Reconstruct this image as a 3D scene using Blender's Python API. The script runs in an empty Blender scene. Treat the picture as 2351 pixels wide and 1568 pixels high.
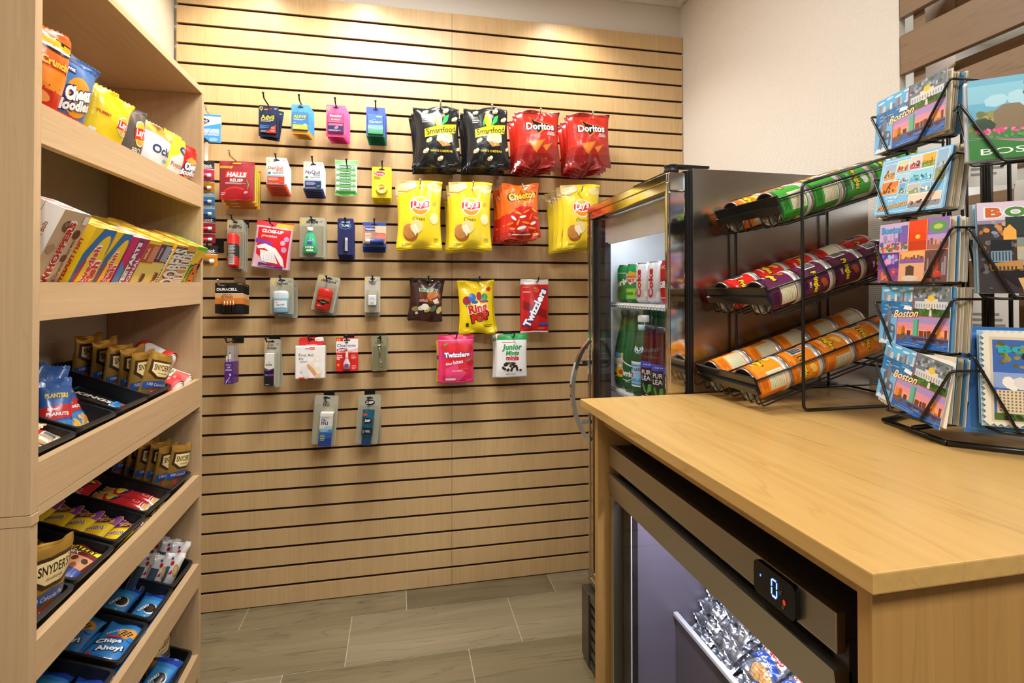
import bpy, bmesh, math, random
from mathutils import Vector, Matrix, Euler
from math import sin, cos, pi, radians as RAD
random.seed(7)
COL = bpy.context.scene.collection
V = Vector
# ------------------------------------------------------------------ camera model
FPX, YAW, PIT, ROL, CY, EYE = 1219.3, .207717, .012033, -.000879, 652.66, 1.2477
Fw = V((sin(YAW)*cos(PIT), cos(YAW)*cos(PIT), sin(PIT)))
_R = V((cos(YAW), -sin(YAW), 0)); _U = _R.cross(Fw)
Rt = _R*cos(ROL)+_U*sin(ROL); Up = -_R*sin(ROL)+_U*cos(ROL)
CAM = V((0, 0, EYE))
def at(x, y, X=None, Y=None, Z=None):
    "a point of the photograph carried out to a known plane of the room"
    d = Fw+Rt*((x-1175.5)/FPX)+Up*((CY-y)/FPX)
    s = X/d.x if X is not None else Y/d.y if Y is not None else (Z-EYE)/d.z
    return CAM+d*s
cd = bpy.data.cameras.new('camera'); cam = bpy.data.objects.new('camera', cd); COL.objects.link(cam)
cd.sensor_width = 36; cd.lens = FPX/2351*36; cd.shift_y = -(784-CY)/2351; cd.clip_start = .02
cam.matrix_world = Matrix(((Rt.x, Up.x, -Fw.x, 0), (Rt.y, Up.y, -Fw.y, 0), (Rt.z, Up.z, -Fw.z, EYE), (0, 0, 0, 1)))
bpy.context.scene.camera = cam
# ------------------------------------------------------------------ materials
def lin(h):
    h = h.lstrip('#'); h = h if len(h) == 6 else ''.join(q*2 for q in h); c = [int(h[i:i+2], 16)/255 for i in (0, 2, 4)]
    return [v/12.92 if v <= .04045 else ((v+.055)/1.055)**2.4 for v in c]+[1]
_mc = {}
def new_mat(name):
    m = bpy.data.materials.new(name); m.use_nodes = True
    nt = m.node_tree; return m, nt, nt.nodes['Principled BSDF']
def mat(h, rough=.4, metal=0, spec=.5, emit=0, bump=0, bscale=200, coat=0):
    k = (h, rough, metal, spec, emit, bump, bscale, coat)
    if k in _mc: return _mc[k]
    m, nt, b = new_mat('paint_'+h.strip('#'))
    b.inputs['Base Color'].default_value = lin(h); b.inputs['Roughness'].default_value = rough
    b.inputs['Metallic'].default_value = metal; b.inputs['Specular IOR Level'].default_value = spec
    b.inputs['Coat Weight'].default_value = coat
    if emit: b.inputs['Emission Color'].default_value = lin(h); b.inputs['Emission Strength'].default_value = emit
    if bump:
        n = nt.nodes.new('ShaderNodeTexNoise'); n.inputs['Scale'].default_value = bscale; n.inputs['Detail'].default_value = 3
        tc = nt.nodes.new('ShaderNodeTexCoord'); nt.links.new(tc.outputs['Object'], n.inputs['Vector'])
        bp = nt.nodes.new('ShaderNodeBump'); bp.inputs['Strength'].default_value = bump; bp.inputs['Distance'].default_value = .002
        nt.links.new(n.outputs[0], bp.inputs['Height']); nt.links.new(bp.outputs[0], b.inputs['Normal'])
    _mc[k] = m; return m
def foil(h): return mat(h, .21, .0, .7, 0, .35, 45)
def paper(h): return mat(h, .45, 0, .4)
def gloss(h): return mat(h, .18, 0, .5)
def wood(name, c1, c2, c3, axis='Z', rough=.35, fine=1.0, seed=0, streak=.5):
    m, nt, b = new_mat(name); N = nt.nodes.new; L = nt.links.new
    tc = N('ShaderNodeTexCoord'); mp = N('ShaderNodeMapping'); L(tc.outputs['Object'], mp.inputs[0])
    sc = {'X': (.5, 7, 7), 'Y': (7, .5, 7), 'Z': (7, 7, .5)}[axis]
    mp.inputs['Scale'].default_value = [s*fine for s in sc]; mp.inputs['Location'].default_value = (seed*3.1, seed*1.7, seed*2.3)
    n1 = N('ShaderNodeTexNoise'); n1.inputs['Scale'].default_value = 2.2; n1.inputs['Detail'].default_value = 4; n1.inputs['Distortion'].default_value = .6
    L(mp.outputs[0], n1.inputs['Vector'])
    mp2 = N('ShaderNodeMapping'); L(tc.outputs['Object'], mp2.inputs[0])
    sc2 = {'X': (1.2, 60, 60), 'Y': (60, 1.2, 60), 'Z': (60, 60, 1.2)}[axis]; mp2.inputs['Scale'].default_value = [s*fine for s in sc2]
    n2 = N('ShaderNodeTexNoise'); n2.inputs['Scale'].default_value = 2.5; n2.inputs['Detail'].default_value = 5; L(mp2.outputs[0], n2.inputs['Vector'])
    # cathedral lines: thin bands out of a stretched wave of noise
    mth = N('ShaderNodeMath'); mth.operation = 'MULTIPLY'; mth.inputs[1].default_value = 9; L(n1.outputs[0], mth.inputs[0])
    fr = N('ShaderNodeMath'); fr.operation = 'PINGPONG'; fr.inputs[1].default_value = .5; L(mth.outputs[0], fr.inputs[0])
    lr = N('ShaderNodeValToRGB'); lr.color_ramp.elements[0].position = 0; lr.color_ramp.elements[0].color = (1, 1, 1, 1)
    lr.color_ramp.elements[1].position = .10; lr.color_ramp.elements[1].color = (0, 0, 0, 1); L(fr.outputs[0], lr.inputs[0])
    mx = N('ShaderNodeMix'); mx.data_type = 'RGBA'; L(n1.outputs[0], mx.inputs[0]); mx.inputs[6].default_value = lin(c1); mx.inputs[7].default_value = lin(c2)
    ml = N('ShaderNodeMath'); ml.operation = 'MULTIPLY'; L(lr.outputs[0], ml.inputs[0]); 
    r2 = N('ShaderNodeMapRange'); r2.inputs[1].default_value = .35; r2.inputs[2].default_value = .75; r2.inputs[3].default_value = 0; r2.inputs[4].default_value = streak; L(n2.outputs[0], r2.inputs[0])
    L(r2.outputs[0], ml.inputs[1])
    mx2 = N('ShaderNodeMix'); mx2.data_type = 'RGBA'; L(ml.outputs[0], mx2.inputs[0]); L(mx.outputs[2], mx2.inputs[6]); mx2.inputs[7].default_value = lin(c3)
    mx3 = N('ShaderNodeMix'); mx3.data_type = 'RGBA'; mx3.blend_type = 'MULTIPLY'; mx3.inputs[0].default_value = .35
    rr = N('ShaderNodeMapRange'); rr.inputs[1].default_value = .3; rr.inputs[2].default_value = .7; rr.inputs[3].default_value = .72; rr.inputs[4].default_value = 1.1; L(n2.outputs[0], rr.inputs[0])
    L(mx2.outputs[2], mx3.inputs[6]); L(rr.outputs[0], mx3.inputs[7]); L(mx3.outputs[2], b.inputs['Base Color'])
    b.inputs['Roughness'].default_value = rough; b.inputs['Specular IOR Level'].default_value = .45
    return m
def wallcover(name, h, rough=.85):
    m, nt, b = new_mat(name); N = nt.nodes.new; L = nt.links.new
    tc = N('ShaderNodeTexCoord'); b.inputs['Roughness'].default_value = rough; b.inputs['Specular IOR Level'].default_value = .25
    mp = N('ShaderNodeMapping'); mp.inputs['Scale'].default_value = (90, 90, 260); L(tc.outputs['Object'], mp.inputs[0])
    n = N('ShaderNodeTexNoise'); n.inputs['Scale'].default_value = 2; n.inputs['Detail'].default_value = 2; L(mp.outputs[0], n.inputs['Vector'])
    w = N('ShaderNodeTexWave'); w.bands_direction = 'Z'; w.inputs['Scale'].default_value = 55; w.inputs['Distortion'].default_value = 1.2; w.inputs['Detail Scale'].default_value = 6; L(tc.outputs['Object'], w.inputs['Vector'])
    a = N('ShaderNodeMath'); a.operation = 'ADD'; L(n.outputs[0], a.inputs[0]); L(w.outputs[1], a.inputs[1])
    bp = N('ShaderNodeBump'); bp.inputs['Strength'].default_value = .22; bp.inputs['Distance'].default_value = .0016; L(a.outputs[0], bp.inputs['Height']); L(bp.outputs[0], b.inputs['Normal'])
    mx = N('ShaderNodeMix'); mx.data_type = 'RGBA'; c = lin(h); mx.inputs[6].default_value = [v*.9 for v in c[:3]]+[1]; mx.inputs[7].default_value = [min(1, v*1.06) for v in c[:3]]+[1]
    L(n.outputs[0], mx.inputs[0]); L(mx.outputs[2], b.inputs['Base Color']); return m
def steel(name, h, rough, axis=(1, 1, 90), b_s=.12):
    m, nt, b = new_mat(name); N = nt.nodes.new; L = nt.links.new
    tc = N('ShaderNodeTexCoord'); mp = N('ShaderNodeMapping'); mp.inputs['Scale'].default_value = axis; L(tc.outputs['Object'], mp.inputs[0])
    n = N('ShaderNodeTexNoise'); n.inputs['Scale'].default_value = 12; n.inputs['Detail'].default_value = 4; L(mp.outputs[0], n.inputs['Vector'])
    bp = N('ShaderNodeBump'); bp.inputs['Strength'].default_value = b_s; bp.inputs['Distance'].default_value = .0008; L(n.outputs[0], bp.inputs['Height']); L(bp.outputs[0], b.inputs['Normal'])
    b.inputs['Base Color'].default_value = lin(h); b.inputs['Metallic'].default_value = 1; b.inputs['Roughness'].default_value = rough; return m
def clear(name, tint, amount=.86, rough=.08, mx_=.5):
    m = bpy.data.materials.new(name); m.use_nodes = True; nt = m.node_tree; nt.nodes.clear(); N = nt.nodes.new; L = nt.links.new
    o = N('ShaderNodeOutputMaterial'); mx = N('ShaderNodeMixShader'); t = N('ShaderNodeBsdfTransparent'); g = N('ShaderNodeBsdfGlossy')
    t.inputs[0].default_value = lin(tint); g.inputs['Roughness'].default_value = rough; lw = N('ShaderNodeLayerWeight'); lw.inputs[0].default_value = .35
    mr = N('ShaderNodeMapRange'); mr.inputs[3].default_value = 1-amount; mr.inputs[4].default_value = mx_; L(lw.outputs['Facing'], mr.inputs[0])
    pw = N('ShaderNodeMath'); pw.operation = 'POWER'; pw.inputs[1].default_value = 1.6; L(mr.outputs[0], pw.inputs[0]); L(pw.outputs[0], mx.inputs[0])
    L(t.outputs[0], mx.inputs[1]); L(g.outputs[0], mx.inputs[2]); L(mx.outputs[0], o.inputs[0]); return m
CLEAR = clear('clear_plastic', '#f6f5f2', .97, .10, .4)
PANE = clear('glass_pane', '#f4f6f8', .97, .02, .22)
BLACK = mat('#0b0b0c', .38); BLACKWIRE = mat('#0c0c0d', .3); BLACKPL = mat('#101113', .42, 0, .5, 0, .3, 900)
CHROME = mat('#d8d6d2', .14, 1); WHITE = mat('#efefec', .4)
# ------------------------------------------------------------------ mesh builder
class M:
    def __init__(s): s.v = []; s.f = []; s.m = []; s.mats = []; s.sm = []
    def mi(s, m):
        if m not in s.mats: s.mats.append(m)
        return s.mats.index(m)
    def add(s, vs, fs, m, sm=False, X=None):
        b = len(s.v); s.v += [tuple(X @ V(v)) if X else tuple(v) for v in vs]; i = s.mi(m)
        for f in fs: s.f.append([b+k for k in f]); s.m.append(i); s.sm.append(sm)
        return s
    def box(s, x0, x1, y0, y1, z0, z1, m, X=None, bev=0):
        if bev:
            bm = bmesh.new(); bmesh.ops.create_cube(bm, size=1)
            bmesh.ops.transform(bm, matrix=Matrix.Translation(((x0+x1)/2, (y0+y1)/2, (z0+z1)/2)) @ Matrix.Diagonal((abs(x1-x0), abs(y1-y0), abs(z1-z0), 1)), verts=bm.verts)
            bmesh.ops.bevel(bm, geom=bm.edges[:], offset=bev, segments=2, affect='EDGES', profile=.6); bm.verts.index_update()
            s.add([v.co[:] for v in bm.verts], [[v.index for v in f.verts] for f in bm.faces], m, False, X); bm.free(); return s
        vs = [(x, y, z) for x in (x0, x1) for y in (y0, y1) for z in (z0, z1)]
        return s.add(vs, [(0, 1, 3, 2), (4, 6, 7, 5), (0, 4, 5, 1), (2, 3, 7, 6), (0, 2, 6, 4), (1, 5, 7, 3)], m, False, X)
    def prism(s, poly, y0, y1, m, X=None):
        "poly in x,z ; extruded along y"
        n = len(poly); vs = [(p[0], y0, p[1]) for p in poly]+[(p[0], y1, p[1]) for p in poly]
        return s.add(vs, [list(range(n)), list(range(2*n-1, n-1, -1))]+[(i, i+n, (i+1) % n+n, (i+1) % n) for i in range(n)], m, False, X)
    def tube(s, pts, r, m, seg=8, X=None, caps=True):
        pts = [V(p) for p in pts]; n = len(pts); vs = []; up = None
        for i, p in enumerate(pts):
            t = (pts[min(i+1, n-1)]-pts[max(i-1, 0)]).normalized()
            if up is None: up = V((0, 0, 1)) if abs(t.z) < .9 else V((1, 0, 0))
            a = (up-t*up.dot(t)).normalized(); up = a; b = t.cross(a)
            vs += [p+(a*cos(2*pi*k/seg)+b*sin(2*pi*k/seg))*r for k in range(seg)]
        fs = [(i*seg+k, i*seg+(k+1) % seg, (i+1)*seg+(k+1) % seg, (i+1)*seg+k) for i in range(n-1) for k in range(seg)]
        if caps: fs += [list(range(seg))[::-1], [(n-1)*seg+k for k in range(seg)]]
        return s.add(vs, fs, m, True, X)
    def lathe(s, prof, m, seg=24, X=None, sm=True, sx=1, sy=1):
        "prof: (r,z) pairs round the z axis; m one material or a list per band"
        n = len(prof); vs = [(r*cos(2*pi*k/seg)*sx, r*sin(2*pi*k/seg)*sy, z) for r, z in prof for k in range(seg)]
        for i in range(n-1):
            mm = m[i] if isinstance(m, list) else m
            b = [(i*seg+k, i*seg+(k+1) % seg, (i+1)*seg+(k+1) % seg, (i+1)*seg+k) for k in range(seg)]
            if i == 0: base = len(s.v); s.v += [tuple(X @ V(v)) if X else v for v in vs]
            for f in b: s.f.append([base+q for q in f]); s.m.append(s.mi(mm)); s.sm.append(sm)
        return s
    def obj(s, name, parent=None, loc=None, merge=0):
        me = bpy.data.meshes.new(name); me.from_pydata(s.v, [], s.f)
        for m in s.mats: me.materials.append(m)
        me.polygons.foreach_set('material_index', s.m); me.polygons.foreach_set('use_smooth', s.sm)
        bm = bmesh.new(); bm.from_mesh(me)
        if merge: bmesh.ops.remove_doubles(bm, verts=bm.verts, dist=merge)
        if not getattr(s, 'norecalc', 0): bmesh.ops.recalc_face_normals(bm, faces=bm.faces)
        bm.to_mesh(me); bm.free(); me.update()
        o = bpy.data.objects.new(name, me); COL.objects.link(o)
        if parent: o.parent = parent
        if loc: o.location = loc
        return o
def tag(o, label, cat, group=None, kind=None):
    if label: o['label'] = label
    if cat: o['category'] = cat
    if group: o['group'] = group
    if kind: o['kind'] = kind
    return o
def thing(name, label, cat, group=None, loc=(0, 0, 0)):
    o = bpy.data.objects.new(name, None); COL.objects.link(o); o.location = loc; o.empty_display_size = .02
    return tag(o, label, cat, group)
def struct(o): o['kind'] = 'structure'; return o
def dup(o, M4=None, label=None, group=None):
    c = o.copy(); COL.objects.link(c)
    for ch in o.children:
        d = ch.copy(); COL.objects.link(d); d.parent = c
        for g in ch.children:
            e = g.copy(); COL.objects.link(e); e.parent = d
    if M4 is not None: c.matrix_world = M4
    if label: c['label'] = label
    if group: c['group'] = group
    return c
def frame(loc, normal, up=(0, 0, 1), roll=0):
    "local -Y looks along normal, local Z along up"
    n = V(normal).normalized(); u = V(up); u = (u-n*u.dot(n)).normalized(); y = -n; x = y.cross(u)
    m = Matrix((( x.x, y.x, u.x, loc[0]), (x.y, y.y, u.y, loc[1]), (x.z, y.z, u.z, loc[2]), (0, 0, 0, 1)))
    return m @ Matrix.Rotation(roll, 4, 'Y')
# ------------------------------------------------------------------ printed artwork as real geometry lying on a surface
_tc = {}
def text_geo(body, bold, shear):
    k = (body, round(bold, 4), shear)
    if k in _tc: return _tc[k]
    cu = bpy.data.curves.new('lettering', 'FONT'); cu.body = body; cu.offset = bold; cu.shear = shear; cu.resolution_u = 3; cu.align_x = 'CENTER'; cu.space_line = .85; cu.space_character = 1+bold*1.2
    o = bpy.data.objects.new('lettering', cu); COL.objects.link(o)
    dg = bpy.context.evaluated_depsgraph_get(); dg.update(); ev = o.evaluated_get(dg); me = ev.to_mesh()
    vs = [(v.co.x, v.co.y) for v in me.vertices]; fs = [list(p.vertices) for p in me.polygons]; ev.to_mesh_clear()
    bpy.data.objects.remove(o); bpy.data.curves.remove(cu)
    _tc[k] = (vs, fs); return _tc[k]
def R(x0, y0, x1, y1, c): return ('p', [(x0, y0), (x1, y0), (x1, y1), (x0, y1)], c)
def P(pts, c): return ('p', pts, c)
def E(cx, cy, rx, ry, c, rot=0, n=20): return ('e', cx, cy, rx, ry, c, rot, n)
def T(t, cx, cy, w, c, rot=0, shear=0, bold=.015, h=None, out=None, ow=.03): return ('t', t, cx, cy, w, c, rot, shear, bold, h, out, ow)
def TINY(x0, y0, x1, y1, n, c):
    out = []; st = (y1-y0)/n
    for i in range(n): out.append(R(x0, y0+st*i, x0+(x1-x0)*(.72+.28*((i*37 % 10)/10)), y0+st*(i+.42), c))
    return out
def BAR(x0, y0, x1, y1, n=14, vert=False):
    out = [R(x0, y0, x1, y1, '#f3f1ea')]; k = random.Random(n)
    for i in range(n):
        a = i/n+.02; b = a+.6/n*k.uniform(.4, 1.4)
        out.append(R(x0+(x1-x0)*(.06+.88*a), y0+(y1-y0)*.2, x0+(x1-x0)*(.06+.88*b), y0+(y1-y0)*.92, '#1c1a18') if not vert else R(x0+(x1-x0)*.2, y0+(y1-y0)*(.06+.88*a), x0+(x1-x0)*.92, y0+(y1-y0)*(.06+.88*b), '#1c1a18'))
    return out
def STAR(cx, cy, r1, r2, n, c, asp=1): return P([(cx+(r1 if i % 2 == 0 else r2)*cos(pi*i/n+pi/2), cy+asp*(r1 if i % 2 == 0 else r2)*sin(pi*i/n+pi/2)) for i in range(2*n)], c)
def flat(l):
    o = []
    for d in l:
        if isinstance(d, list): o += flat(d)
        else: o.append(d)
    return o
def art(mb, decals, W, H, place, fin=paper, gx=None, gz=None, clip=True, eps=.00025):
    if gx is not None and gz is not None: eps *= 1.5
    "lay decals (fractions of W x H, y up from the bottom) on a surface place(x, z, height) -> point"
    lay = 0; decals = flat(decals); NL = len(decals)*1.35+2; EST = eps*.45*min(1, (9 if gx is None else 14)/NL)
    for d in decals:
        jobs = []
        if d[0] == 'p': jobs.append(([(x*W, y*H) for x, y in d[1]], None, d[2]))
        elif d[0] == 'e':
            _, cx, cy, rx, ry, c, rot, n = d; a = RAD(rot); pts = []
            for i in range(n):
                x = rx*W*cos(2*pi*i/n); y = ry*H*sin(2*pi*i/n); pts.append((cx*W+x*cos(a)-y*sin(a), cy*H+x*sin(a)+y*cos(a)))
            jobs.append((pts, None, c))
        else:
            _, t, cx, cy, w, c, rot, sh, bo, h, out, ow = d; a = RAD(rot)
            v0, f0 = text_geo(t, bo, sh)
            xs = [q[0] for q in v0]; ys = [q[1] for q in v0]; mx_, my = (min(xs)+max(xs))/2, (min(ys)+max(ys))/2
            k = w*W/(max(xs)-min(xs)); kz = k if h is None else h*H/(max(ys)-min(ys))
            for cc, bb in ([(out, bo+ow)] if out else [])+[(c, bo)]:
                vv, ff = text_geo(t, bb, sh); xs2 = [q[0] for q in vv]; ox = (min(xs2)+max(xs2))/2-mx_ if bb != bo else 0
                pts = []
                for x, y in vv:
                    x = (x-mx_-ox)*k; y = (y-my)*kz; pts.append((cx*W+x*cos(a)-y*sin(a), cy*H+x*sin(a)+y*cos(a)))
                jobs.append((pts, ff, cc))
        for pts, ff, c in jobs:
            lay += 1
            bm = bmesh.new(); vs = [bm.verts.new((x, y, 0)) for x, y in pts]
            for f in (ff or [range(len(vs))]):
                try: bm.faces.new([vs[i] for i in f])
                except ValueError: pass
            if clip:
                for co, no in (((0, 0, 0), (-1, 0, 0)), ((W, 0, 0), (1, 0, 0)), ((0, 0, 0), (0, -1, 0)), ((0, H, 0), (0, 1, 0))):
                    bmesh.ops.bisect_plane(bm, geom=bm.verts[:]+bm.edges[:]+bm.faces[:], dist=1e-7, plane_co=co, plane_no=no, clear_outer=True)
            if not bm.faces: bm.free(); continue
            for cuts, ax in ((gx, 0), (gz, 1)):
                if cuts:
                    lo = min(v.co[ax] for v in bm.verts); hi = max(v.co[ax] for v in bm.verts)
                    for q in cuts:
                        if lo+1e-5 < q < hi-1e-5:
                            bmesh.ops.bisect_plane(bm, geom=bm.verts[:]+bm.edges[:]+bm.faces[:], dist=1e-7, plane_co=(q, 0, 0) if ax == 0 else (0, q, 0), plane_no=(1, 0, 0) if ax == 0 else (0, 1, 0))
            bm.verts.index_update()
            mm = c if not isinstance(c, str) else fin(c)
            fs = []
            for f in bm.faces:
                l = [v.index for v in f.verts]
                if f.normal.z < 0: l.reverse()
                fs.append(l)
            mb.add([place(v.co.x, v.co.y, eps+EST*lay) for v in bm.verts], fs, mm, gx is not None); bm.free()
    return mb
# ------------------------------------------------------------------ product bodies (local: X right, front looks -Y, Z up, centred)
def bag(name, W, H, D, base, decals, seed=1, fin=foil, back=None, seal=.055, wr=1.0, zig=True, bottom=None, pinch=.06, flat_bottom=0, nx=16, nz=22, top=None, parent=None, crump=0):
    rnd = random.Random(seed); ph = [rnd.uniform(0, 6.28) for _ in range(8)]; A = [rnd.uniform(.5, 1) for _ in range(8)]
    s2 = bottom if bottom is not None else seal
    def thick(u, v):
        if v < s2*.5 and not flat_bottom or v > 1-seal*.5: return .0006
        t = (v-s2*.5)/(1-seal*.5-s2*.5)
        t = max(0, min(1, t)); 
        pz = (sin(pi*t)**.55 if not flat_bottom else min(1, ((1-t)/.35))**.6*min(1, .55+t*3))
        pu = max(0, 1-abs(u)**2.6)**.75
        w = D/2*pz*pu
        edge = 1-min(1, min(t, 1-t)/.3)
        w += wr*D*.07*pu*(A[0]*sin(7*u+ph[0]+3*t)*edge+A[1]*sin(11*u+ph[1])*edge*.7+.5*A[2]*sin(5*t*3+4*u+ph[2])*(.35+.65*edge)+.35*A[3]*abs(sin(6*u-5*t+ph[3])))
        if crump: w += crump*D*pu*(abs(sin(13*u+ph[4]+9*t))*abs(sin(17*t-6*u+ph[5]))+.6*abs(sin(23*u-8*t+ph[6]))*abs(sin(11*t+5*u+ph[7]))-.5)
        return max(.0007, w)
    def half(v):
        k = 1-pinch*sin(pi*max(0, min(1, (v-.02)/.96)))**.8
        return W/2*k
    def wave(u, v):
        e = max(0, (v-.9)/.1); e2 = max(0, (.1-v)/.1)
        return wr*D*.16*(e*sin(4.2*u+ph[4])+(0 if flat_bottom else e2*sin(4.7*u+ph[5])))
    def zed(u, v):
        z = -H/2+H*v+wr*H*.010*((v > .9)*sin(3*u+ph[6])*(v-.9)/.1+(v < .1)*sin(3.3*u+ph[7])*(.1-v)/.1)
        return z
    xs = [-1+2*i/nx for i in range(nx+1)]; xs = [x*(1.25-.25*abs(x)) if abs(x) < 1 else x for x in xs]; xs = [max(-1, min(1, x)) for x in xs]
    vz = sorted(set([0, s2*.5, s2*.75, 1-seal*.75, 1-seal*.5, 1]+[s2+(1-seal-s2)*i/nz for i in range(nz+1)]))
    def pt(u, v, sgn, off=0):
        w = thick(u, v); return (u*half(v), wave(u, v)+(-w-off if sgn < 0 else w), zed(u, v))
    g = M(); n1 = len(xs); n2 = len(vz)
    fr = [pt(u, v, -1) for v in vz for u in xs]; bk = [pt(u, v, 1) for v in vz for u in xs]
    q = [(j*n1+i, j*n1+i+1, (j+1)*n1+i+1, (j+1)*n1+i) for j in range(n2-1) for i in range(n1-1)]
    b = fin(base) if isinstance(base, str) else base
    g.norecalc = 1
    g.add(fr, q, b, True); g.add(bk, [f[::-1] for f in q], fin(back) if back else b, True)
    # rim between the two sheets
    k0 = 0; k1 = n1*n2; rim = []
    for j in range(n2-1):
        rim.append((k0+j*n1, k0+(j+1)*n1, k1+(j+1)*n1, k1+j*n1)); rim.append((k0+(j+1)*n1-1, k1+(j+1)*n1-1, k1+(j+2)*n1-1, k0+(j+2)*n1-1))
    for i in range(n1-1):
        rim.append((k0+i, k1+i, k1+i+1, k0+i+1)); a = (n2-1)*n1; rim.append((k0+a+i, k0+a+i+1, k1+a+i+1, k1+a+i))
    for f in rim: g.f.append(list(f)); g.m.append(g.mi(b)); g.sm.append(False)
    if zig:     # sawtooth cut along both seals
        nt = int(W/.006); dz = .003
        for v, sg in ((1, 1), (0, -1)):
            if v == 0 and flat_bottom: continue
            for i in range(nt):
                u0 = -1+2*i/nt; u1 = -1+2*(i+1)/nt; p0 = pt(u0, v, -1); p1 = pt(u1, v, -1); pm = pt((u0+u1)/2, v, -1)
                pm = (pm[0], pm[1]+.0005, pm[2]+sg*dz); g.add([p0, p1, pm, (pm[0], pm[1]+.001, pm[2]), (p0[0], p0[1]+.0012, p0[2]), (p1[0], p1[1]+.0012, p1[2])], [(0, 1, 2), (5, 4, 3)], b)
    # crimp lines of the seals
    sd = []
    top_c = top or None
    if top_c: sd.append(R(0, 1-seal, 1, 1, top_c))
    def place(x, z, off):
        u = max(-1, min(1, (x/W)*2-1)); v = max(0, min(1, z/H)); return interp(u, v, off)
    import bisect as bs
    def interp(u, v, off):
        i = min(n1-2, max(0, bs.bisect_right(xs, u)-1)); j = min(n2-2, max(0, bs.bisect_right(vz, v)-1))
        a = (u-xs[i])/(xs[i+1]-xs[i]); c = (v-vz[j])/(vz[j+1]-vz[j])
        p = [V(fr[(j+dj)*n1+i+di]) for dj in (0, 1) for di in (0, 1)]
        r = p[0]*(1-a)*(1-c)+p[1]*a*(1-c)+p[2]*(1-a)*c+p[3]*a*c
        return (r.x, r.y-off, r.z)
    art(g, sd+decals, W, H, place, fin, [(x+1)/2*W for x in xs], [z*H for z in vz])
    return g.obj(name, parent)
def rrect(W, H, r, n=4):
    out = []
    for cx, cz, a0 in ((W/2-r, H/2-r, 0), (-W/2+r, H/2-r, 90), (-W/2+r, -H/2+r, 180), (W/2-r, -H/2+r, 270)):
        for i in range(n+1): a = RAD(a0+90*i/n); out.append((cx+r*cos(a), cz+r*sin(a)))
    return out
def sheet(name, W, H, th, base, decals, r=.004, hole=True, parent=None, fin=paper, poly=None, edge=None):
    g = M(); p = poly or rrect(W, H, r)
    g.prism(p, 0, th, base if not isinstance(base, str) else fin(base))
    d = list(decals)
    if hole: d.append(R(.36, 1-.012/H, .64, 1-.007/H, '#17161a')); d.append(E(.5, 1-.0085/H, .0045/W, .0045/H, '#17161a'))
    art(g, d, W, H, lambda x, z, o: (x-W/2, -o, z-H/2), fin)
    return g.obj(name, parent)
def carton(name, W, H, D, base, decals, side=None, sided=None, topc=None, parent=None, fin=paper, loc=None, bev=.0008, topd=None):
    "front face at y = -D, back at y = 0"
    g = M(); g.box(-W/2, W/2, -D, 0, -H/2, H/2, fin(base) if isinstance(base, str) else base, bev=bev)
    art(g, decals, W, H, lambda x, z, o: (x-W/2, -D-o, z-H/2), fin)
    for s in (-1, 1):
        if side or sided: art(g, ([R(0, 0, 1, 1, side)] if side else [])+(sided or []), D, H, (lambda x, z, o: (-W/2-o, -x, z-H/2)) if s < 0 else (lambda x, z, o: (W/2+o, -D+x, z-H/2)), fin)
    if topc or topd: art(g, ([R(0, 0, 1, 1, topc)] if topc else [])+(topd or []), W, D, lambda x, z, o: (x-W/2, -D+z, H/2+o), fin)
    return g.obj(name, parent, loc)
def shell(name, W, H, D, parent, loc, m=None, r=.006):
    "open-backed clear blister bulge"
    g = M(); p0 = rrect(W, H, r); p1 = rrect(W*.94, H*.95, r*.9); p2 = rrect(W*.90, H*.92, r*.8); n = len(p0)
    vs = [(x, 0, z) for x, z in p0]+[(x, -D*.8, z) for x, z in p1]+[(x, -D, z) for x, z in p2]
    fs = [(k*n+i, k*n+(i+1) % n, (k+1)*n+(i+1) % n, (k+1)*n+i) for k in (0, 1) for i in range(n)]+[[2*n+i for i in range(n)]]
    g.add(vs, fs, m or CLEAR, False); return g.obj(name, parent, loc)
def cyl_art(g, decals, r, H, z0, arc, fin=gloss, X=None, a0=-90, seg=40):
    "decals wrapped on a cylinder round z; arc metres wide, centred on angle a0"
    W = arc
    def pl(x, z, o):
        a = RAD(a0)+(x-W/2)/r; rr = r+o; p = V((rr*cos(a), rr*sin(a), z0+z)); return X @ p if X else p
    n = max(6, int(W/(2*pi*r)*seg)); art(g, decals, W, H, pl, fin, [W*i/n for i in range(1, n)], None)
# =================================================================== ROOM
YW = 2.269                                   # front face of the slatwall
maple = wood('maple_laminate', '#d1b385', '#c3a06f', '#96703f', 'Z', .32, 1, 1, .45)
mapleY = wood('maple_laminate_lengthwise', '#ceaf88', '#bf9c72', '#987248', 'Y', .36, 1, 2, .4)
mapleI = wood('maple_upright', '#c9ac86', '#bb9a72', '#98734a', 'Z', .38, 1, 3, .35)
cmaple = wood('honey_maple_counter', '#c6a264', '#b78f50', '#8c6632', 'Y', .30, .6, 4, .6)
cmapleZ = wood('honey_maple_panel', '#b38a50', '#a47a42', '#7a5426', 'Z', .4, .8, 5, .5)
mdf = mat('#4a2f1c', .8)
cover = wallcover('woven_wallcover', '#d9d3ca'); coverL = wallcover('woven_wallcover_shelf', '#c9bda8')
def room_box(name, *b, m):
    return struct(M().box(*b, m).obj(name))
room_box('wall_back', -1.0, 1.42, 2.2885, 2.40, 0, 2.70, m=cover)
room_box('wall_left', -.97, -.862, -1.6, 2.2885, 0, 2.70, m=coverL)
room_box('wall_right', 1.3026, 1.322, 1.166, 2.2885, 0, 2.593, m=cover)
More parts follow.
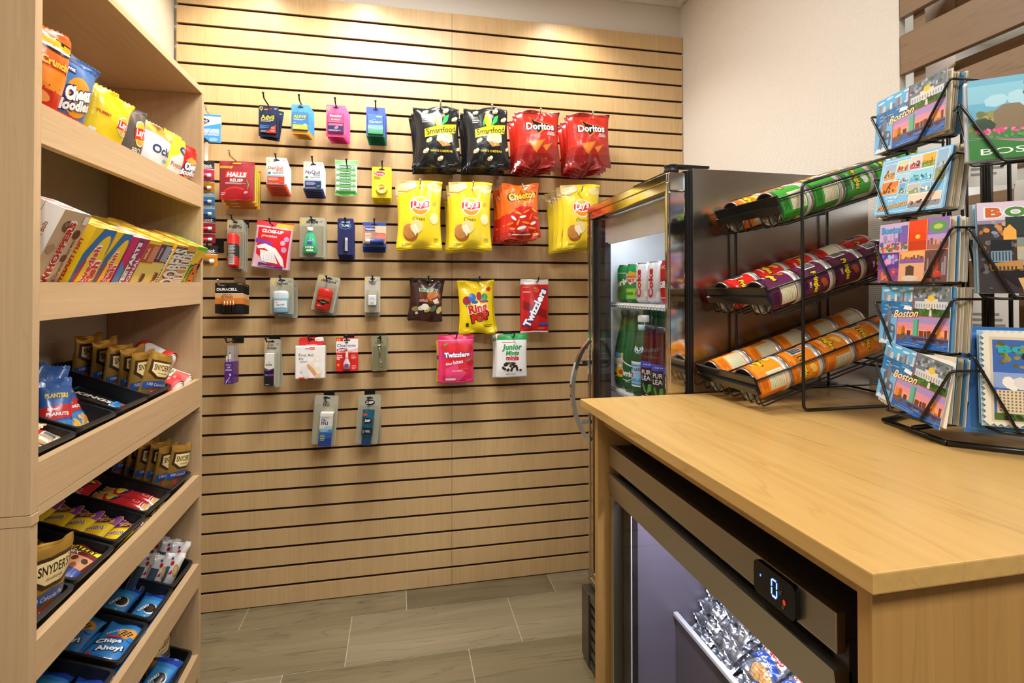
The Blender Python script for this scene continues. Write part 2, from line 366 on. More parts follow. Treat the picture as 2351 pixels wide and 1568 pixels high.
# tiled floor: porcelain planks laid in thirds
fl = [wood('floor_plank_%s' % k, a, b, c, 'X', .42, .75, 11+k, .9) for k, (a, b, c) in enumerate([('#86795c', '#594e39', '#3a3226'), ('#908366', '#665a42', '#40372a'), ('#7b6f54', '#544935', '#352d21'), ('#94886e', '#6b5f48', '#453c2e')])]
g = M(); g.box(-1.0, 3.4, -1.7, 2.40, -.05, -.0012, mat('#a99d8a', .8))
rnd = random.Random(3); edge = {0: -.58, 1: -.178, 2: .236}
for r in range(15):
    y1 = 2.409-.276*r; y0 = y1-.276; x = edge[r % 3]-.607*2
    while x < 3.4:
        a, b = max(-1.0, x), min(3.4, x+.607)
        if b > a+.01: g.box(a+.0016, b-.0016, max(-1.7, y0)+.0016, min(2.40, y1)-.0016, -.01, 0, rnd.choice(fl))
        x += .607
struct(g.obj('floor'))
g = M(); ct = mat('#d8d2c8', .9, bump=.4, bscale=300); g.box(-1.0, 3.4, -1.7, 2.40, 2.597, 2.70, ct)
gw = mat('#e2ddd4', .6)
for x in (-.862, -.30, .31, .92, 1.28): g.box(x-.012, x+.012, -1.7, 2.2885, 2.590, 2.598, gw)
for y in (2.272, 1.70, 1.09, .48, -.13, -.74): g.box(-1.0, 1.3026, y-.014, y+.014, 2.5895, 2.598, gw)
struct(g.obj('ceiling'))
# slatwall: two panels, 32 slats each
for i, (x0, x1, lb) in enumerate(((-.8492, .2158, 'left'), (.2168, 1.2994, 'right'))):
    g = M(); g.box(x0, x1, 2.2835, 2.2882, .004, 2.4384, mdf)
    for k in range(32):
        zt = 2.4384-.0762*k-(.0049 if k else 0); zb = 2.4384-.0762*(k+1)+.0049
        if k == 31: zb = .004
        g.box(x0, x1, YW, YW+.0075, zb, zt, maple, bev=.0008)
        g.box(x0+.001, x1-.001, YW+.0075, 2.2835, zb+.007, zt-(.007 if k else 0), mdf)
    tag(g.obj('slatwall_panel'), lb+'-hand maple slatwall panel with horizontal dark grooves on the back wall', 'wall panel', 'slatwall panels')
# =================================================================== WOODEN SCREEN ON THE RIGHT
oak = wood('walnut_screen', '#8a6f52', '#765c42', '#4c3826', 'Y', .5, 1.2, 7, .7)
scr = thing('slatted_screen', 'brown wooden screen of horizontal boards to the right of the wall end', 'screen', None, (1.30, .4, 0))
def board(parent, *b):
    o = M().box(*b, oak, bev=.0015).obj('board', parent); o.matrix_parent_inverse = Matrix.Translation((-1.30, -.4, 0)); return o
for k in range(17): board(scr, 1.300, 1.318, -.6, 1.162, 2.075-.1515*k-.001-.103, 2.075-.1515*k) if 2.075-.1515*k > .1 else None
for k in range(11): board(scr, 1.425, 1.443, -.6, 1.12, 2.05-.202*k-.11, 2.05-.202*k)
for y in (1.128, .25): board(scr, 1.3225, 1.42, y-.016, y+.016, .0, 2.59)
board(scr, 1.3225, 1.345, -.6, -.5, .0, 2.59)
room_box('wall_lobby', 3.3, 3.4, -1.7, 2.40, 0, 2.70, m=mat('#cfcac2', .9))
room_box('wall_lobby_back', 1.42, 3.4, 2.30, 2.40, 0, 2.70, m=mat('#d3cdc4', .9))
win = M(); win.box(3.27, 3.29, -1.2, 2.05, .75, 2.35, mat('#dfe9f0', .5, emit=2.2)); wf = mat('#c9c9c6', .5)
wo = struct(win.obj('window_1'))
g = M()
for y in (-1.2, -.4, .45, 1.25, 2.05): g.box(3.225, 3.27, y-.03, y+.03, .72, 2.38, wf)
for z in (.74, 1.02, 1.30, 2.37): g.box(3.225, 3.27, -1.23, 2.08, z-.025, z+.025, wf)
struct(g.obj('window_1_frame'))
# =================================================================== LEFT SHELF UNIT
XS = -.6052; Y0, Y1 = 1.0600, 1.8129; TILT = RAD(21)
unit = thing('shelving_unit', 'maple open shelving unit of sloped shelves along the left wall', 'shelves', None, (-.73, 1.43, 0))
IU = Matrix.Translation((.73, -1.43, 0))
def up(mb, name, lb=None, par=None):
    o = mb.obj(name, par or unit)
    if not par: o.matrix_parent_inverse = IU
    if lb: o['label'] = lb
    return o
UB = .872                                      # seam between the lower and the upper carcass
up(M().box(-.861, XS, 1.0412, Y0, UB, 2.40, mapleI, bev=.0008), 'end_panel')
up(M().box(-.861, XS, 1.0412, Y0, 0, UB-.019, mapleI, bev=.0008), 'end_panel')
up(M().box(-.861, XS+.002, 1.0395, Y0-.0, UB-.018, UB-.001, mapleI, bev=.0006), 'joint_band')
up(M().box(-.861, XS, Y1, 1.8305, UB, 1.862, mapleI, bev=.0008), 'end_panel')
up(M().box(-.861, XS, Y1, 1.8305, 0, UB-.001, mapleI, bev=.0008), 'end_panel')
up(M().box(-.861, XS, Y0, 1.8305, 1.8625, 1.881, mapleY, bev=.0008), 'top_board')
# the raking end of the top: boards over the near half
LIPS = [(1.572, 1.5735, 1.503, 1.508), (1.263, 1.2747, 1.1965, 1.2084), (.954, .975, .880, .9088), (.651, .6795, .583, .614), (.372, .4068, .300, .3357), (.09, .129, .02, .06)]
def zl(r, y, k=0): t = (y-Y0)/(Y1-Y0); return LIPS[r][k]*(1-t)+LIPS[r][k+1]*t
for r, (a, b, c, d) in enumerate(LIPS):
    g = M(); y0, y1 = Y0+.0004, Y1-.0004
    vs = [(x, y, z) for x in (XS-.0185, XS-.0006) for (y, z) in ((y0, c), (y1, d), (y1, b), (y0, a))]
    g.add(vs, [(0, 1, 2, 3), (7, 6, 5, 4), (0, 4, 5, 1), (1, 5, 6, 2), (2, 6, 7, 3), (3, 7, 4, 0)], mapleY); up(g, 'shelf_lip')
    if r == 2:
        g = M(); vs = [(x, y, z) for x in (XS-.0185, XS-.0003) for (y, z) in ((y0, .862), (y1, .890), (y1, .9075), (y0, .8785))]
        g.add(vs, [(0, 1, 2, 3), (7, 6, 5, 4), (0, 4, 5, 1), (1, 5, 6, 2), (2, 6, 7, 3), (3, 7, 4, 0)], mapleY); up(g, 'joint_rail')
    g = M(); zf = lambda y: zl(r, y, 2)+.004; dx = .238; dz = dx*math.tan(TILT); th = .016
    vs = [(x, y, zf(y)+h+t) for (x, h) in ((XS-.019, 0), (XS-.019-dx+.003, dz)) for y in (y0, y1) for t in (0, th)]
    g.add(vs, [(0, 1, 3, 2), (4, 6, 7, 5), (0, 4, 5, 1), (2, 3, 7, 6), (0, 2, 6, 4), (1, 5, 7, 3)], mapleY); up(g, 'shelf_board')
BTH = .02
def sp(r, s, y, hgt):
    "point on sloped shelf r: s metres back from the lip, hgt above the board"
    z0 = zl(r, y, 2)+BTH
    if r >= 2: s += .013
    return V((XS-.022-s*cos(TILT)+hgt*sin(TILT), y, z0+s*sin(TILT)+hgt*cos(TILT)))
UPV = V((sin(TILT), 0, cos(TILT))); DNV = V((cos(TILT), 0, -sin(TILT)))
# black product trays on the sloped shelves
def tray_mesh():
    g = M(); w, d, h, t = .146, .225, .058, .003
    def ring(x0, x1, y0, y1, r, z): 
        p = rrect(x1-x0, y1-y0, r, 3); return [((x0+x1)/2+a, (y0+y1)/2+b, z) for a, b in p]
    lay = [ring(.006, w-.006, .006, d-.006, .010, 0), ring(.001, w-.001, .001, d-.001, .012, h-.006), ring(-.001, w+.001, -.003, d+.003, .012, h-.006), ring(-.001, w+.001, -.003, d+.003, .012, h), ring(.006, w-.006, .005, d-.005, .010, h), ring(.010, w-.010, .010, d-.010, .009, t)]
    n = len(lay[0]); vs = sum(lay, [])
    fs = [(k*n+i, k*n+(i+1) % n, (k+1)*n+(i+1) % n, (k+1)*n+i) for k in range(5) for i in range(n)]+[list(range(n))[::-1], [5*n+i for i in range(n)]]
    g.add(vs, fs, BLACKPL); return g
TR = []
tw = ['nearest', 'second', 'third', 'farthest']
def place_tray(r, yfar, label, first=[None], drop=0, out=0):
    y = yfar-.146
    if first[0] is None: first[0] = o = tray_mesh().obj('product_tray')
    else: o = dup(first[0])
    p = sp(r, .005-out, y+.146, .002-drop); p.y = y
    tag(o, label, 'tray', 'black trays on the sloped shelves')
    p = p+V((0, 0, .001))
    o.matrix_world = Matrix(((0, -cos(TILT), sin(TILT), p.x), (1, 0, 0, p.y), (0, sin(TILT), cos(TILT), p.z), (0, 0, 0, 1)))
    return o
# =================================================================== DRINKS FRIDGE
ss = steel('brushed_steel_side', '#a39a90', .24, (1, 1, 60), .10); ssd = steel('polished_steel_door', '#cfc8bc', .10, (2, 2, 2), .02); sst = steel('freezer_steel', '#b3ada0', .33, (60, 1, 60), .1)
FX0, FX1, FX2, FYN, FYF, FZT = .630, .697, 1.205, 1.172, 1.737, 1.545
fr = thing('drinks_fridge', 'upright stainless steel glass-door drinks fridge behind the counter end', 'fridge', None, (.92, 1.45, 0)); IF = Matrix.Translation((-.92, -1.45, 0))
def fp(mb, name, par=None, lb=None):
    o = mb.obj(name, par or fr)
    if not par: o.matrix_parent_inverse = IF
    if lb: o['label'] = lb
    return o
liner = mat('#e9eaec', .45)
fp(M().box(FX1, FX2, FYN, FYN+.004, .02, FZT, ss, bev=.001), 'side_panel')
fp(M().box(FX1, FX2, FYF-.004, FYF, .02, FZT, ss, bev=.001), 'side_panel')
fp(M().box(FX1, FX2, FYN+.004, FYF-.004, FZT-.04, FZT, ss), 'top_panel')
fp(M().box(FX2-.03, FX2, FYN+.004, FYF-.004, .02, FZT-.04, ss), 'rear_panel')
fp(M().box(FX1, FX2-.03, FYN+.004, FYF-.004, .02, .26, ss), 'base')
g = M()
g.box(FX1+.004, FX2-.034, FYN+.0045, FYN+.034, .262, FZT-.042, liner); g.box(FX1+.004, FX2-.034, FYF-.034, FYF-.0045, .262, FZT-.042, liner)
g.box(FX2-.06, FX2-.031, FYN+.034, FYF-.034, .262, FZT-.042, liner); g.box(FX1+.004, FX2-.06, FYN+.034, FYF-.034, .262, .285, liner); g.box(FX1+.004, FX2-.06, FYN+.034, FYF-.034, FZT-.07, FZT-.042, liner)
fp(g, 'inner_liner', None, 'white inner liner')
# gasket, door
g = M(); g.box(.677, FX1, FYN+.001, FYN+.022, .27, FZT-.006, BLACK); g.box(.677, FX1, FYF-.022, FYF-.001, .27, FZT-.006, BLACK); g.box(.677, FX1, FYN+.022, FYF-.022, FZT-.028, FZT-.006, BLACK); g.box(.677, FX1, FYN+.022, FYF-.022, .27, .292, BLACK)
for k in range(2): g.box(.682+.006*k, .684+.006*k, FYN-.001, FYN+.004, .27, FZT-.006, mat('#1d1d1d', .5))
fp(g, 'gasket', None, 'black rubber door gasket')
dz0, dz1 = .258, 1.534
g = M(); g.norecalc = 0
for y0, y1, z0, z1 in ((FYN, FYF, dz1-.046, dz1), (FYN, FYF, dz0, dz0+.045), (FYN, FYN+.023, dz0+.0455, dz1-.0465), (FYF-.040, FYF, dz0+.0455, dz1-.0465)): g.box(FX0+.004, .676, y0, y1, z0, z1, ssd, bev=.003)
for z0, z1 in ((dz1-.022, dz1-.001), (dz0+.002, dz0+.022)): g.box(FX0, FX0+.008, FYN+.004, FYF-.004, z0, z1, ssd, bev=.002)
g.box(FX0, FX0+.008, FYF-.020, FYF-.004, dz0+.024, dz1-.024, ssd, bev=.002); g.box(FX0, FX0+.008, FYN+.002, FYN+.011, dz0+.024, dz1-.024, ssd, bev=.002)
door = fp(g, 'door', None, 'polished steel framed glass door')
fp(M().box(FX0+.016, FX0+.020, FYN+.022, FYF-.039, dz0+.044, dz1-.045, PANE), 'glass_pane', door)
g = M(); dk = mat('#1b161b', .25)
g.box(.652, .674, FYF-.082, FYF-.041, dz0+.046, dz1-.048, dk); g.box(.650, .652, FYF-.066, FYF-.064, dz0+.046, dz1-.048, mat('#8d93a0', .3, 1)); g.box(.652, .672, FYF-.110, FYF-.083, dz0+.046, dz1-.13, dk)
fp(g, 'inner_gasket', door, 'dark inner door trim')
fp(M().box(.664, .671, FYN+.026, FYF-.083, dz1-.135, dz1-.05, mat('#b5a79c', .5)), 'header_panel', door, 'taupe header panel behind the glass')
g = M(); hp = []
for i in range(15):
    t = i/14; z = 1.078-.336*t; x = .628-.062*sin(pi*t)**.7; hp.append((x, 1.709, z))
for p, q in zip(hp, hp[1:]): pass
n = len(hp); vs = []
for x, y, z in hp: vs += [(x-.006, y-.009, z), (x+.007, y-.009, z), (x+.007, y+.009, z), (x-.006, y+.009, z)]
g.add(vs, [(4*i+k, 4*i+(k+1) % 4, 4*i+4+(k+1) % 4, 4*i+4+k) for i in range(n-1) for k in range(4)]+[(0, 1, 2, 3), tuple(4*n-4+k for k in (3, 2, 1, 0))], ssd)
g.box(.60, .634, 1.700, 1.718, 1.00, 1.012, ssd); g.box(.60, .634, 1.700, 1.718, .80, .812, ssd)
fp(g, 'handle', door)
g = M(); g.box(.64, .745, FYN+.004, FYN+.03, FZT+.003, FZT+.009, BLACK); g.lathe([(0, 1.533), (.017, 1.533), (.018, 1.541), (.015, 1.546), (.018, 1.551), (.018, FZT+.009), (0, FZT+.01)], BLACK, 20, Matrix.Translation((.65, FYN+.018, 0))); g.box(.634, .646, FYN+.02, FYN+.20, 1.5335, 1.538, BLACK)
fp(g, 'hinge', None, 'black top hinge')
kick = mat('#6a6259', .35, .8)
g = M(); g.box(.612, .70, FYN, FYF, .016, .030, kick); g.box(.612, .70, FYN, FYF, .226, .246, kick); g.box(.608, .70, FYF-.065, FYF, .016, .246, kick, bev=.002); g.box(.608, .70, FYN, FYN+.05, .016, .246, kick)
for k in range(5):
    z = .045+.036*k; g.add([(.616, y, zz) if f else (.664, y, zz+.022) for y in (FYN+.05, FYF-.065) for f, zz in ((1, z), (0, z), (0, z+.006), (1, z+.010))], [(0, 1, 5, 4), (1, 2, 6, 5), (2, 3, 7, 6), (3, 0, 4, 7)], kick)
fp(g, 'kick_grille', None, 'grey louvred kick grille')
# wire shelves in the fridge
def wire_shelf(z):
    g = M(); wm = mat('#e6e6e4', .35); g.box(.695, .699, FYN+.04, FYF-.036, z-.016, z-.001, wm)
    for k in range(26): g.tube([(.694, FYN+.045+.019*k, z-.0085), (.6935, FYN+.045+.019*k+.0095, z-.0085)], .0022, mat('#b9b9b7', .4), 6)
    for k in range(30): g.tube([(.699, FYN+.04+.0167*k, z-.004), (1.13, FYN+.04+.0167*k, z-.004)], .0018, wm, 6)
    for x in (.80, .96, 1.125): g.tube([(x, FYN+.036, z-.007), (x, FYF-.036, z-.007)], .0025, wm, 6)
    fp(g, 'wire_shelf', None, 'white wire shelf')
ZS1, ZS2 = 1.2095, .929
wire_shelf(ZS1); wire_shelf(ZS2); wire_shelf(.62)
ec = M(); sx = FX2-.0605
ec.box(sx-.0006, sx, 1.33, 1.50, 1.08, 1.18, mat('#eef0ec', .5))
art(ec, [R(.04, .05, .96, .95, '#2d7c4a'), R(.08, .10, .92, .90, '#eef2ee'), R(.1, .3, .34, .86, '#23507a'), R(.38, .35, .62, .86, '#394a52'), T('E', .78, .6, .16, '#2d8a4a', bold=.03), TINY(.1, .12, .6, .26, 3, '#5d6a6a')], .17, .10, lambda x, z, o: (sx-.0006-o, 1.50-x, 1.08+z))
fp(ec, 'energy_label', None, 'green and white energy label')
# =================================================================== COUNTER WITH UNDERCOUNTER FREEZER
ctr = thing('counter', 'honey maple service counter with an open front bay on the right', 'counter', None, (.85, .78, 0)); IC = Matrix.Translation((-.85, -.78, 0))
def cp(mb, name, lb=None):
    o = mb.obj(name, ctr); o.matrix_parent_inverse = IC
    if lb: o['label'] = lb
    return o
cp(M().box(.4045, 1.285, .392, 1.163, .981, 1.0, cmaple, bev=.0016), 'countertop')
cp(M().box(.42, 1.27, 1.093, 1.112, 0, .981, cmapleZ, bev=.001), 'end_panel'); cp(M().box(.42, 1.27, .408, .4245, 0, .981, cmapleZ, bev=.001), 'end_panel')
cp(M().box(1.252, 1.27, .4245, 1.093, 0, .981, cmapleZ), 'back_panel')
cp(M().box(.435, .453, .4245, 1.093, .955, .981, cmapleZ), 'top_rail')
fz = thing('undercounter_freezer', 'stainless steel glass-door freezer under the counter with blue digital display', 'freezer', None, (.7, .77, 0)); IZ = Matrix.Translation((-.7, -.77, 0))
def zp(mb, name, par=None, lb=None):
    o = mb.obj(name, par or fz)
    if not par: o.matrix_parent_inverse = IZ
    if lb: o['label'] = lb
    return o
ZX, ZY0, ZY1 = .440, .470, 1.078
dark = mat('#2b2119', .5)
zp(M().box(ZX, ZX+.012, ZY0, ZY1, .873, .9155, sst, bev=.0015), 'control_panel'); zp(M().box(ZX+.0225, ZX+.0375, ZY0+.002, ZY1-.002, .838, .8845, BLACK), 'gap_filler', None, 'black filler strip added to keep the gap dark')  # black strip added behind the slit so the gap stays dark
zp(M().box(ZX+.012, .98, ZY0+.002, ZY1-.002, .885, .914, dark), 'top_panel')
zp(M().box(.455, .98, ZY0, ZY0+.02, .06, .885, dark), 'side_panel'); zp(M().box(.462, .98, ZY1-.02, ZY1, .06, .885, dark), 'side_panel')
zp(M().box(.95, .98, ZY0+.02, ZY1-.02, .06, .885, dark), 'rear_panel'); zp(M().box(.462, .95, ZY0+.02, ZY1-.02, .06, .10, dark), 'base')
lin2 = mat('#6d6474', .4)
g = M(); g.box(.478, .95, ZY1-.034, ZY1-.0205, .1, .884, lin2); g.box(.478, .95, ZY0+.0205, ZY0+.034, .1, .884, lin2); g.box(.935, .9495, ZY0+.034, ZY1-.034, .1, .884, lin2); g.box(.478, .935, ZY0+.034, ZY1-.034, .862, .884, lin2)
zp(g, 'inner_liner', None, 'mauve grey inner liner')
g = M()   # frame whose top rail has a raked grip edge
g.add([(x, y, z) for y in (ZY0, ZY1) for x, z in ((ZX-.004, .8575), (ZX+.002, .8575), (ZX+.018, .852), (ZX+.022, .806), (ZX+.004, .806), (ZX+.001, .826))], [(0, 1, 2, 3, 4, 5), (11, 10, 9, 8, 7, 6)]+[(i, 6+i, 6+(i+1) % 6, (i+1) % 6) for i in range(6)], sst)
g.box(ZX+.002, ZX+.022, ZY1-.016, ZY1, .10, .8055, sst, bev=.001); g.box(ZX+.002, ZX+.022, ZY0, ZY0+.040, .10, .8055, sst, bev=.001); g.box(ZX+.002, ZX+.022, ZY0+.0405, ZY1-.0165, .10, .14, sst)
zd = zp(g, 'door', None, 'steel framed glass freezer door')
zp(M().box(ZX+.010, ZX+.014, ZY0+.039, ZY1-.015, .139, .807, PANE), 'glass_pane', zd)
g = M(); g.box(ZX+.023, ZX+.036, ZY1-.058, ZY1-.017, .14, .806, mat('#141016', .3)); g.box(ZX+.0225, ZX+.0245, ZY1-.0605, ZY1-.0585, .14, .806, mat('#d8d4da', .3)); g.box(ZX+.026, ZX+.0375, ZY1-.060, ZY1-.0585, .14, .806, mat('#141016', .3)); g.box(ZX+.023, ZX+.036, ZY0+.02, ZY0+.05, .14, .806, mat('#141016', .3))
zp(g, 'inner_trim', zd, 'black inner door trim')
# display
a = at(1742, 1330, X=ZX); b = at(1838, 1420, X=ZX); yd0, yd1 = b.y, a.y
g = M(); pr = rrect(yd1-yd0, .0400, .007); X4 = Matrix.Translation((ZX, (yd0+yd1)/2, .8945)) @ Matrix(((0, 1, 0, 0), (-1, 0, 0, 0), (0, 0, 1, 0), (0, 0, 0, 1)))
g.prism(pr, -.007, 0, mat('#09090b', .22), X4)
dp = zp(g, 'display', None, 'black digital temperature display')
g = M(); DW = yd1-yd0
def dpl(x, z, o): return X4 @ V((x-DW/2, -.0072-o, z-.02))
blue = mat('#5a86ff', .4, emit=6)
seg = .0022; dx, dzz = .49*DW, .010
art(g, [P([(.47, .30), (.49, .26), (.57, .26), (.585, .30), (.57, .325), (.49, .325)], blue), R(.455, .33, .478, .52, blue), R(.455, .56, .478, .75, blue), R(.578, .33, .60, .52, blue), R(.578, .56, .60, .75, blue), R(.48, .755, .575, .80, blue), E(.19, .62, .014, .04, mat('#4a6cff', .4, emit=4), n=8), E(.77, .36, .034, .085, mat('#e2401c', .4, emit=.25)), R(.70, .62, .72, .65, '#b03020'), TINY(.72, .16, .78, .28, 2, '#7a7a7a'), TINY(.66, .5, .72, .62, 2, '#6a6a6a')], DW, .04, dpl)
zp(g, 'readout', dp, 'blue digit 0 readout')
# basket in the freezer
BX = .575; ra = at(1560, 1415, X=BX); rb = at(1690, 1568, X=BX); zr = (ra.z+rb.z)/2+.002
bk = M(); wbm = mat('#d9d7dc', .35)
bk.box(BX-.006, BX+.004, ZY0+.036, ZY1-.036, zr-.008, zr, wbm, bev=.001)
bk.box(BX, BX+.003, ZY0+.036, ZY1-.036, zr-.26, zr-.008, mat('#8a8087', .12, .6))
for k in range(36): bk.tube([(BX+.002, ZY0+.045+.0146*k, zr-.10), (.92, ZY0+.045+.0146*k, zr-.10), ], .0017, wbm, 6)
bk.box(.92, .924, ZY0+.036, ZY1-.036, zr-.11, zr+.06, wbm)
zp(bk, 'basket', None, 'white rimmed basket')
# =================================================================== CAN RACK
rk = thing('can_rack', 'black wire three-tier snack can rack on the counter against the fridge', 'rack', None, (.9, 1.05, 1.0)); IR = Matrix.Translation((-.9, -1.05, -1.0))
def rp(mb, name, lb=None):
    o = mb.obj(name, rk); o.matrix_parent_inverse = IR
    if lb: o['label'] = lb
    return o
RY0, RY1 = .938, 1.158; SL = RAD(17)
def bend(pts, r=.012, n=4):
    "round the corners of a polyline"
    pts = [V(p) for p in pts]; out = [pts[0]]
    for i in range(1, len(pts)-1):
        a = (pts[i-1]-pts[i]); b = (pts[i+1]-pts[i]); k = min(r, a.length*.45, b.length*.45); p = pts[i]+a.normalized()*k; q = pts[i]+b.normalized()*k
        out += [p*(1-t)**2+pts[i]*2*t*(1-t)+q*t*t for t in [j/n for j in range(n+1)]]
    return out+[pts[-1]]
for y in (RY0, RY1):
    g = M(); g.tube(bend([(1.12, y, 1.004), (.804, y, 1.004), (.804, y, 1.466), (1.12, y, 1.466+.316*math.tan(SL))]), .0032, BLACKWIRE); g.tube([(1.066, y, 1.004), (1.066, y, 1.545)], .0032, BLACKWIRE); rp(g, 'side_frame')
for x, z in ((1.12, 1.004), (1.066, 1.075), (1.066, 1.262)): rp(M().tube([(x, RY0, z), (x, RY1, z)], .0027, BLACKWIRE), 'cross_bar')
TIERS = [(.716, 1.0140), (.743, 1.1950), (.769, 1.3815)]
def tp(t, s, y, hgt=0):
    x, z = TIERS[t]; return V((x+s*cos(SL)-hgt*sin(SL), y, z+s*sin(SL)+hgt*cos(SL)))
for t in range(3):
    g = M(); L = .416
    for k, y in enumerate((.946, .962, .984, 1.006, 1.046, 1.072, 1.096, 1.120, 1.150)):
        g.tube(bend([tp(t, -.004, y, .03), tp(t, 0, y, 0), tp(t, L, y, 0), tp(t, L, y, .04)], .006), .0019, BLACKWIRE, 6)
    for s in (.10, .30): g.tube([tp(t, s, .944, -.003), tp(t, s, 1.152, -.003)], .0025, BLACKWIRE, 6)
    for y in (.943, 1.048, 1.153): g.tube([tp(t, 0, y, .055), tp(t, L, y, .055)], .0022, BLACKWIRE, 6)
    rp(g, 'tier')
    g = M(); q = [tp(t, -.006, 0, .026), tp(t, -.010, 0, .041), tp(t, -.004, 0, .0435), tp(t, -.008, 0, .062), tp(t, -.003, 0, .063), tp(t, .001, 0, .027)]
    n = len(q); g.add([(p.x, y, p.z) for y in (.941, 1.155) for p in q], [(0, 1, 2, 3, 4, 5), (11, 10, 9, 8, 7, 6)]+[(i, n+i, n+(i+1) % n, (i+1) % n) for i in range(n)], mat('#0d0f14', .22))
    rp(g, 'label_strip', 'glossy black front strip')
# =================================================================== POSTCARD SPINNER
SPX, SPY = .993, .728
sn = thing('postcard_spinner', 'black wire revolving postcard stand at the right end of the counter', 'postcard rack', None, (SPX, SPY, 1.0)); IS = Matrix.Translation((-SPX, -SPY, -1.0))
def np_(mb, name, lb=None):
    o = mb.obj(name, sn); o.matrix_parent_inverse = IS
    if lb: o['label'] = lb
    return o
def hx(r, a, z): return V((SPX+r*cos(RAD(a)), SPY+r*sin(RAD(a)), z))
g = M(); ring = [hx(.149, 136.5+60*k, 1.0055) for k in range(6)]
for k in range(6): g.tube([ring[k], ring[(k+1) % 6]], .0046, BLACKWIRE)
for k in range(3): g.tube([hx(.129, 166.5+120*k, 1.010), hx(.06, 166.5+120*k, 1.018), hx(0, 0, 1.024)], .0046, BLACKWIRE)
np_(g, 'base')
g = M(); g.tube([(SPX, SPY, 1.006), (SPX, SPY, 1.575)], .0085, BLACKWIRE, 12)
for z in (1.03, 1.33, 1.56):
    rr = [hx(.062, 20+60*k, z) for k in range(6)]
    for k in range(6): g.tube([rr[k], rr[(k+1) % 6]], .0022, BLACKWIRE, 6)
    for k in range(3): g.tube([rr[k], rr[k+3]], .0022, BLACKWIRE, 6)
np_(g, 'centre_pole')
g = M()
for k in range(6):
    for d in (-14, 14): g.tube([hx(.058, 170+60*k+d, 1.02), hx(.058, 170+60*k+d, 1.57)], .0022, BLACKWIRE, 6)
np_(g, 'upright_wires')
def pocket(th, rho, z0, W, H, lat=0, tilt=8, dp=.045):
    "bent wire pocket: z0 is the height of the card's middle"
    n = V((cos(RAD(th)), sin(RAD(th)), 0)); w = V((-n.y, n.x, 0)); c = V((SPX, SPY, 0))+n*rho+w*lat
    def q(a, b, f): return c+w*(a*W)+n*(f-(b*H)*sin(RAD(tilt)))+V((0, 0, z0+b*H))
    g = M()
    g.tube(bend([q(.56, .30, -dp), q(.56, .30, .004), q(.20, -.54, .004), q(-.24, -.54, .004), q(-.57, .22, .004), q(-.57, .22, -dp)], .006), .0022, BLACKWIRE, 7)
    g.tube(bend([q(.40, -.20, -dp), q(.42, -.54, -dp*.8), q(.36, -.56, 0), q(-.36, -.56, 0), q(-.46, -.54, -dp*.6), q(-.54, .2, -dp)], .006), .0020, BLACKWIRE, 7)
    for a in (-.2, .2): g.tube([q(a, -.55, .003), q(a, -.55, -dp)], .002, BLACKWIRE, 6)
    np_(g, 'card_pocket'); return q
# =================================================================== PRODUCTS HUNG ON THE SLATWALL
ORD = ['frontmost', 'second', 'third', 'fourth', 'fifth', 'sixth', 'seventh', 'eighth']
def hook(tip, L, label, metal=False, z_up=.010, metal_tip=False):
    p = at(tip[0], tip[1], Y=YW-L); m = CHROME if metal else BLACK
    r = .0027 if not metal else .0030
    zb = p.z-z_up-.010
    h = thing('display_hook', label, 'hook', 'display hooks in the slatwall', (p.x, YW, zb))
    k = round((2.4384-zb-.006)/.0762); zg = 2.4384-.0762*k
    g = M(); g.tube(bend([(0, -.002, 0), (0, -L+.012, .004), (0, -L, z_up+.010)], .008), r, m, 8); g.lathe([(0, -.003), (.0042, -.002), (.0042, .003), (0, .0042)], m, 10, Matrix.Translation((0, -L, z_up+.010))); g.obj('prong', h)
    lo = min(zg-zb-.012, -.010); hi = zg-zb+.004
    g = M(); g.box(-.021, .021, -.0035, -.0006, lo, hi, m if not metal else mat('#b9b6b0', .3, 1), bev=.0008); g.box(-.020, .020, -.0006, .010, zg-zb-.003, zg-zb+.004, m); g.obj('bracket', h)
_made = {}
def hang(key, make, n, rect, offs, shift, desc, where, cat, name_group, tip=None, L=.15, roll=0, rolls=None, metal=False, size=None, hooklabel=None, yaw=0, seedyaw=1):
    """n copies one behind another; rect = the front one's extent in the photograph at its own distance off the wall"""
    of, orr = offs; x0, y0, x1, y1 = rect
    a = at(x0, y0, Y=YW-of); b = at(x1, y1, Y=YW-of); W, H = size or (b.x-a.x, a.z-b.z)
    rn = random.Random(int(x0*7+y0))
    src = _made.get(key)
    for i in range(n):
        t = i/max(1, n-1); of_i = of+(orr-of)*t
        c = at((x0+x1)/2+shift[0]*t, (y0+y1)/2+shift[1]*t, Y=YW-of_i)
        if src is None: src = _made[key] = make(W, H); o = src
        else: o = dup(src)
        rl = (rolls[i] if rolls else roll)
        yw = RAD(yaw+(rn.uniform(-1.5, 1.5) if i and seedyaw else 0))
        o.matrix_world = frame(c, (sin(yw), -cos(yw), 0), (0, 0, 1), RAD(rl))
        w = '' if n == 1 else 'rearmost ' if i == n-1 else ORD[i]+' '
        tag(o, f'{desc}, {w}{where}', cat, name_group)
    if tip: hook(tip, L, hooklabel or ('%s hook holding the %s' % ('chrome' if metal else 'black', desc)), metal)
FT = lambda *l: list(l)
def pin(c): return [P([(.06, .885), (.13, .815), (.20, .885)], '#f2b90c'), E(.13, .905, .085, .05, '#f2b90c'), E(.13, .905, .05, .03, c), TINY(.26, .855, .48, .885, 2, '#d8d8d8' if c[1] in '0123' else '#c77'), TINY(.78, .89, .95, .93, 2, '#d8d8d8' if c[1] in '0123456' else '#888')]
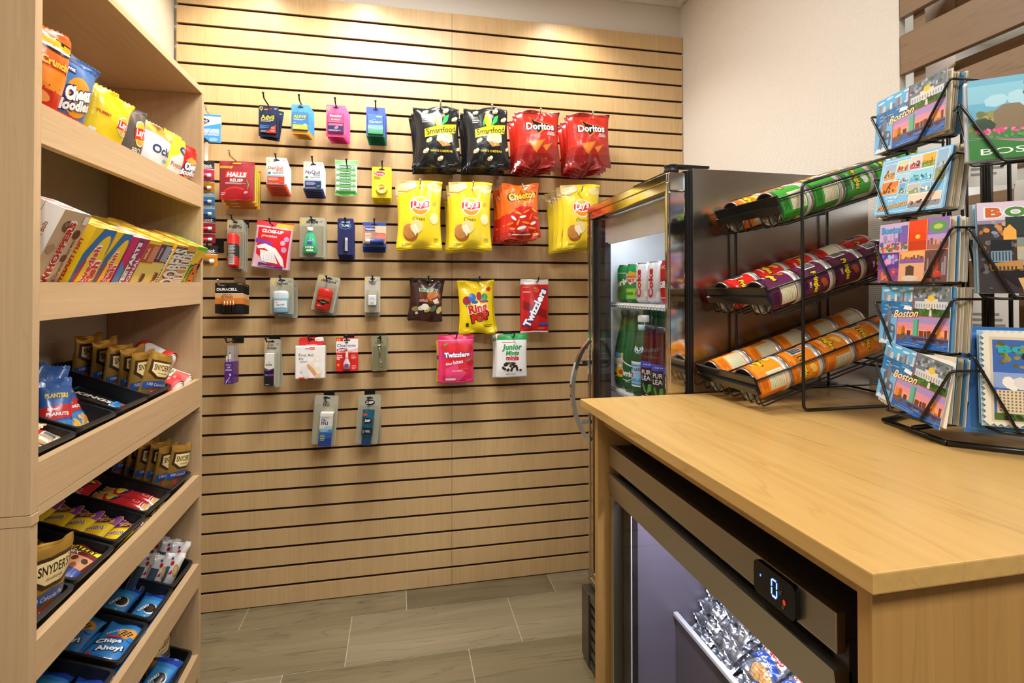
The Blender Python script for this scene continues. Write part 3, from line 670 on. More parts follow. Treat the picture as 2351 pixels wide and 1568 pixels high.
def med(card, art_l, pk, pkart, pr=(.06, .06, .94, .76), D=.012, rim=None):
    "medicine card: backing card, printed carton in a clear blister"
    def mk(W, H):
        t = thing('medicine_card', None, None)
        sheet('backing_card', W, H, .0008, card, art_l+([R(0, 0, 1, .1, rim)] if rim else []), .004, True, t)
        x0, y0, x1, y1 = pr; w, h = (x1-x0)*W, (y1-y0)*H; l = ((x0+x1)/2*W-W/2, -.0004, (y0+y1)/2*H-H/2)
        carton('sachet_box', w*.9, h*.9, D*.8, pk, pkart, parent=t, loc=l)
        shell('blister', w, h, D, t, l, CLEAR); return t
    return mk
NAVY = '#17264a'
hang('advil', med(NAVY, pin(NAVY)+[R(.33, .885, .67, .925, '#d5402e')], NAVY, [P([(.35, 0), (1, 0), (1, .45)], '#c63326'), P([(0, .2), (.7, .28), (0, .31)], '#3c6fae'), P([(0, .3), (.75, .36), (0, .41)], '#3c6fae'), T('Advil', .47, .80, .82, '#f6e330', bold=.03), TINY(.06, .58, .92, .70, 2, '#e8e8ea'), E(.80, .27, .09, .06, '#e8e4dc'), E(.80, .27, .06, .04, '#c63326'), TINY(.05, .06, .5, .13, 2, '#ddd'), T('Tablets', .8, .12, .28, '#fff')]),
     2, (594, 241, 639.5, 315), (.075, .05), (8, 9), 'navy and red pain reliever card', 'in the top row left', 'medicine card', 'cards on the pain reliever hook', (604, 213), .15, rolls=[0, 8])
hang('aleve', med('#4f95cb', [], '#4386c0', [R(0, 0, 1, .27, '#f2c23a'), E(.82, .27, .12, .06, '#dfeaf4'), T('ALEVE', .48, .73, .88, '#f7dd45', shear=.2, bold=.03, out='#1f4c86'), TINY(.06, .52, .9, .62, 2, '#dcebf6'), E(.13, .37, .08, .05, '#7db1dc'), TINY(.08, .06, .55, .2, 3, '#fff3cf')], rim='#e79a28', pr=(.05, .1, .95, .76)),
     5, (669, 239, 711.5, 309), (.115, .035), (11, 14), 'sky blue and yellow pain reliever card', 'in the top row', 'medicine card', 'cards on the blue and yellow hook', (686, 218), .16)
hang('benadryl', med('#df5a92', pin('#df5a92'), '#d94b84', [R(0, .0, 1, .50, '#2a2360'), R(.05, .34, .95, .45, '#e2708f'), E(.55, .24, .14, .07, '#e57b96', 25), T('Benadryl', .5, .84, .76, '#fff', shear=.15, bold=.03, out='#23205a'), T('ALLERGY', .5, .66, .62, '#fbe3ea', shear=.2), TINY(.08, .54, .92, .57, 1, '#c9bfe2'), TINY(.06, .05, .9, .14, 2, '#cfc6ea')], rim='#d0387c', pr=(.05, .1, .95, .76)),
     4, (749, 240, 793.5, 316), (.105, .035), (11, 17), 'pink allergy medicine card', 'in the top row', 'medicine card', 'cards on the pink hook', (769, 225), .15)
hang('claritin', med('#3c58b4', [], '#4a80c2', [R(0, 0, 1, .16, '#3fa06e'), E(.5, .16, .7, .06, '#4fb07c'), P([(0, .22), (1, .22), (1, .45), (0, .45)], '#86b4dd'), E(.72, .90, .2, .04, '#d4e4f4'), T('Claritin', .42, .62, .68, '#f2f6fb', shear=.12, bold=.005), T('24', .85, .62, .16, '#f0d75a', shear=.2), TINY(.08, .26, .5, .30, 1, '#d98b7c'), TINY(.3, .72, .62, .76, 1, '#dbe8f5')], rim='#1d7a55', pr=(.05, .04, .95, .76)),
     6, (841, 245, 884, 315), (.12, .03), (5, 22), 'blue and green allergy medicine card', 'in the top row right', 'medicine card', 'cards on the blue and green hook', (862, 232), .15)
def quil(word, c, c2):
    return med('#e9ebef', pin('#e9ebef'), '#f3f3f4', [R(0, 0, 1, .50, '#4f9ad0'), R(0, .42, 1, .50, '#9cc6e6'), R(.02, .02, .98, .42, c2), T(word, .48, .86, .86, c, bold=.02), T('SEVERE', .72, .735, .4, c), P([(.04, .66), (.2, .66), (.2, .58), (.12, .53), (.04, .58)], '#2e7d4f'), T('VapoCOOL', .62, .61, .66, '#2b4a6a'), TINY(.06, .22, .75, .38, 4, '#f2d9cf' if c2[1] != '2' else '#c9c7e6'), E(.82, .16, .12, .045, '#e06a2a' if c2[1] != '2' else '#3f8f5c', 20), TINY(.06, .05, .9, .09, 1, '#eee')], pr=(.04, .03, .96, .74), rim=c2)
hang('dayquil', quil('DayQuil', '#d8491f', '#d9482a'), 7, (611.5, 361, 658.5, 430), (.13, .03), (11, 24), 'white, blue and orange cold medicine card', 'in the second row', 'medicine card', 'cards on the daytime cold medicine hook', (632, 354), .15)
hang('nyquil', quil('NyQuil', '#27357a', '#262a66'), 5, (697, 371, 742.5, 440), (.115, .035), (6, 18), 'white and indigo night cold medicine card', 'in the second row', 'medicine card', 'cards on the night cold medicine hook', (716, 360), .14)
def gum(W, H):
    t = thing('gum_multipack', None, None)
    bag('film_wrap', W, H, .012, '#dfeee0', [R(0, 0, 1, .1, '#5cc35a'), R(0, .9, 1, 1, '#7ccf7a')], 4, foil, seal=.06, parent=t)
    for k in range(5):
        o = carton('gum_stick_pack', W*.86, H*.125, .006, '#e9efe6', [R(0, 0, 1, .22, '#62c45c'), R(0, .82, 1, 1, '#62c45c'), P([(.14, .5), (.22, .85), (.72, .85), (.80, .5), (.72, .15), (.22, .15)], '#1f6b3a'), T('SPEARMINT', .47, .5, .56, '#f4f8f2', bold=.03), E(.9, .45, .05, .25, '#7fce78')], parent=t, loc=(0, -.0052, H*(.30-.155*k)))
    return t
hang('gum', gum, 1, (769, 368, 821, 450), (.06, .06), (0, 0), 'green and white spearmint gum multipack', 'in the second row', 'gum', 'gum on the slatwall', (795, 366), .12)
def carmex(W, H):
    t = thing('balm_card', None, None)
    sheet('backing_card', W, H, .0008, '#f0dc22', [E(.84, .92, .09, .045, '#d8c21c'), E(.84, .92, .065, .033, '#f0dc22'), E(.38, .79, .31, .085, '#fff'), E(.38, .79, .29, .075, '#cf2a22'), T('Carmex', .38, .79, .48, '#fff', bold=.02), TINY(.1, .6, .5, .7, 4, '#4a4416'), TINY(.06, .03, .4, .05, 1, '#4a4416'), TINY(.55, .03, .95, .05, 1, '#4a4416')], .006, True, t)
    g = M(); r = W*.27; X = Matrix.Translation((0, -.001, -H*.22)) @ Matrix.Rotation(RAD(90), 4, 'X')
    g.lathe([(0, .0), (r*1.15, 0), (r*1.15, .003), (r, .004), (r, .012), (r*.94, .0135), (r*.8, .0135), (r*.78, .0128), (0, .0128)], mat('#efe05a', .25), 24, X)
    art(g, [P([(.3, .38), (.72, .5), (.70, .64), (.28, .52)], '#c9302a')], 2*r, 2*r, lambda x, z, o: (x-r, -.0141-o, z-r-H*.22)); g.obj('balm_jar', t); return t
hang('carmex', carmex, 4, (854, 383, 899, 455), (.085, .04), (1, 13), 'yellow lip balm jar card', 'in the second row right', 'lip balm', 'cards on the yellow balm hook', (877, 370), .12)
# cough drops: red pouches with yellow ones between
redp = [R(0, .92, 1, 1, '#8f2430'), P([(.02, .805), (.36, .805), (.40, .865), (.02, .865)], '#f0b429'), T('NEW LOOK', .19, .835, .3, '#b32424', shear=.15), P([(.16, .56), (.78, .56), (.82, .73), (.20, .73)], '#d83a33'), T('HALLS', .5, .645, .56, '#fff', shear=.18, bold=.05), T('RELIEF', .5, .50, .37, '#f7f1ee', bold=.03), TINY(.18, .40, .82, .45, 2, '#e6c9c9'), E(.48, .06, .42, .28, '#dd4038'), E(.48, .05, .39, .25, '#b5202a'), E(.80, .16, .17, .13, '#a3182a'), E(.76, .20, .06, .03, '#e99aa0', 20), P([(.82, .28), (.86, .40), (.80, .53), (.78, .53), (.83, .40), (.80, .28)], '#7c9a3a'), TINY(.05, .12, .2, .2, 2, '#f4dede'), R(.38, .925, .62, .955, '#f0b429')]
yelp = [R(0, .92, 1, 1, '#e2a92a'), P([(.16, .56), (.78, .56), (.82, .73), (.20, .73)], '#d83a33'), T('HALLS', .5, .645, .56, '#fff', shear=.18, bold=.05), E(.48, .06, .42, .2, '#c9722a'), TINY(.2, .06, .5, .1, 1, '#fff2d0'), R(.94, .1, .97, .95, '#6aa63c')]
hang('halls', lambda W, H: bag('cough_drop_pouch', W, H, .018, '#9a2731', redp, 5, lambda h: mat(h, .42, 0, .45), seal=.045, zig=False, pinch=.02, wr=.4), 1, (504, 369, 585, 461), (.125, .125), (0, 0), 'dark red cough drop pouch', 'in the second row left', 'cough drops', 'pouches on the cough drop hook', (525, 345), .19, metal=True, hooklabel='chrome hook holding the stack of red and yellow cough drop pouches')
hang('hallsy', lambda W, H: bag('cough_drop_pouch', W, H, .016, '#e8b02c', yelp, 6, lambda h: mat(h, .42, 0, .45), seal=.045, zig=False, pinch=.02, wr=.4), 3, (510, 378, 589, 468), (.10, .055), (10, 15), 'yellow cough drop pouch behind the red one', 'in the second row left', 'cough drops', 'pouches on the cough drop hook')
hang('halls', None, 1, (521, 390, 600, 480), (.035, .035), (0, 0), 'half hidden red cough drop pouch', 'nearest the wall', 'cough drops', 'pouches on the cough drop hook')
# lip balm clip strip at the shelf end
def balm_card(top, bot, tube, cap='#f0eee8', clip=True):
    def mk(W, H):
        t = thing('balm_card', None, None)
        sheet('backing_card', W, H, .0008, bot, [R(0, .52, 1, 1, top), E(.5, .53, .62, .07, '#f4f4f4'), E(.5, .50, .64, .07, bot), T('Stick', .66, .74, .46, '#fff', shear=.25), R(.3, .64, .95, .655, '#ddd')], .004, True, t)
        g = M(); r = H*.10; X = Matrix.Translation((-W*.36, -.002-r, -H*.28)) @ Matrix.Rotation(RAD(90), 4, 'Y')
        g.lathe([(0, 0), (r, 0), (r, W*.56), (r*.95, W*.565)], mat(tube, .3), 16, X); g.lathe([(r*1.08, W*.565), (r*1.08, W*.70), (r*.9, W*.73), (0, W*.735)], mat(cap, .3), 16, X); g.obj('balm_tube', t)
        shell('blister', W*.92, H*.40, .014, t, (0, -.0004, -H*.26)); return t
    return mk
BG = 'lip balms on the clip strip'
def header(W, H):
    return sheet('strip_header_card', W, H, .0015, '#f1f2f2', [R(0, .93, 1, 1, '#3f97dc'), P([(.02, .48), (1, .70), (1, 0), (.5, 0)], '#3f97dc'), P([(.02, .48), (.62, 0), (0, 0), (0, .45)], '#17181a'), E(.3, .76, .30, .10, '#2a2b2d'), T('Stick', .36, .76, .36, '#fff', shear=.25), T('LIPS FIRST', .38, .645, .3, '#555'), T('MOISTURIZES', .66, .45, .56, '#fff', bold=.03), T('AND SOFTENS', .66, .39, .56, '#fff', bold=.03), T('FOR SMOOTH', .66, .33, .56, '#e8f3fb'), T('LIPS EVERYDAY', .66, .27, .56, '#e8f3fb'), TINY(.6, .05, .94, .18, 4, '#cfe6f7')], .001, False)
hang('bhead', header, 1, (443, 260.5, 507, 328), (.10, .10), (0, 0), 'blue, white and black lip balm header card', 'beside the shelf end', 'sign', BG, (471, 243), .12, metal=True, hooklabel='chrome wire hook above the lip balm header card')
for i, (nm, tp_, bt, tb, y0, y1, xr, dsc) in enumerate((('b1', '#2c2c30', '#c2335c', '#d3406e', 368, 414, 492, 'pink lip balm card at the top of the strip'), ('b2', '#2c2c30', '#d8962a', '#3a3634', 399, 441.5, 492, 'orange lip balm card below the pink one'), ('b3', '#8fbfe2', '#3f8ccc', '#3656a4', 434, 471.5, 493, 'upper light blue lip balm card'), ('b3', 0, 0, 0, 464, 498.5, 493.5, 'lower light blue lip balm card'), ('b4', '#222226', '#9c1f34', '#d6485a', 494, 534, 494, 'upper dark red lip balm card'), ('b4', 0, 0, 0, 522, 556, 494.5, 'lower dark red lip balm card'))):
    of = .085-.004*i; a = at(xr-46, y0, Y=YW-of); b = at(xr, y1, Y=YW-of)
    k = ('balm', nm); o = dup(_made[k]) if k in _made else balm_card(tp_, bt, tb)(b.x-a.x, a.z-b.z)
    _made.setdefault(k, o); o.matrix_world = frame((a+b)/2, (0, -1, 0)); tag(o, dsc+', hanging beside the shelf end', 'lip balm', BG)
hang('b5', balm_card('#26262a', '#dc8f20', '#4a4642'), 1, (449, 563, 499.5, 611), (.10, .10), (0, 0), 'amber and black lip balm card hanging', 'below the clip strip', 'lip balm', BG, (474, 556), .13)
g = M(); a = at(474, 330, Y=YW-.062); b = at(474, 560, Y=YW-.062); g.box(a.x-.006, a.x+.006, a.y, a.y+.0012, b.z, a.z+.02, mat('#e8e8e6', .3)); tag(g.obj('clip_strip'), 'narrow white clip strip carrying the lip balm cards by the shelf end', 'display strip')
# ---- third row
GREYCARD = '#a9a795'
def kit(name, label, front, item, card=GREYCARD, lc='#1e1e1c', bl=(.04, .03, .96, .80), bd=.028, pins=True, lb=None, extra=None, rr=.006):
    def mk(W, H):
        t = thing(name, None, None)
        sheet('backing_card', W, H, .0009, card, (pin(card) if pins else [])+label+[TINY(.3, .015, .7, .035, 1, '#33322c')], rr, True, t)
        item(t, W, H); x0, y0, x1, y1 = bl
        shell('blister', (x1-x0)*W, (y1-y0)*H, bd, t, ((x0+x1)/2*W-W/2, -.0004, (y0+y1)/2*H-H/2), CLEAR); return t
    return mk
def foam(t, W, H):
    g = M(); r = W*.29; z0 = -H*.45; h = H*.66; X = Matrix.Translation((-W*.06, -.003-r, z0))
    rd = mat('#d8261f', .3); bk = mat('#2a2626', .35)
    g.lathe([(0, 0), (r, 0), (r*1.02, .004), (r*1.02, h*.30), (r*1.02, h*.68), (r, h*.685), (r, h*.95), (r*.9, h*.99), (0, h)], [rd, rd, rd, bk, rd, rd, rd, rd], 24, X)
    cyl_art(g, [R(0, 0, 1, .24, '#c8211c'), R(.2, .03, .8, .47, '#d9d6d0')]+[R(.24, .06+.05*k, .76, .09+.05*k, '#5a5856') for k in range(8)]+[TINY(.1, .52, .9, .94, 8, '#cfcac4')], r*1.02, h*.66, z0+.004, r*1.9, paper, Matrix.Translation((-W*.06, -.003-r, 0))); g.obj('foam_can', t)
hang('foamy', kit('travel_pack', [T('Gillette', .55, .885, .4, '#333', shear=.2, bold=.03), T('Foamy', .53, .845, .78, '#2a2a28', bold=.02)], None, foam, bl=(.03, .03, .97, .80)), 3, (521.5, 504, 559, 617), (.085, .04), (10, 9), 'grey travel card with a red shaving foam can', 'in the third row left', 'toiletry pack', 'cards on the shaving foam hook', (530, 493), .16)
fl_art = [R(0, .90, 1, 1, '#d83a4a'), P([(.5, .89), (1, .89), (1, .98), (.55, .98)], '#e6b93a'), R(0, .86, 1, .885, '#e9c9d2'), P([(.06, .86), (.95, .86), (.93, .06), (.5, .05), (.08, .30)], '#d9202e'), P([(.03, .62), (.5, .56), (.5, .49), (.03, .52)], '#8a3fa0'), T('CLOSE-UP', .46, .79, .58, '#fff', shear=.2, bold=.05), T('precision', .38, .68, .42, '#cfe8e2', shear=.2), E(.86, .66, .07, .055, '#c7a2c8'), E(.77, .57, .07, .055, '#d6a9c4'), E(.82, .43, .075, .06, '#c49ac4'), P([(.08, .46), (.3, .52), (.60, .44), (.82, .24), (.88, .06), (.78, .1), (.6, .30), (.3, .42), (.12, .40)], '#f4f1f0'), P([(.18, .38), (.55, .36), (.7, .12), (.25, .14)], '#efecec'), E(.30, .26, .1, .07, '#f8f6f5'), [R(.3+.07*k, .15, .315+.07*k, .34, '#d8cfcf') for k in range(5)], P([(.18, .12), (.84, .05), (.84, .0), (.18, .05)], '#6d2a8c'), TINY(.22, .05, .78, .07, 1, '#e8d8ee')]
hang('flosser', lambda W, H: bag('dental_pick_pouch', W, H, .016, '#e3bcc8', fl_art, 9, lambda h: mat(h, .25, 0, .6), seal=.06, zig=False, pinch=.015, wr=.5), 2, (584, 509, 669, 618), (.07, .05), (2, 2), 'red and purple resealable dental pick pouch', 'in the third row', 'toiletry pack', 'pouches on the dental pick hook', (618, 502), .13, rolls=[7, 5])
def scope(t, W, H):
    gm = mat('#3fb98c', .15, 0, .5); g = M(); z0 = -H*.41; h = H*.66; r = W*.27; X = Matrix.Translation((-W*.05, -.016, z0))
    g.lathe([(0, 0), (r*.9, .0), (r, .004), (r*1.0, h*.25), (r*.86, h*.5), (r*.62, h*.7), (r*.32, h*.80), (r*.32, h*.86)], gm, 24, X, sx=1, sy=.5); o = g.obj('mouthwash_bottle', t)
    g = M(); g.lathe([(r*.36, h*.83), (r*.42, h*.84), (r*.42, h*.99), (0, h)], mat('#e9edf2', .3), 20, X, sy=.7); g.obj('cap', o)
    g = M(); art(g, [E(.5, .30, .42, .16, '#2f9a5a'), P([(.3, .5), (.7, .5), (.64, .9), (.36, .9)], '#2a4f9c'), T('scope', .48, .30, .6, '#fff', bold=.02), R(.25, .1, .75, .2, '#dfeee8'), T('Crest', .5, .68, .3, '#fff')], r*2, h*.7, lambda x, z, o: (-W*.05+x-r, -.0165-r*.52*math.sqrt(max(0, 1-((x-r)/r*.9)**2))*(1 if z < h*.3 else 1-.55*(z-h*.3)/(h*.4))-o, z0+z), gx=[r*2*i/8 for i in range(1, 8)], gz=[h*.7*i/8 for i in range(1, 8)]); g.obj('label', o)
hang('scope', kit('travel_pack', [T('scope', .5, .875, .46, '#1d1d1c', bold=.03)], None, scope, bl=(.03, .03, .97, .80), bd=.034), 5, (688, 499, 745.5, 591), (.12, .035), (6, 7), 'grey travel card with a green mouthwash bottle', 'in the third row', 'toiletry pack', 'cards on the mouthwash hook', (714, 498), .15)
def tums(t, W, H):
    g = M(); g.box(-W*.10, W*.14, -.012, -.001, -H*.40, -H*.04, mat('#dfe3ea', .35), bev=.002); art(g, [R(0, 0, .35, 1, '#1c1c22'), R(.4, .1, .95, .8, '#6f86c0'), TINY(.45, .15, .9, .9, 9, '#f2f2f2')], W*.24, H*.36, lambda x, z, o: (-W*.10+x, -.012-o, -H*.40+z)); g.obj('tablet_roll', t)
hang('tums', kit('travel_pack', [E(.48, .80, .36, .10, '#3a9ac4'), E(.48, .80, .32, .085, '#1d2560'), T('TUMS', .48, .80, .5, '#f4f6fa', bold=.04), T('antacid', .5, .905, .5, '#cfe0f0')], None, tums, card='#20275f', bl=(.08, .08, .92, .70), bd=.016, pins=False), 3, (775, 501, 812, 585), (.08, .04), (3, 12), 'indigo antacid card', 'in the third row', 'medicine card', 'cards on the antacid hook', (792, 501), .10)
def vas(t, W, H):
    g = M(); r = H*.085; X = Matrix.Translation((-W*.38, -.002-r, -H*.27)) @ Matrix.Rotation(RAD(90), 4, 'Y'); g.lathe([(0, 0), (r, 0), (r, W*.2)], mat('#eee9e2', .3), 18, X); g.lathe([(r, W*.2), (r, W*.78), (0, W*.78)], mat('#3a57b0', .3), 18, X); g.obj('balm_tube', t)
hang('vaseline', kit('balm_card', [R(0, .13, 1, .86, '#b08363'), R(0, 0, 1, .14, '#24408f'), P([(.4, .86), (1, .86), (1, .5), (.55, .6)], '#dcbf9f'), P([(0, .86), (1, .93), (1, 1), (0, 1)], '#2d50a8'), E(.74, .50, .26, .07, '#c4685c', 5), E(.78, .42, .24, .10, '#d07a6c', 5), R(.10, .64, .52, .82, '#2a52b0'), T('Vaseline', .31, .73, .4, '#fff'), TINY(.1, .36, .42, .58, 4, '#e9d9c9')], None, vas, card='#2d50a8', bl=(.05, .07, .95, .32), bd=.016, pins=False, rr=.001), 5, (833, 510, 886.5, 567), (.095, .035), (0, 14), 'blue and tan lip balm tube card', 'in the third row right', 'lip balm', 'cards on the lips picture hook', (859, 503), .12)
# ---- fourth row
def batt(t, W, H):
    r = W*.052
    for k in range(4):
        g = M(); X = Matrix.Translation((-W*.155+W*.105*k, -.003-r, -H*.47)); h = H*.38
        g.lathe([(0, 0), (r, 0), (r, h*.62), (r, h*.96), (r*.4, h*.965), (r*.4, h), (0, h)], [mat('#2b2725', .3, .4)]*2+[mat('#c98a5c', .25, .8)]*4, 14, X); g.obj('battery', t)
hang('batt', kit('battery_card', [R(0, .30, 1, .64, '#c87a35'), R(0, .50, 1, .64, '#d8a06a'), R(0, .638, 1, .648, '#f2efe8'), T('DURACELL', .42, .78, .72, '#f7f5f1', bold=.03), T('GUARANTEED', .42, .60, .34, '#3b2413'), T('10 YEARS', .42, .535, .4, '#2a1a0e', bold=.02), T('AAA4', .88, .96, .18, '#d5812f', bold=.03)], None, batt, card='#161412', bl=(.22, .02, .78, .42), bd=.018, pins=False, rr=.003), 4, (494, 649, 559, 719), (.14, .05), (14, 4), 'black and copper battery card', 'in the fourth row left', 'battery pack', 'cards on the battery hook', (500, 643), .26, metal=True)
def stick(body, cap, label, capc):
    def f(t, W, H):
        g = M(); w, h, d = W*.66, H*.60, .022; z0 = -H*.45; X = Matrix.Translation((0, -.003-d/2, z0)); 
        bm_, cm_ = mat(body, .3), mat(cap, .25)
        pr = [(0, 0), (w*.46, 0), (w*.5, .004), (w*.5, h*.64)]; g.lathe(pr, bm_, 28, X, sy=d/w)
        o = g.obj('deodorant_stick', t)
        g = M(); g.lathe([(w*.5, h*.645), (w*.5, h*.86), (w*.44, h*.95), (w*.28, h*.99), (0, h)], cm_, 28, X, sy=d/w); g.obj('cap', o)
        g = M(); art(g, label, w*.9, h*.5, lambda x, z, oo: (x-w*.45, -.003-d/2-d/2*math.sqrt(max(0, 1-((x-w*.45)/(w*.5))**2))-oo, z0+.05*h+z), gx=[w*.9*i/12 for i in range(1, 12)], clip=True); g.obj('label', o)
    return f
hang('secret', kit('travel_pack', [T('Secret', .52, .84, .5, '#2a2a2a', rot=4, shear=.35)], None, stick('#8fbfe0', '#cfdfe8', [R(.06, .3, .94, .98, '#eef2f5'), T('Secret', .5, .62, .6, '#31507a', rot=6, shear=.3), P([(.1, .36), (.55, .42), (.9, .38), (.9, .33), (.1, .31)], '#7fb2d8'), TINY(.12, .8, .4, .9, 2, '#c98aa0')], '#dfe9ef'), bl=(.05, .03, .95, .78), bd=.030), 2, (620, 638, 674, 721), (.08, .04), (10, 10), 'grey travel card with a pale blue deodorant', 'in the fourth row', 'toiletry pack', 'cards on the blue deodorant hook', (642, 633), .13)
hang('oldspice', kit('travel_pack', [T('Old Spice', .5, .845, .68, '#26241f', shear=.35)], None, stick('#c8231d', '#cf2a22', [P([(.05, .8), (.95, .8), (.95, .98), (.05, .98)], '#b5561c'), R(.05, .55, .95, .72, '#1a1513'), E(.5, .60, .24, .26, '#17130f'), T('SWAGGER', .5, .60, .38, '#efe9df'), TINY(.1, .2, .45, .32, 2, '#efc8c0'), R(.3, .02, .7, .1, '#98140f')], '#d8322a'), bl=(.05, .03, .95, .78), bd=.030), 3, (722, 633, 774, 715), (.10, .04), (3, 10), 'grey travel card with a bright red deodorant', 'in the fourth row', 'toiletry pack', 'cards on the red deodorant hook', (749, 634), .13, rolls=[12, 9, 3])
def floss(t, W, H):
    g = M(); g.box(-W*.26, W*.26, -.016, -.001, -H*.30, -H*.02, mat('#e9ebef', .3), bev=.003); art(g, [E(.5, .58, .28, .17, '#9cc0e4'), E(.5, .52, .2, .1, '#e9ebef'), TINY(.2, .12, .8, .34, 3, '#9aa6b8')], W*.52, H*.28, lambda x, z, o: (-W*.26+x, -.016-o, -H*.30+z)); g.obj('floss_box', t)
hang('floss', kit('travel_pack', [T('Dental', .5, .86, .5, '#2a2a26', shear=.2), T('Floss', .5, .805, .38, '#2a2a26', shear=.2), E(.25, .66, .14, .05, '#b9b8a4', 40)], None, floss, card='#b9b6a8', bl=(.07, .03, .93, .62), bd=.022), 3, (837.5, 635, 873, 717), (.08, .04), (0, 11), 'grey dental floss card', 'in the fourth row right', 'toiletry pack', 'cards on the dental floss hook', (855, 634), .10)
# ---- fifth row
def usb(W, H):
    t = thing('cable_box', None, None)
    o = carton('printed_sleeve', W*.96, H*.58, .024, '#5b2a8e', [T('TYPE C', .48, .86, .66, '#f2eef8', bold=.03), T('USB', .5, .75, .42, '#f2eef8', bold=.03), T('CABLE', .48, .64, .76, '#f2eef8', bold=.03), P([(.16, .04), (.20, .14), (.44, .22), (.60, .34), (.64, .33), (.50, .19), (.28, .12), (.26, .04)], '#e8e2f0'), E(.68, .42, .10, .06, '#f2eef8', 20), TINY(.42, .08, .85, .14, 2, '#b9a4d4')], parent=t, loc=(0, 0, -H*.21))
    g = M(); w = mat('#efefec', .3); g.box(-W*.10, W*.14, -.016, -.008, H*.14, H*.27, w, bev=.001); g.box(-W*.04, W*.08, -.0145, -.0095, H*.27, H*.33, mat('#c9c9c9', .3, .8)); g.box(-W*.40, -W*.24, -.016, -.009, H*.12, H*.22, w, bev=.001); g.box(-W*.38, -W*.26, -.0145, -.0105, H*.22, H*.28, mat('#c9c9c9', .3, .8))
    g.tube([(W*.02, -.012, H*.14), (W*.02, -.012, H*.04)], .002, w); g.tube([(-W*.32, -.0125, H*.12), (-W*.32, -.0125, H*.04)], .002, w); g.obj('cable_plugs', t)
    g = M(); g.box(-W/2, W/2, -.0255, .0005, -H/2, H/2, CLEAR, bev=.001); g.box(-W*.4, W*.4, -.0007, -.0004, H*.08, H*.5, mat('#b2a9a8', .5)); g.obj('clear_case', t); return t
hang('usb', usb, 3, (520, 793, 539.5, 879), (.135, .045), (9, -1), 'slim purple charging cable box', 'in the fifth row left', 'cable pack', 'boxes on the charging cable hook', (518, 777), .155)
def kotex(t, W, H):
    carton('tampon_box', W*.60, H*.66, .022, '#efeeea', [P([(0, 0), (1, 0), (1, .52), (.6, .47), (.3, .45), (0, .50)], '#1d1a1e'), P([(0, .50), (.3, .45), (.6, .47), (1, .52), (1, .55), (.5, .5), (0, .56)], '#7a4a9a'), R(.1, .30, .95, .36, '#7a3fa0'), E(.2, .33, .1, .03, '#4a8fd0'), T('U.', .5, .73, .16, '#1d1a1e'), T('kotex', .48, .66, .7, '#1d1a1e', bold=.02), TINY(.1, .03, .7, .07, 1, '#bbb')], side='#dcdad6', parent=t, loc=(-W*.07, -.001, -H*.12))
hang('kotex', kit('travel_pack', [T('U.', .5, .875, .18, '#22211c'), T('kotex', .5, .815, .58, '#22211c', bold=.02)], None, kotex, bl=(.05, .03, .95, .73), bd=.028), 2, (606.5, 779, 642, 888), (.085, .05), (6, 1), 'grey travel card with a black and white box', 'in the fifth row', 'toiletry pack', 'cards on the sanitary pack hook', (610, 776), .145, rolls=[1, -3])
def faid(W, H):
    t = thing('first_aid_kit', None, None)
    poly = rrect(W*.82, H*.34, .012); sheet('hang_tab', W*.82, H*.34, .001, '#d32a24', [E(.86, .86, .2, .16, '#f3efe9'), R(.66, .74, 1, .95, '#f3efe9'), TINY(.7, .78, .9, .88, 2, '#c44'), TINY(.3, .42, .8, .5, 2, '#f1c9c4')], .012, True, t).location = (0, .002, H*.33)
    carton('kit_case', W, H*.80, .016, '#f1efeb', [T('care', .405, .91, .16, '#d3352d', bold=.02), R(.48, .88, .64, .97, '#d3352d'), T('pak', .56, .925, .13, '#f1efeb', bold=.02), T('First Aid', .36, .72, .48, '#33302e', bold=.004), T('Kit', .20, .61, .15, '#33302e', bold=.004), R(.12, 0, .3, .05, '#d3352d'), R(.4, 0, .6, .02, '#d3352d'), E(.74, .60, .115, .105, '#efe6d6'), R(.70, .56, .79, .64, '#f8f4ec'), P([(.36, .40), (.44, .46), (.80, .10), (.70, .02)], '#dfa06a'), P([(.5, .5), (.68, .58), (.92, .2), (.74, .1)], '#efe4cf'), P([(.16, .34), (.38, .42), (.5, .1), (.30, .04)], '#e6e4e4'), R(.64, .34, .80, .5, '#f7f3ea'), P([(.66, .1), (.86, .16), (.86, .04), (.66, .03)], '#e8c69a'), TINY(.15, .50, .45, .55, 2, '#9a9693'), T('21', .19, .2, .06, '#55504c')], parent=t, loc=(0, 0, -H*.10), bev=.004, side='#e4e2de')
    return t
hang('faid', faid, 3, (680, 775, 748, 867), (.10, .045), (2, 3), 'white first aid kit with a red hang tab', 'in the fifth row', 'first aid kit', 'kits on the first aid hook', (708, 773), .125)
def eyes(t, W, H):
    g = M(); X = Matrix.Translation((0, -.010, -H*.42)); g.lathe([(0, 0), (W*.155, 0), (W*.16, H*.16), (W*.07, H*.30), (W*.06, H*.33)], mat('#f2dfe2', .25), 20, X, sy=.5); g.lathe([(W*.07, H*.33), (W*.06, H*.46), (W*.03, H*.50), (0, H*.5)], mat('#f2e6e6', .3), 16, X, sy=.8)
    art(g, [E(.5, .55, .4, .3, '#7a5aa8'), R(.15, .1, .85, .3, '#c4505c')], W*.26, H*.17, lambda x, z, o: (x-W*.13, -.0205-o, -H*.40+z)); g.obj('eye_drop_bottle', t)
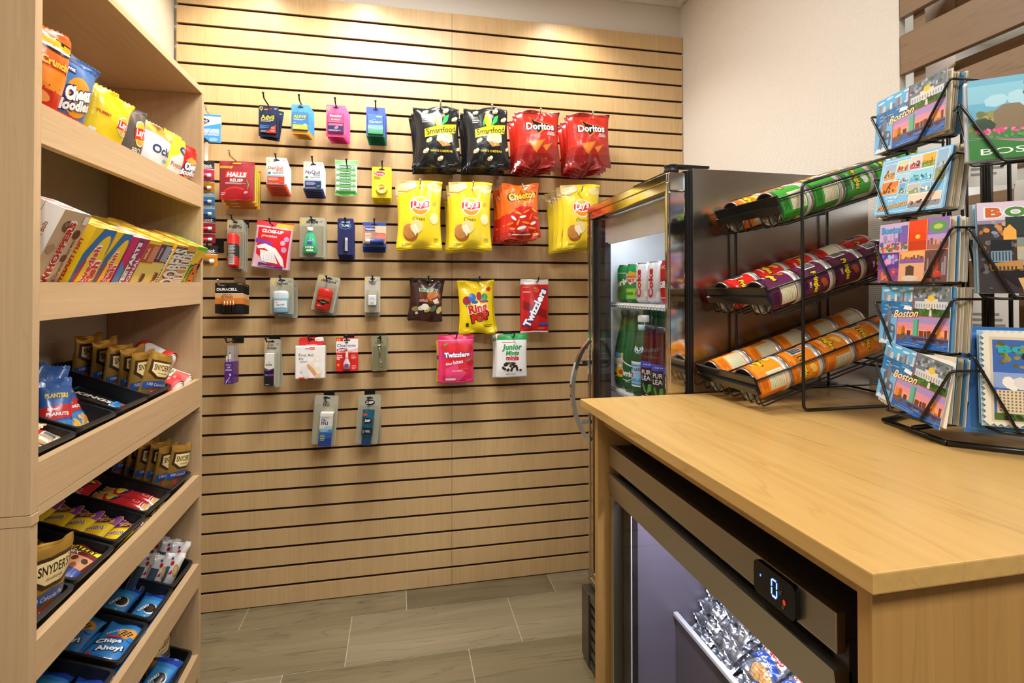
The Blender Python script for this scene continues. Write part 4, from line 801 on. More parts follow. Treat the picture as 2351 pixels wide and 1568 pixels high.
hang('eyes', kit('medicine_card', [R(0, .56, 1, .97, '#f3f1f0'), P([(0, .56), (1, .56), (1, .70), (.6, .62), (0, .6)], '#eec4c2'), R(0, .90, .32, 1, '#d9221f'), T('12', .12, .93, .16, '#ffe14a', bold=.04), T('Clear eyes', .47, .76, .86, '#1f2f86', bold=.01), P([(.38, .86), (.48, .89), (.56, .85), (.48, .82)], '#2a6fb0'), E(.27, .64, .25, .06, '#b01d20'), T('REDNESS', .27, .655, .38, '#fff', shear=.2), T('RELIEF', .24, .62, .3, '#fff', shear=.2), T('Handy', .16, .47, .24, '#fff'), T('Pocket', .17, .42, .28, '#fff'), T('Pal', .1, .37, .12, '#fff'), TINY(.68, .36, .96, .5, 4, '#f0b0a6'), E(.10, .19, .05, .04, '#f0a81c'), TINY(.72, .06, .95, .2, 3, '#f0b0a6')], None, eyes, card='#d9221f', bl=(.30, .05, .72, .64), bd=.022, pins=False, rr=.002), 2, (772, 776, 821.5, 851.5), (.07, .045), (1, 0), 'red and white eye drops card', 'in the fifth row', 'medicine card', 'cards on the eye drops hook', (795, 772), .115)
def clipper(t, W, H):
    g = M(); X = Matrix.Translation((0, 0, 0)); g.box(-W*.05, W*.05, -.006, -.001, -H*.06, H*.20, CHROME, bev=.0015); g.box(-W*.085, W*.085, -.009, -.001, H*.18, H*.24, CHROME, bev=.001); g.tube([(0, -.007, H*.2), (W*.03, -.010, -H*.02), (0, -.007, -H*.12)], .0015, CHROME)
    for k in range(4): g.tube([(W*.03*cos(2*pi*i/8), -.003, -H*(.15+.035*k)+W*.03*sin(2*pi*i/8)) for i in range(9)], .0007, CHROME, 5)
    g.tube([(W*.05+W*.13*cos(2*pi*i/16), -.003, -H*.31+W*.13*sin(2*pi*i/16)) for i in range(17)], .0009, CHROME, 6); g.obj('nail_clipper', t)
hang('clip', kit('travel_pack', [T('Nail', .5, .86, .3, '#20201a', shear=.2), T('Clipper', .5, .80, .52, '#20201a', shear=.2)], None, clipper, card='#8f8d6c', bl=(.06, .03, .94, .74), bd=.018, pins=False), 2, (854, 771, 890, 851), (.06, .045), (0, 1), 'olive nail clipper card', 'in the fifth row right', 'toiletry pack', 'cards on the nail clipper hook', (873, 771), .09, rolls=[-2, 3])
# ---- sixth row
def renu(t, W, H):
    carton('solution_box', W*.54, H*.66, .034, '#e9e7e4', [R(0, 0, 1, .25, '#2a3f96'), R(0, .25, 1, .42, '#2f5fb0'), R(0, .42, 1, .54, '#4d92cc'), P([(0, .54), (.3, .56), (.6, .62), (1, .60), (1, .52), (0, .5)], '#a9cfe4'), T('re-', .34, .79, .44, '#27306e', bold=.01), T('nu', .38, .70, .5, '#27306e', bold=.01), R(.1, .86, .7, .875, '#5aa0a4'), R(0, .91, 1, 1, '#f3f2f0'), T('ADVANCED', .40, .49, .6, '#dcecf6'), T('FORMULA', .38, .45, .56, '#dcecf6'), TINY(.1, .18, .55, .38, 4, '#b9c96a')], side='#dcdad6', parent=t, loc=(W*.10, -.001, -H*.155))
hang('renu', kit('travel_pack', [T('re-', .5, .86, .24, '#2a2a22', bold=.01), T('nu', .5, .81, .26, '#2a2a22', bold=.01)], None, renu, bl=(.04, .01, .96, .82), bd=.042, pins=False), 2, (719.5, 909, 773.5, 1019), (.105, .05), (-2, -1), 'grey travel card with a blue contact lens solution box', 'in the bottom row', 'toiletry pack', 'cards on the lens solution hook', (746, 912), .13, rolls=[4, 3])
def dep(t, W, H):
    g = M(); w = W*.52; h = H*.70; z0 = -H*.47; tb = mat('#2a6f94', .22, .3); n = 12; vs = []
    prof = [(0, .012, .36), (.22, .015, .42), (.23, .017, .46), (.6, .013, .48), (.97, .0025, .5), (1, .002, .5)]
    for z, d, ww in prof: vs += [(w*2*ww*.5*cos(2*pi*k/n), -.019+d*sin(2*pi*k/n), z0+h*z) for k in range(n)]
    g.add(vs, [(j*n+k, j*n+(k+1) % n, (j+1)*n+(k+1) % n, (j+1)*n+k) for j in range(5) for k in range(n)]+[list(range(n))], tb, True)
    art(g, [R(.06, .84, .42, .90, '#d8432f'), E(.48, .70, .36, .08, '#161b22'), T('DEP', .48, .70, .48, '#f4f6f8', shear=.15, bold=.05), R(.04, .30, .94, .50, '#12202e'), T('GEL', .56, .40, .42, '#e9eef2', bold=.01), TINY(.1, .35, .3, .45, 3, '#9fb6c6'), R(.10, .0, .9, .2, '#1c3f74')], w, h, lambda x, z, o: (x-w/2, -.0366-o+.012*max(0, z/h-.3), z0+z), gz=[h*i/8 for i in range(1, 8)], gx=[w*.5]); g.obj('gel_tube', t)
hang('dep', kit('travel_pack', [E(.52, .855, .22, .06, '#15161a'), T('DEP', .52, .855, .32, '#f4f4f0', shear=.15, bold=.04), TINY(.42, .77, .64, .79, 1, '#444')], None, dep, bl=(.04, .01, .96, .80), bd=.042, pins=False), 2, (820, 909, 871, 1018), (.105, .05), (4, -3), 'grey travel card with a teal hair gel tube', 'in the bottom row', 'toiletry pack', 'cards on the hair gel hook', (845, 913), .13, rolls=[4, -1])
# ---- big snack bags on the right-hand slatwall
def pop(cx, cy, s=1): return [E(cx, cy, .055*s, .032*s, '#e9dcb4'), E(cx+.035*s, cy+.022*s, .04*s, .026*s, '#f3ead0'), E(cx-.03*s, cy-.015*s, .035*s, .022*s, '#d9c48c'), E(cx+.02*s, cy-.02*s, .022*s, .014*s, '#b98f4a')]
smart = [pop(.26, .925), pop(.70, .93), pop(.90, .80), pop(.29, .44), pop(.21, .27), pop(.53, .145), pop(.97, .30, .8), TINY(.16, .74, .34, .86, 4, '#b9b9b4'),
         P([(.42, .66), (.47, .80), (.44, .82), (.40, .74)], '#37c257'), P([(.58, .67), (.68, .84), (.78, .88), (.74, .76)], '#37c257'), E(.53, .79, .085, .13, '#e9ad22'), E(.52, .80, .06, .11, '#f2c238'), [R(.47, .70+.03*k, .59, .704+.03*k, '#c98a18') for k in range(6)],
         P([(.20, .49), (.55, .53), (.92, .565), (.95, .715), (.55, .69), (.20, .625)], '#f2d01c'), T('Smartfood', .58, .605, .68, '#16171a', rot=6, bold=.01, h=.10),
         P([(.46, .44), (.50, .55), (.72, .57), (.84, .54), (.84, .42), (.66, .36)], '#e8cfa0'), P([(.50, .42), (.66, .44), (.80, .36), (.60, .335)], '#d98f4e'), P([(.52, .46), (.72, .47), (.82, .42), (.66, .40)], '#f4e6c4'), T('WHITE CHEDDAR', .57, .265, .52, '#f0cf2c', rot=-2, bold=.02), TINY(.7, .05, .9, .065, 1, '#b9b9b4')]
dor = [R(0, .94, 1, 1, '#7c1712'), R(0, 0, 1, .24, '#8c1a14'), R(0, .24, 1, .38, '#a81f17'), P([(.27, .90), (.34, .78), (.40, .66), (.475, .555), (.62, .67), (.86, .755), (.60, .79), (.40, .83)], '#e2642a'), P([(.31, .87), (.37, .76), (.42, .68), (.48, .58), (.60, .67), (.80, .745), (.58, .775), (.42, .81)], '#141113'), P([(.46, .58), (.50, .57), (.75, .72), (.70, .73)], '#f07a2c'),
       T('Doritos', .54, .715, .68, '#f4f2f0', bold=.035, out='#141113', ow=.03), T('NACHO', .80, .61, .17, '#f1e9e2', bold=.02), T('CHEESE', .80, .575, .20, '#f1e9e2', bold=.02), P([(.22, .44), (.66, .49), (.42, .24)], '#d9701c'), P([(.27, .43), (.60, .465), (.42, .29)], '#e88a2a'), P([(.58, .37), (.84, .43), (.66, .27)], '#d9701c'), P([(.61, .37), (.79, .41), (.67, .30)], '#e58326')]
lays = [P([(0, .80), (.0, 1), (.42, 1), (.40, .90), (.2, .82)], '#e5cf94'), E(.25, .93, .2, .05, '#efe0b0'), P([(.0, .83), (.2, .82), (.42, .90), (.44, .96), (.40, .90), (.2, .845), (.0, .85)], '#b98a3a'), E(.85, .90, .17, .06, '#f0dc9a'), E(.50, .62, .235, .145, '#f7f4ea'), E(.50, .62, .215, .13, '#f5c33a'), E(.50, .585, .19, .085, '#ee9a2a'), P([(.26, .69), (.34, .715), (.50, .68), (.66, .715), (.73, .71), (.74, .60), (.62, .575), (.48, .555), (.36, .59), (.27, .57)], '#fff'), P([(.275, .68), (.34, .70), (.50, .665), (.66, .70), (.72, .695), (.725, .61), (.62, .59), (.48, .57), (.36, .605), (.28, .585)], '#cf2320'), T("Lay's", .50, .645, .38, '#fff', rot=6, shear=.2, bold=.03), T('Classic', .47, .435, .30, '#6a4a14', bold=.0),
        E(.84, .44, .11, .085, '#f0df9a'), E(.84, .44, .09, .07, '#f4e7ae'), E(.28, .23, .17, .13, '#a5602a', 25), E(.25, .25, .14, .11, '#c88a46', 25), E(.42, .32, .15, .10, '#ead28e', 20), P([(.27, .32), (.33, .34), (.42, .22), (.40, .18)], '#f7efd2'), P([(.34, .34), (.39, .36), (.47, .25), (.44, .22)], '#f7efd2'), TINY(.80, .64, .90, .70, 3, '#c9a818'), R(.82, .10, .92, .16, '#d9b81a'), T('390', .87, .13, .07, '#5a4a10'), TINY(.1, .05, .35, .09, 2, '#a88a14')]
chee = [R(0, .93, 1, 1, '#e8641a'), P([(0, 0), (1, 0), (1, .50), (.8, .58), (.5, .60), (.2, .53), (0, .44)], '#cc2416'), R(0, 0, 1, .14, '#a51c14'), T('Cheetos', .52, .79, .76, '#f5b81e', rot=7, bold=.05, h=.14, out='#17120f', ow=.06), T('Crunchy', .66, .665, .42, '#f2c53a', rot=7, shear=.2, bold=.02, out='#b8341a', ow=.03)]
for x, y, a, rx, ry, c in ((.18, .50, 30, .12, .022, '#ee7a22'), (.38, .47, -20, .10, .02, '#f29a3a'), (.62, .50, 25, .11, .02, '#ee7a22'), (.86, .52, -35, .10, .02, '#f29a3a'), (.24, .38, -40, .09, .024, '#f3f0ec'), (.50, .40, 10, .10, .022, '#f3f0ec'), (.74, .40, 60, .10, .02, '#e9641a'), (.90, .38, -15, .08, .02, '#ee7a22'), (.14, .28, 15, .10, .02, '#ee7a22'), (.36, .30, 65, .09, .02, '#f29a3a'), (.58, .29, -10, .12, .022, '#ee7a22'), (.80, .28, 20, .09, .026, '#f3f0ec'), (.20, .19, -5, .09, .02, '#f29a3a'), (.46, .20, 12, .13, .03, '#e9e6e2'), (.76, .19, -8, .12, .022, '#ee7a22')): chee.append(E(x, y, rx, ry, c, a))
chee += [R(.2, .07, .7, .09, '#e9c8b0'), R(.76, .05, .92, .10, '#d98a2a')]
def bagger(name, base, dec, seed, D=.044, top=None, **k):
    k.setdefault('pinch', .095); k.setdefault('wr', 1.6); k.setdefault('nx', 24); k.setdefault('nz', 32)
    return lambda W, H: bag(name, W, H, D, base, dec, seed, top=top, **k)
RW = 'on the upper right'
def hangbag(*a, **k): hang(*a, L=k.pop('L', .24), metal=True, **k)
hangbag('smart', bagger('popcorn_bag', '#17191c', smart, 11), 4, (951, 245, 1058, 389), (.20, .05), (-12, 18), 'black popcorn bag with a yellow banner', 'above the left classic chip bags', 'popcorn bag', 'popcorn bags on the left popcorn hook', (1012, 232), rolls=[-3, 2, -1, -4], hooklabel='chrome hook holding the left stack of black popcorn bags')
hangbag('smart', None, 4, (1066, 247, 1170, 389), (.20, .05), (-16, 20), 'black popcorn bag with a yellow banner', 'next to the red chip bags', 'popcorn bag', 'popcorn bags on the right popcorn hook', (1130, 241), rolls=[-3, -6, -2, -4], hooklabel='chrome hook holding the right stack of black popcorn bags')
hangbag('dor', bagger('chip_bag', '#cf2a1c', dor, 12), 4, (1184, 254, 1286, 387), (.20, .05), (-20, 22), 'red triangle-chip bag', 'right of the popcorn', 'chip bag', 'red chip bags on the left hook', (1242, 250), rolls=[-2, -1, -4, -2], hooklabel='chrome hook holding the left stack of red chip bags')
hangbag('dor', None, 4, (1305, 258, 1400, 392), (.20, .05), (-24, 22), 'red triangle-chip bag', 'nearest the right wall', 'chip bag', 'red chip bags on the right hook', (1362, 256), rolls=[-3, 0, -3, -5], hooklabel='chrome hook holding the right stack of red chip bags')
hangbag('lays', bagger('chip_bag', '#efd32a', lays, 13), 3, (912, 415, 1016, 572), (.19, .06), (-6, 8), 'yellow classic chip bag', 'under the left popcorn', 'chip bag', 'yellow chip bags on the left hook', (965, 413), rolls=[0, 1, -1], hooklabel='chrome hook holding the left stack of yellow chip bags')
hangbag('lays', None, 4, (1029, 418, 1131, 572), (.19, .05), (-14, 13), 'yellow classic chip bag', 'under the right popcorn', 'chip bag', 'yellow chip bags on the middle hook', (1087, 418), rolls=[0, -2, 1, -2], hooklabel='chrome hook holding the middle stack of yellow chip bags')
hangbag('chee', bagger('snack_bag', '#ee6a1a', chee, 14, .038), 4, (1154, 423, 1240, 550), (.19, .05), (-26, 15), 'orange crunchy cheese snack bag', 'between the yellow chip bags', 'snack bag', 'orange snack bags on the hook', (1200, 424), rolls=[-3, -1, -4, 0], hooklabel='chrome hook holding the orange crunchy snack bags')
hangbag('lays', None, 4, (1289, 426, 1378, 568), (.17, .04), (-36, 14), 'yellow classic chip bag', 'half behind the fridge', 'chip bag', 'yellow chip bags on the right hook', (1338, 428), rolls=[-2, 0, -2, -4], hooklabel='chrome hook holding the yellow chip bags half behind the fridge')
# ---- candy bags
mw = [R(0, .92, 1, 1, '#2a1613'), E(.62, .62, .34, .2, '#6a3a26'), E(.72, .60, .2, .13, '#c9763a'), P([(.66, .52), (.86, .62), (.98, .48), (.9, .38), (.72, .42)], '#7a3f2a'), P([(.70, .50), (.86, .56), (.92, .44), (.78, .42)], '#e9d9c9'), T('MilkyWay', .56, .74, .54, '#3f8a4a', rot=3, bold=.04, out='#efece2', ow=.04), T('minis', .42, .49, .24, '#c9432f', shear=.2, bold=.03, out='#efe4d8'), [E(.2+.18*k, .27+.03*(k % 2), .12, .06, c, 15*k) for k, c in enumerate(('#8a7a4e', '#d9d6c2', '#b59a5a', '#4f6a4a', '#c9b27a'))], E(.48, .33, .12, .08, '#e4e2d4'), R(.2, .14, .28, .2, '#d9d2c9')]
hang('mw', bagger('candy_bag', '#3a1e19', mw, 21, .034, fin=lambda h: mat(h, .2, 0, .7, 0, .3, 60)), 2, (938, 642, 1018, 735), (.09, .05), (0, 2), 'dark brown caramel candy bag', 'beside the panel seam', 'candy bag', 'candy bags on the brown hook', (984, 635), .13, rolls=[4, 2], hooklabel='black hook holding the dark brown candy bags')
rp_ = [STAR(.86, .84, .10, .05, 10, '#c92a1e', .62), P([(.45, .50), (.30, .66), (.5, .56), (.62, .68), (.6, .54), (.8, .58), (.62, .46)], '#fff3a0'), E(.22, .63, .12, .085, '#a02a4a', 30), E(.38, .69, .11, .08, '#2f6fc0'), E(.58, .71, .075, .085, '#b0323a'), E(.74, .69, .10, .07, '#2f9a4a', 10), E(.26, .535, .08, .03, '#3fae4a', 15), E(.72, .61, .14, .025, '#8a2a5a'), E(.45, .60, .1, .03, '#2f5fb0'), T('Ring', .54, .46, .56, '#d8281f', rot=9, bold=.05, out='#fff', ow=.03), T('POP', .60, .31, .52, '#d8281f', rot=12, bold=.08, out='#201a18', ow=.07), R(.18, .13, .26, .2, '#3a2a12'), TINY(.7, .11, .95, .17, 2, '#3a2a12')]
hang('ring', bagger('candy_bag', '#f2d211', rp_, 22, .034), 2, (1051, 646, 1135, 764), (.10, .06), (4, 0), 'yellow ring lollipop candy bag', 'left of the red licorice', 'candy bag', 'candy bags on the yellow hook', (1101, 636), .14, rolls=[-2, -4], hooklabel='black hook holding the yellow lollipop candy bags')
tz = [R(0, .90, 1, 1, '#cfc6c2'), R(0, 0, 1, .02, '#cfc6c2'), P([(.05, .60), (.95, .40), (.95, .25), (.05, .45)], '#8a1a1c'), TINY(.08, .84, .35, .86, 1, '#f0b429'), TINY(.08, .75, .42, .78, 1, '#f0e0dc'), E(.55, .79, .10, .05, '#c94a3a'), E(.5, .83, .07, .015, '#7a9a3a'), T('Twizzlers', .50, .46, 1.42, '#fff', rot=64, bold=.05, out='#2a3a8c', ow=.05), R(.64, .13, .98, .18, '#3a55a8'), TINY(.6, .07, .95, .09, 1, '#e9d0cc')]
hang('twz', bagger('licorice_pack', '#c41f1e', tz, 23, .022, zig=False, pinch=.01, wr=.5), 2, (1195, 641, 1259, 762), (.10, .06), (-2, 3), 'red licorice pack with diagonal white lettering', 'near the fridge', 'candy bag', 'licorice packs on the hook', (1237, 637), .14, hooklabel='black hook holding the red licorice packs')
tb = [R(0, .91, 1, 1, '#d92a63'), R(0, .88, 1, .89, '#f0a0bc'), P([(.08, .84), (.92, .84), (.94, .1), (.12, .06)], '#e0284f'), E(.5, .62, .36, .2, '#d8242e'), P([(.2, .3), (.5, .4), (.8, .2), (.6, .05), (.2, .1)], '#ef4a80'), E(.18, .74, .12, .08, '#c9242a', 40), E(.86, .72, .12, .08, '#c9242a', -40), E(.90, .42, .11, .075, '#c41f28', -30), E(.2, .80, .08, .02, '#6a9a3a', 20), E(.86, .47, .08, .02, '#6a9a3a', 20), T('Twizzlers', .52, .585, .72, '#fff', rot=1, bold=.06, out='#2f3f9a', ow=.05), T('filled', .29, .40, .18, '#fff', rot=8, shear=.15), T('bites', .55, .44, .28, '#fff', rot=8, bold=.02), R(.56, .3, .80, .36, '#d8382f'), R(.62, .27, .84, .31, '#e2483a'), T('STRAWBERRY', .53, .25, .30, '#fbe9ee', bold=.01), R(.2, .06, .48, .1, '#eee9f2'), TINY(.6, .05, .85, .08, 1, '#7a1030')]
hang('tb', lambda W, H: bag('candy_pouch', W, H, .03, '#e8397a', tb, 24, lambda h: mat(h, .3, 0, .55), zig=False, pinch=.03, wr=.5, flat_bottom=1), 1, (1006, 769, 1088, 877), (.10, .10), (0, 0), 'pink licorice bites pouch', 'left of the white mints', 'candy bag', 'candy pouches on the pink hook', (1049, 767), .15, hooklabel='black hook holding the pink licorice bites pouch')
hang('yb', lambda W, H: bag('candy_pouch', W, H, .02, '#d8a63a', [E(.1, .6, .12, .06, '#3a4f9a'), E(.1, .3, .1, .05, '#b9752a'), TINY(.04, .1, .3, .2, 3, '#6a4a1a')], 25, lambda h: mat(h, .3, 0, .5), zig=False, flat_bottom=1, wr=.5), 1, (1001, 782, 1078, 876), (.05, .05), (0, 0), 'gold candy pouch mostly hidden behind the pink one', 'by the panel seam', 'candy bag', 'candy pouches on the pink hook')
jm = [R(0, .86, 1, 1, '#1f9a4c'), P([(0, .86), (.05, .97), (.28, 1), (.0, 1)], '#f4f4f2'), T('NEW', .10, .945, .13, '#c92a2a', rot=20, bold=.03), TINY(.18, .80, .78, .82, 1, '#b9442f'), T('Junior', .50, .68, .66, '#2a9a4a', shear=.2, bold=.05), T('Mints', .51, .56, .44, '#2a9a4a', shear=.15, bold=.05), T('minis', .51, .445, .42, '#c9242a', bold=.05), TINY(.5, .385, .7, .40, 1, '#888'), E(.30, .30, .09, .045, '#3b241c', 30), E(.50, .32, .12, .03, '#4a2c20'), E(.42, .335, .06, .02, '#2a8a4a', -30)]
rn = random.Random(9)
for k in range(16): x, y = .2+.64*rn.random(), .15+.15*rn.random(); jm += [E(x, y, .042, .028, '#2c1a14', n=12), E(x-.012, y+.008, .013, .007, '#6a4a3c', n=8)]
jm += [T('NET WT 8 OZ', .46, .07, .3, '#2a7a4a')]
hang('jm', lambda W, H: bag('candy_pouch', W, H, .026, '#e9e9ea', jm, 26, lambda h: mat(h, .3, 0, .55), zig=False, pinch=.03, wr=.5, flat_bottom=1), 3, (1139, 767, 1210, 864), (.105, .045), (-9, 2), 'white and green mint candy pouch', 'nearest the fridge handle', 'candy bag', 'candy pouches on the white hook', (1181, 766), .14, hooklabel='black hook holding the white mint pouches')
# =================================================================== LEFT SHELF PRODUCTS
def put(o, loc, normal, up=(0, 0, 1), roll=0): o.matrix_world = frame(loc, normal, up, RAD(roll)); return o
def stand(o, r, s, y, H, yaw, lean=0, roll=0, lift=0):
    "stand a centred object of height H on sloped shelf r, yaw degrees from facing the aisle towards the viewer, lean back in degrees"
    n = V((cos(TILT)*cos(RAD(yaw)), -sin(RAD(yaw)), -sin(TILT)*cos(RAD(yaw))))
    L = RAD(lean); n2 = n*cos(L)+UPV*sin(L); u2 = UPV*cos(L)-n*sin(L)
    return put(o, sp(r, s, y, lift+.005)+u2*(H/2), n2, u2, roll)
G1 = 'snack bags on the top shelf'
def sbag(name, W, H, D, base, dec, seed, label, s, y, yaw, lean=0, roll=0, cat='snack bag', group=G1, r=0, lift=0, **k):
    o = bag(name, W, H, D, base, dec, seed, nx=12, nz=16, **k); stand(o, r, s, y, H, yaw, lean, roll, lift); return tag(o, label, cat, group)
doo = lambda base, c: [T('Cheez', .54, .60, .58, '#f6f3f0', rot=14, shear=.15, bold=.07, h=.17, out='#1c2466', ow=.07), T('doodles', .50, .45, .70, '#f6f3f0', rot=12, shear=.15, bold=.06, h=.13, out='#1c2466', ow=.07)]
cz = [R(0, .92, 1, 1, '#24508c'), E(.55, .55, .3, .24, '#e8962a'), E(.16, .84, .075, .045, '#f0cf2a'), E(.16, .84, .045, .026, '#2a2a30'), R(.22, .80, .42, .865, '#24387c'), T('WISE', .32, .832, .15, '#fff', bold=.04), doo(0, 0), P([(.14, .32), (.82, .30), (.86, .22), (.2, .25)], '#c93a2a'), T('EXTRA CRUNCHY', .5, .275, .54, '#fff', bold=.02), T('CHEDDAR', .42, .16, .42, '#eaf2fa', bold=.02), E(.84, .12, .06, .045, '#e2932a')]
sbag('snack_bag', .122, .162, .042, '#3d77b5', cz, 31, 'blue cheese puff bag with big white lettering on the top shelf', .022, 1.163, 8, 8, roll=-1, wr=.8)
sbag('snack_bag', .088, .18, .045, '#e8641f', [P([(0, 0), (1, 0), (1, .5), (0, .42)], '#d0281c'), R(0, .42, 1, .62, '#f08a26'), E(.5, .86, .5, .07, '#17120f'), E(.45, .875, .42, .045, '#f0a81e'), E(.5, .835, .4, .016, '#f3efe8'), T('Crunchy', .5, .68, .72, '#f3c23a', bold=.05, h=.10, out='#b8341a', ow=.06), E(.65, .18, .2, .06, '#f08a2a', 30), E(.3, .34, .2, .05, '#f3a050', -10), [E(.2+.09*k, .40+.03*(k % 3), .012, .008, '#2a1a12', n=8) for k in range(8)]], 32, 'orange and red crunchy cheese snack bag at the near end of the top shelf', .022, 1.092, 10, 8, roll=-2, wr=.9)
oc = [R(0, .85, 1, 1, '#d8a848'), T('Ocki', .56, .60, .62, '#1f3a6a', bold=.03, rot=4, h=.16), P([(.36, .12), (.62, .16), (.66, .30), (.40, .28)], '#d99a3a'), [R(.40+.045*k, .14, .41+.045*k, .28, '#b9752a') for k in range(5)], P([(.55, 0), (1, 0), (1, .14), (.7, .10)], '#d9b46a'), TINY(.62, .4, .86, .46, 2, '#5aa6b0')]
bl_ = [P([(0, .0), (1, 0), (1, .22), (.5, .16), (0, .25)], '#c9b48a'), E(.6, .62, .24, .21, '#f4f0e4'), E(.6, .62, .22, .19, '#f5b82e'), P([(.36, .70), (.84, .72), (.84, .54), (.36, .52)], '#d0261f'), T("Lay's", .6, .63, .42, '#fff', rot=5, shear=.2, bold=.03), T('BBQ', .5, .33, .3, '#f0e6d8'), E(.25, .16, .22, .07, '#e2683a'), E(.55, .2, .18, .06, '#3a4a44')]
sbag('chip_bag', .115, .175, .045, '#e9b52c', [E(.6, .5, .25, .16, '#cf2320'), T("Lay's", .6, .5, .36, '#fff', rot=5, shear=.2), TINY(.1, .3, .4, .4, 2, '#a05a18')], 33, 'golden yellow chip bag behind the blue bag on the top shelf', .065, 1.262, 6, 14, roll=3)
sbag('chip_bag', .118, .146, .052, '#f0d222', [E(.72, .58, .22, .15, '#f4f0e4'), E(.72, .58, .2, .13, '#f5b82e'), P([(.52, .64), (.92, .66), (.92, .53), (.52, .51)], '#cf2320'), T("Lay's", .72, .59, .36, '#fff', rot=6, shear=.2, bold=.03), T('YUMMY', .2, .62, .26, '#c8341f', bold=.03), P([(0, .1), (.5, .2), (.9, .08), (.9, 0), (0, 0)], '#d9a24a'), T('Classic', .78, .28, .26, '#6a4a14'), R(.06, .18, .16, .36, '#f4f2ea')], 34, 'lemon yellow potato chip bag near the middle of the top shelf', .026, 1.312, 12, 8, roll=4, wr=1.6)
sbag('chip_bag', .112, .146, .042, '#5a5450', bl_, 35, 'charcoal grey barbecue chip bag on the top shelf', .026, 1.425, 4, 10, roll=-6)
sbag('cracker_bag', .11, .142, .04, '#e6e4e2', oc, 36, 'half hidden white cracker bag behind the front one', .07, 1.48, 4, 12, roll=2)
sbag('cracker_bag', .122, .136, .046, '#eceef0', oc, 37, 'white cracker bag with a gold top on the top shelf', .024, 1.535, 12, 8, roll=2, wr=1.6)
sbag('popcorn_bag', .11, .146, .044, '#efdc3a', [P([(.2, .0), (.9, 0), (.95, .62), (.6, .70), (.25, .55)], '#f2efe6'), T('Popcorn', .62, .44, .66, '#c24a2a', rot=4, h=.12), T('BUTTER', .6, .25, .5, '#b89a4a', rot=4), E(.18, .2, .16, .1, '#f2d634'), E(.75, .78, .2, .07, '#2a3a8a'), T('WISE', .75, .78, .24, '#fff')], 38, 'yellow and white butter popcorn bag on the top shelf', .024, 1.640, 10, 8, roll=2, wr=1.4)
sbag('snack_bag', .11, .138, .045, '#cc2420', [E(.58, .54, .34, .26, '#e8962a'), doo(0, 0), E(.36, .16, .14, .12, '#e9852a'), E(.37, .17, .08, .07, '#d8c06a'), E(.12, .87, .1, .04, '#24387c'), E(.7, .32, .2, .04, '#3f87cc'), TINY(.66, .12, .9, .2, 2, '#f4ded8')], 39, 'red cheese puff bag at the far end of the top shelf', .024, 1.732, 10, 8, roll=5, wr=1.3)
# ---- theatre candy boxes, second shelf: leaning out square to the slope
G2 = 'candy boxes on the second shelf'
def cbox(y0, y1, top, base, dec, label, side='#ddd', sd=None, back=1, D=.033, topc='#f2d86a', H=.152, nm=None):
    W = y1-y0-.0015
    o = carton('candy_box', W, H, D, base, dec, side=side, sided=sd, topc=topc, topd=TINY(.1, .15, .9, .85, 5, '#c9573a'))
    n = V((cos(TILT+.06), 0, -sin(TILT+.06))); u = V((sin(TILT+.06), 0, cos(TILT+.06)))
    # the upper front edge of each box stands at height `top`
    yc = (y0+y1)/2; pt_ = V((-.5775, yc, top)); c = pt_-u*(H/2)
    o.matrix_world = frame(c-n*D, n, u); tag(o, label, 'candy box', G2)
    for k in range(back):
        d = dup(o, None, 'candy box %s the %s' % (('directly behind', 'two places behind', 'three places behind')[k], ' '.join(label.split()[:10]))); d.matrix_world = frame(c-n*(D*(k+2)+.001*(k+1)), n, u)
    return o
VT = 58
def vt(t, cx, cy, w, c, **k): return T(t, cx, cy, w, c, rot=90, **k)
balls = [E(.34, .80, .16, .075, '#6a4432'), E(.30, .82, .07, .03, '#8c6450'), E(.80, .72, .13, .065, '#5a3a2a'), E(.18, .50, .14, .065, '#a98468'), E(.78, .40, .10, .05, '#6a4432'), E(.15, .14, .13, .065, '#4a3026'), E(.86, .14, .12, .06, '#b59274')]
cbox(1.077, 1.160, 1.392, '#c2a684', [balls, vt('WHOPPERS', .50, .45, 1.55, '#b42a1c', bold=.07, out='#f4f0e8', ow=.05), vt('The Original Malted Milk Balls', .84, .40, 1.4, '#6a3a1c'), R(.78, .86, .95, .97, '#e6e0d4')], 'tan malted milk ball box at the near end of the second shelf', side='#efeae2', sd=[vt('Original Malted Milk Balls', .5, .42, 3.4, '#9a4a1f')], topc='#f3ece4')
sf = [P([(.0, 0), (.25, .0), (.5, .5), (1, .66), (1, 1), (.38, 1), (.0, .62)], '#2a6cb4'), E(.55, .45, .34, .48, '#f2cf22', -14, 28), P([(.05, .06), (.25, .28), (.3, .52), (.22, .60), (.12, .40)], '#b8322c'), vt('Swedish', .52, .46, 1.15, '#d83a3a', bold=.05, out='#fff', ow=.05), vt('Fish', .78, .36, .72, '#d83a3a', bold=.05, out='#fff', ow=.05)]
cbox(1.176, 1.254, 1.372, '#efca1e', sf, 'yellow and blue gummy fish box next to the tan box', side='#f0c81e', sd=[vt('SWEDISH FISH', .5, .45, 3.2, '#c8342a', bold=.05)], back=2, topc='#f3d95a')
cbox(1.2565, 1.322, 1.371, '#efca1e', sf, 'second yellow and blue gummy fish box from the near end', side='#f0c81e', back=2, topc='#f3d95a')
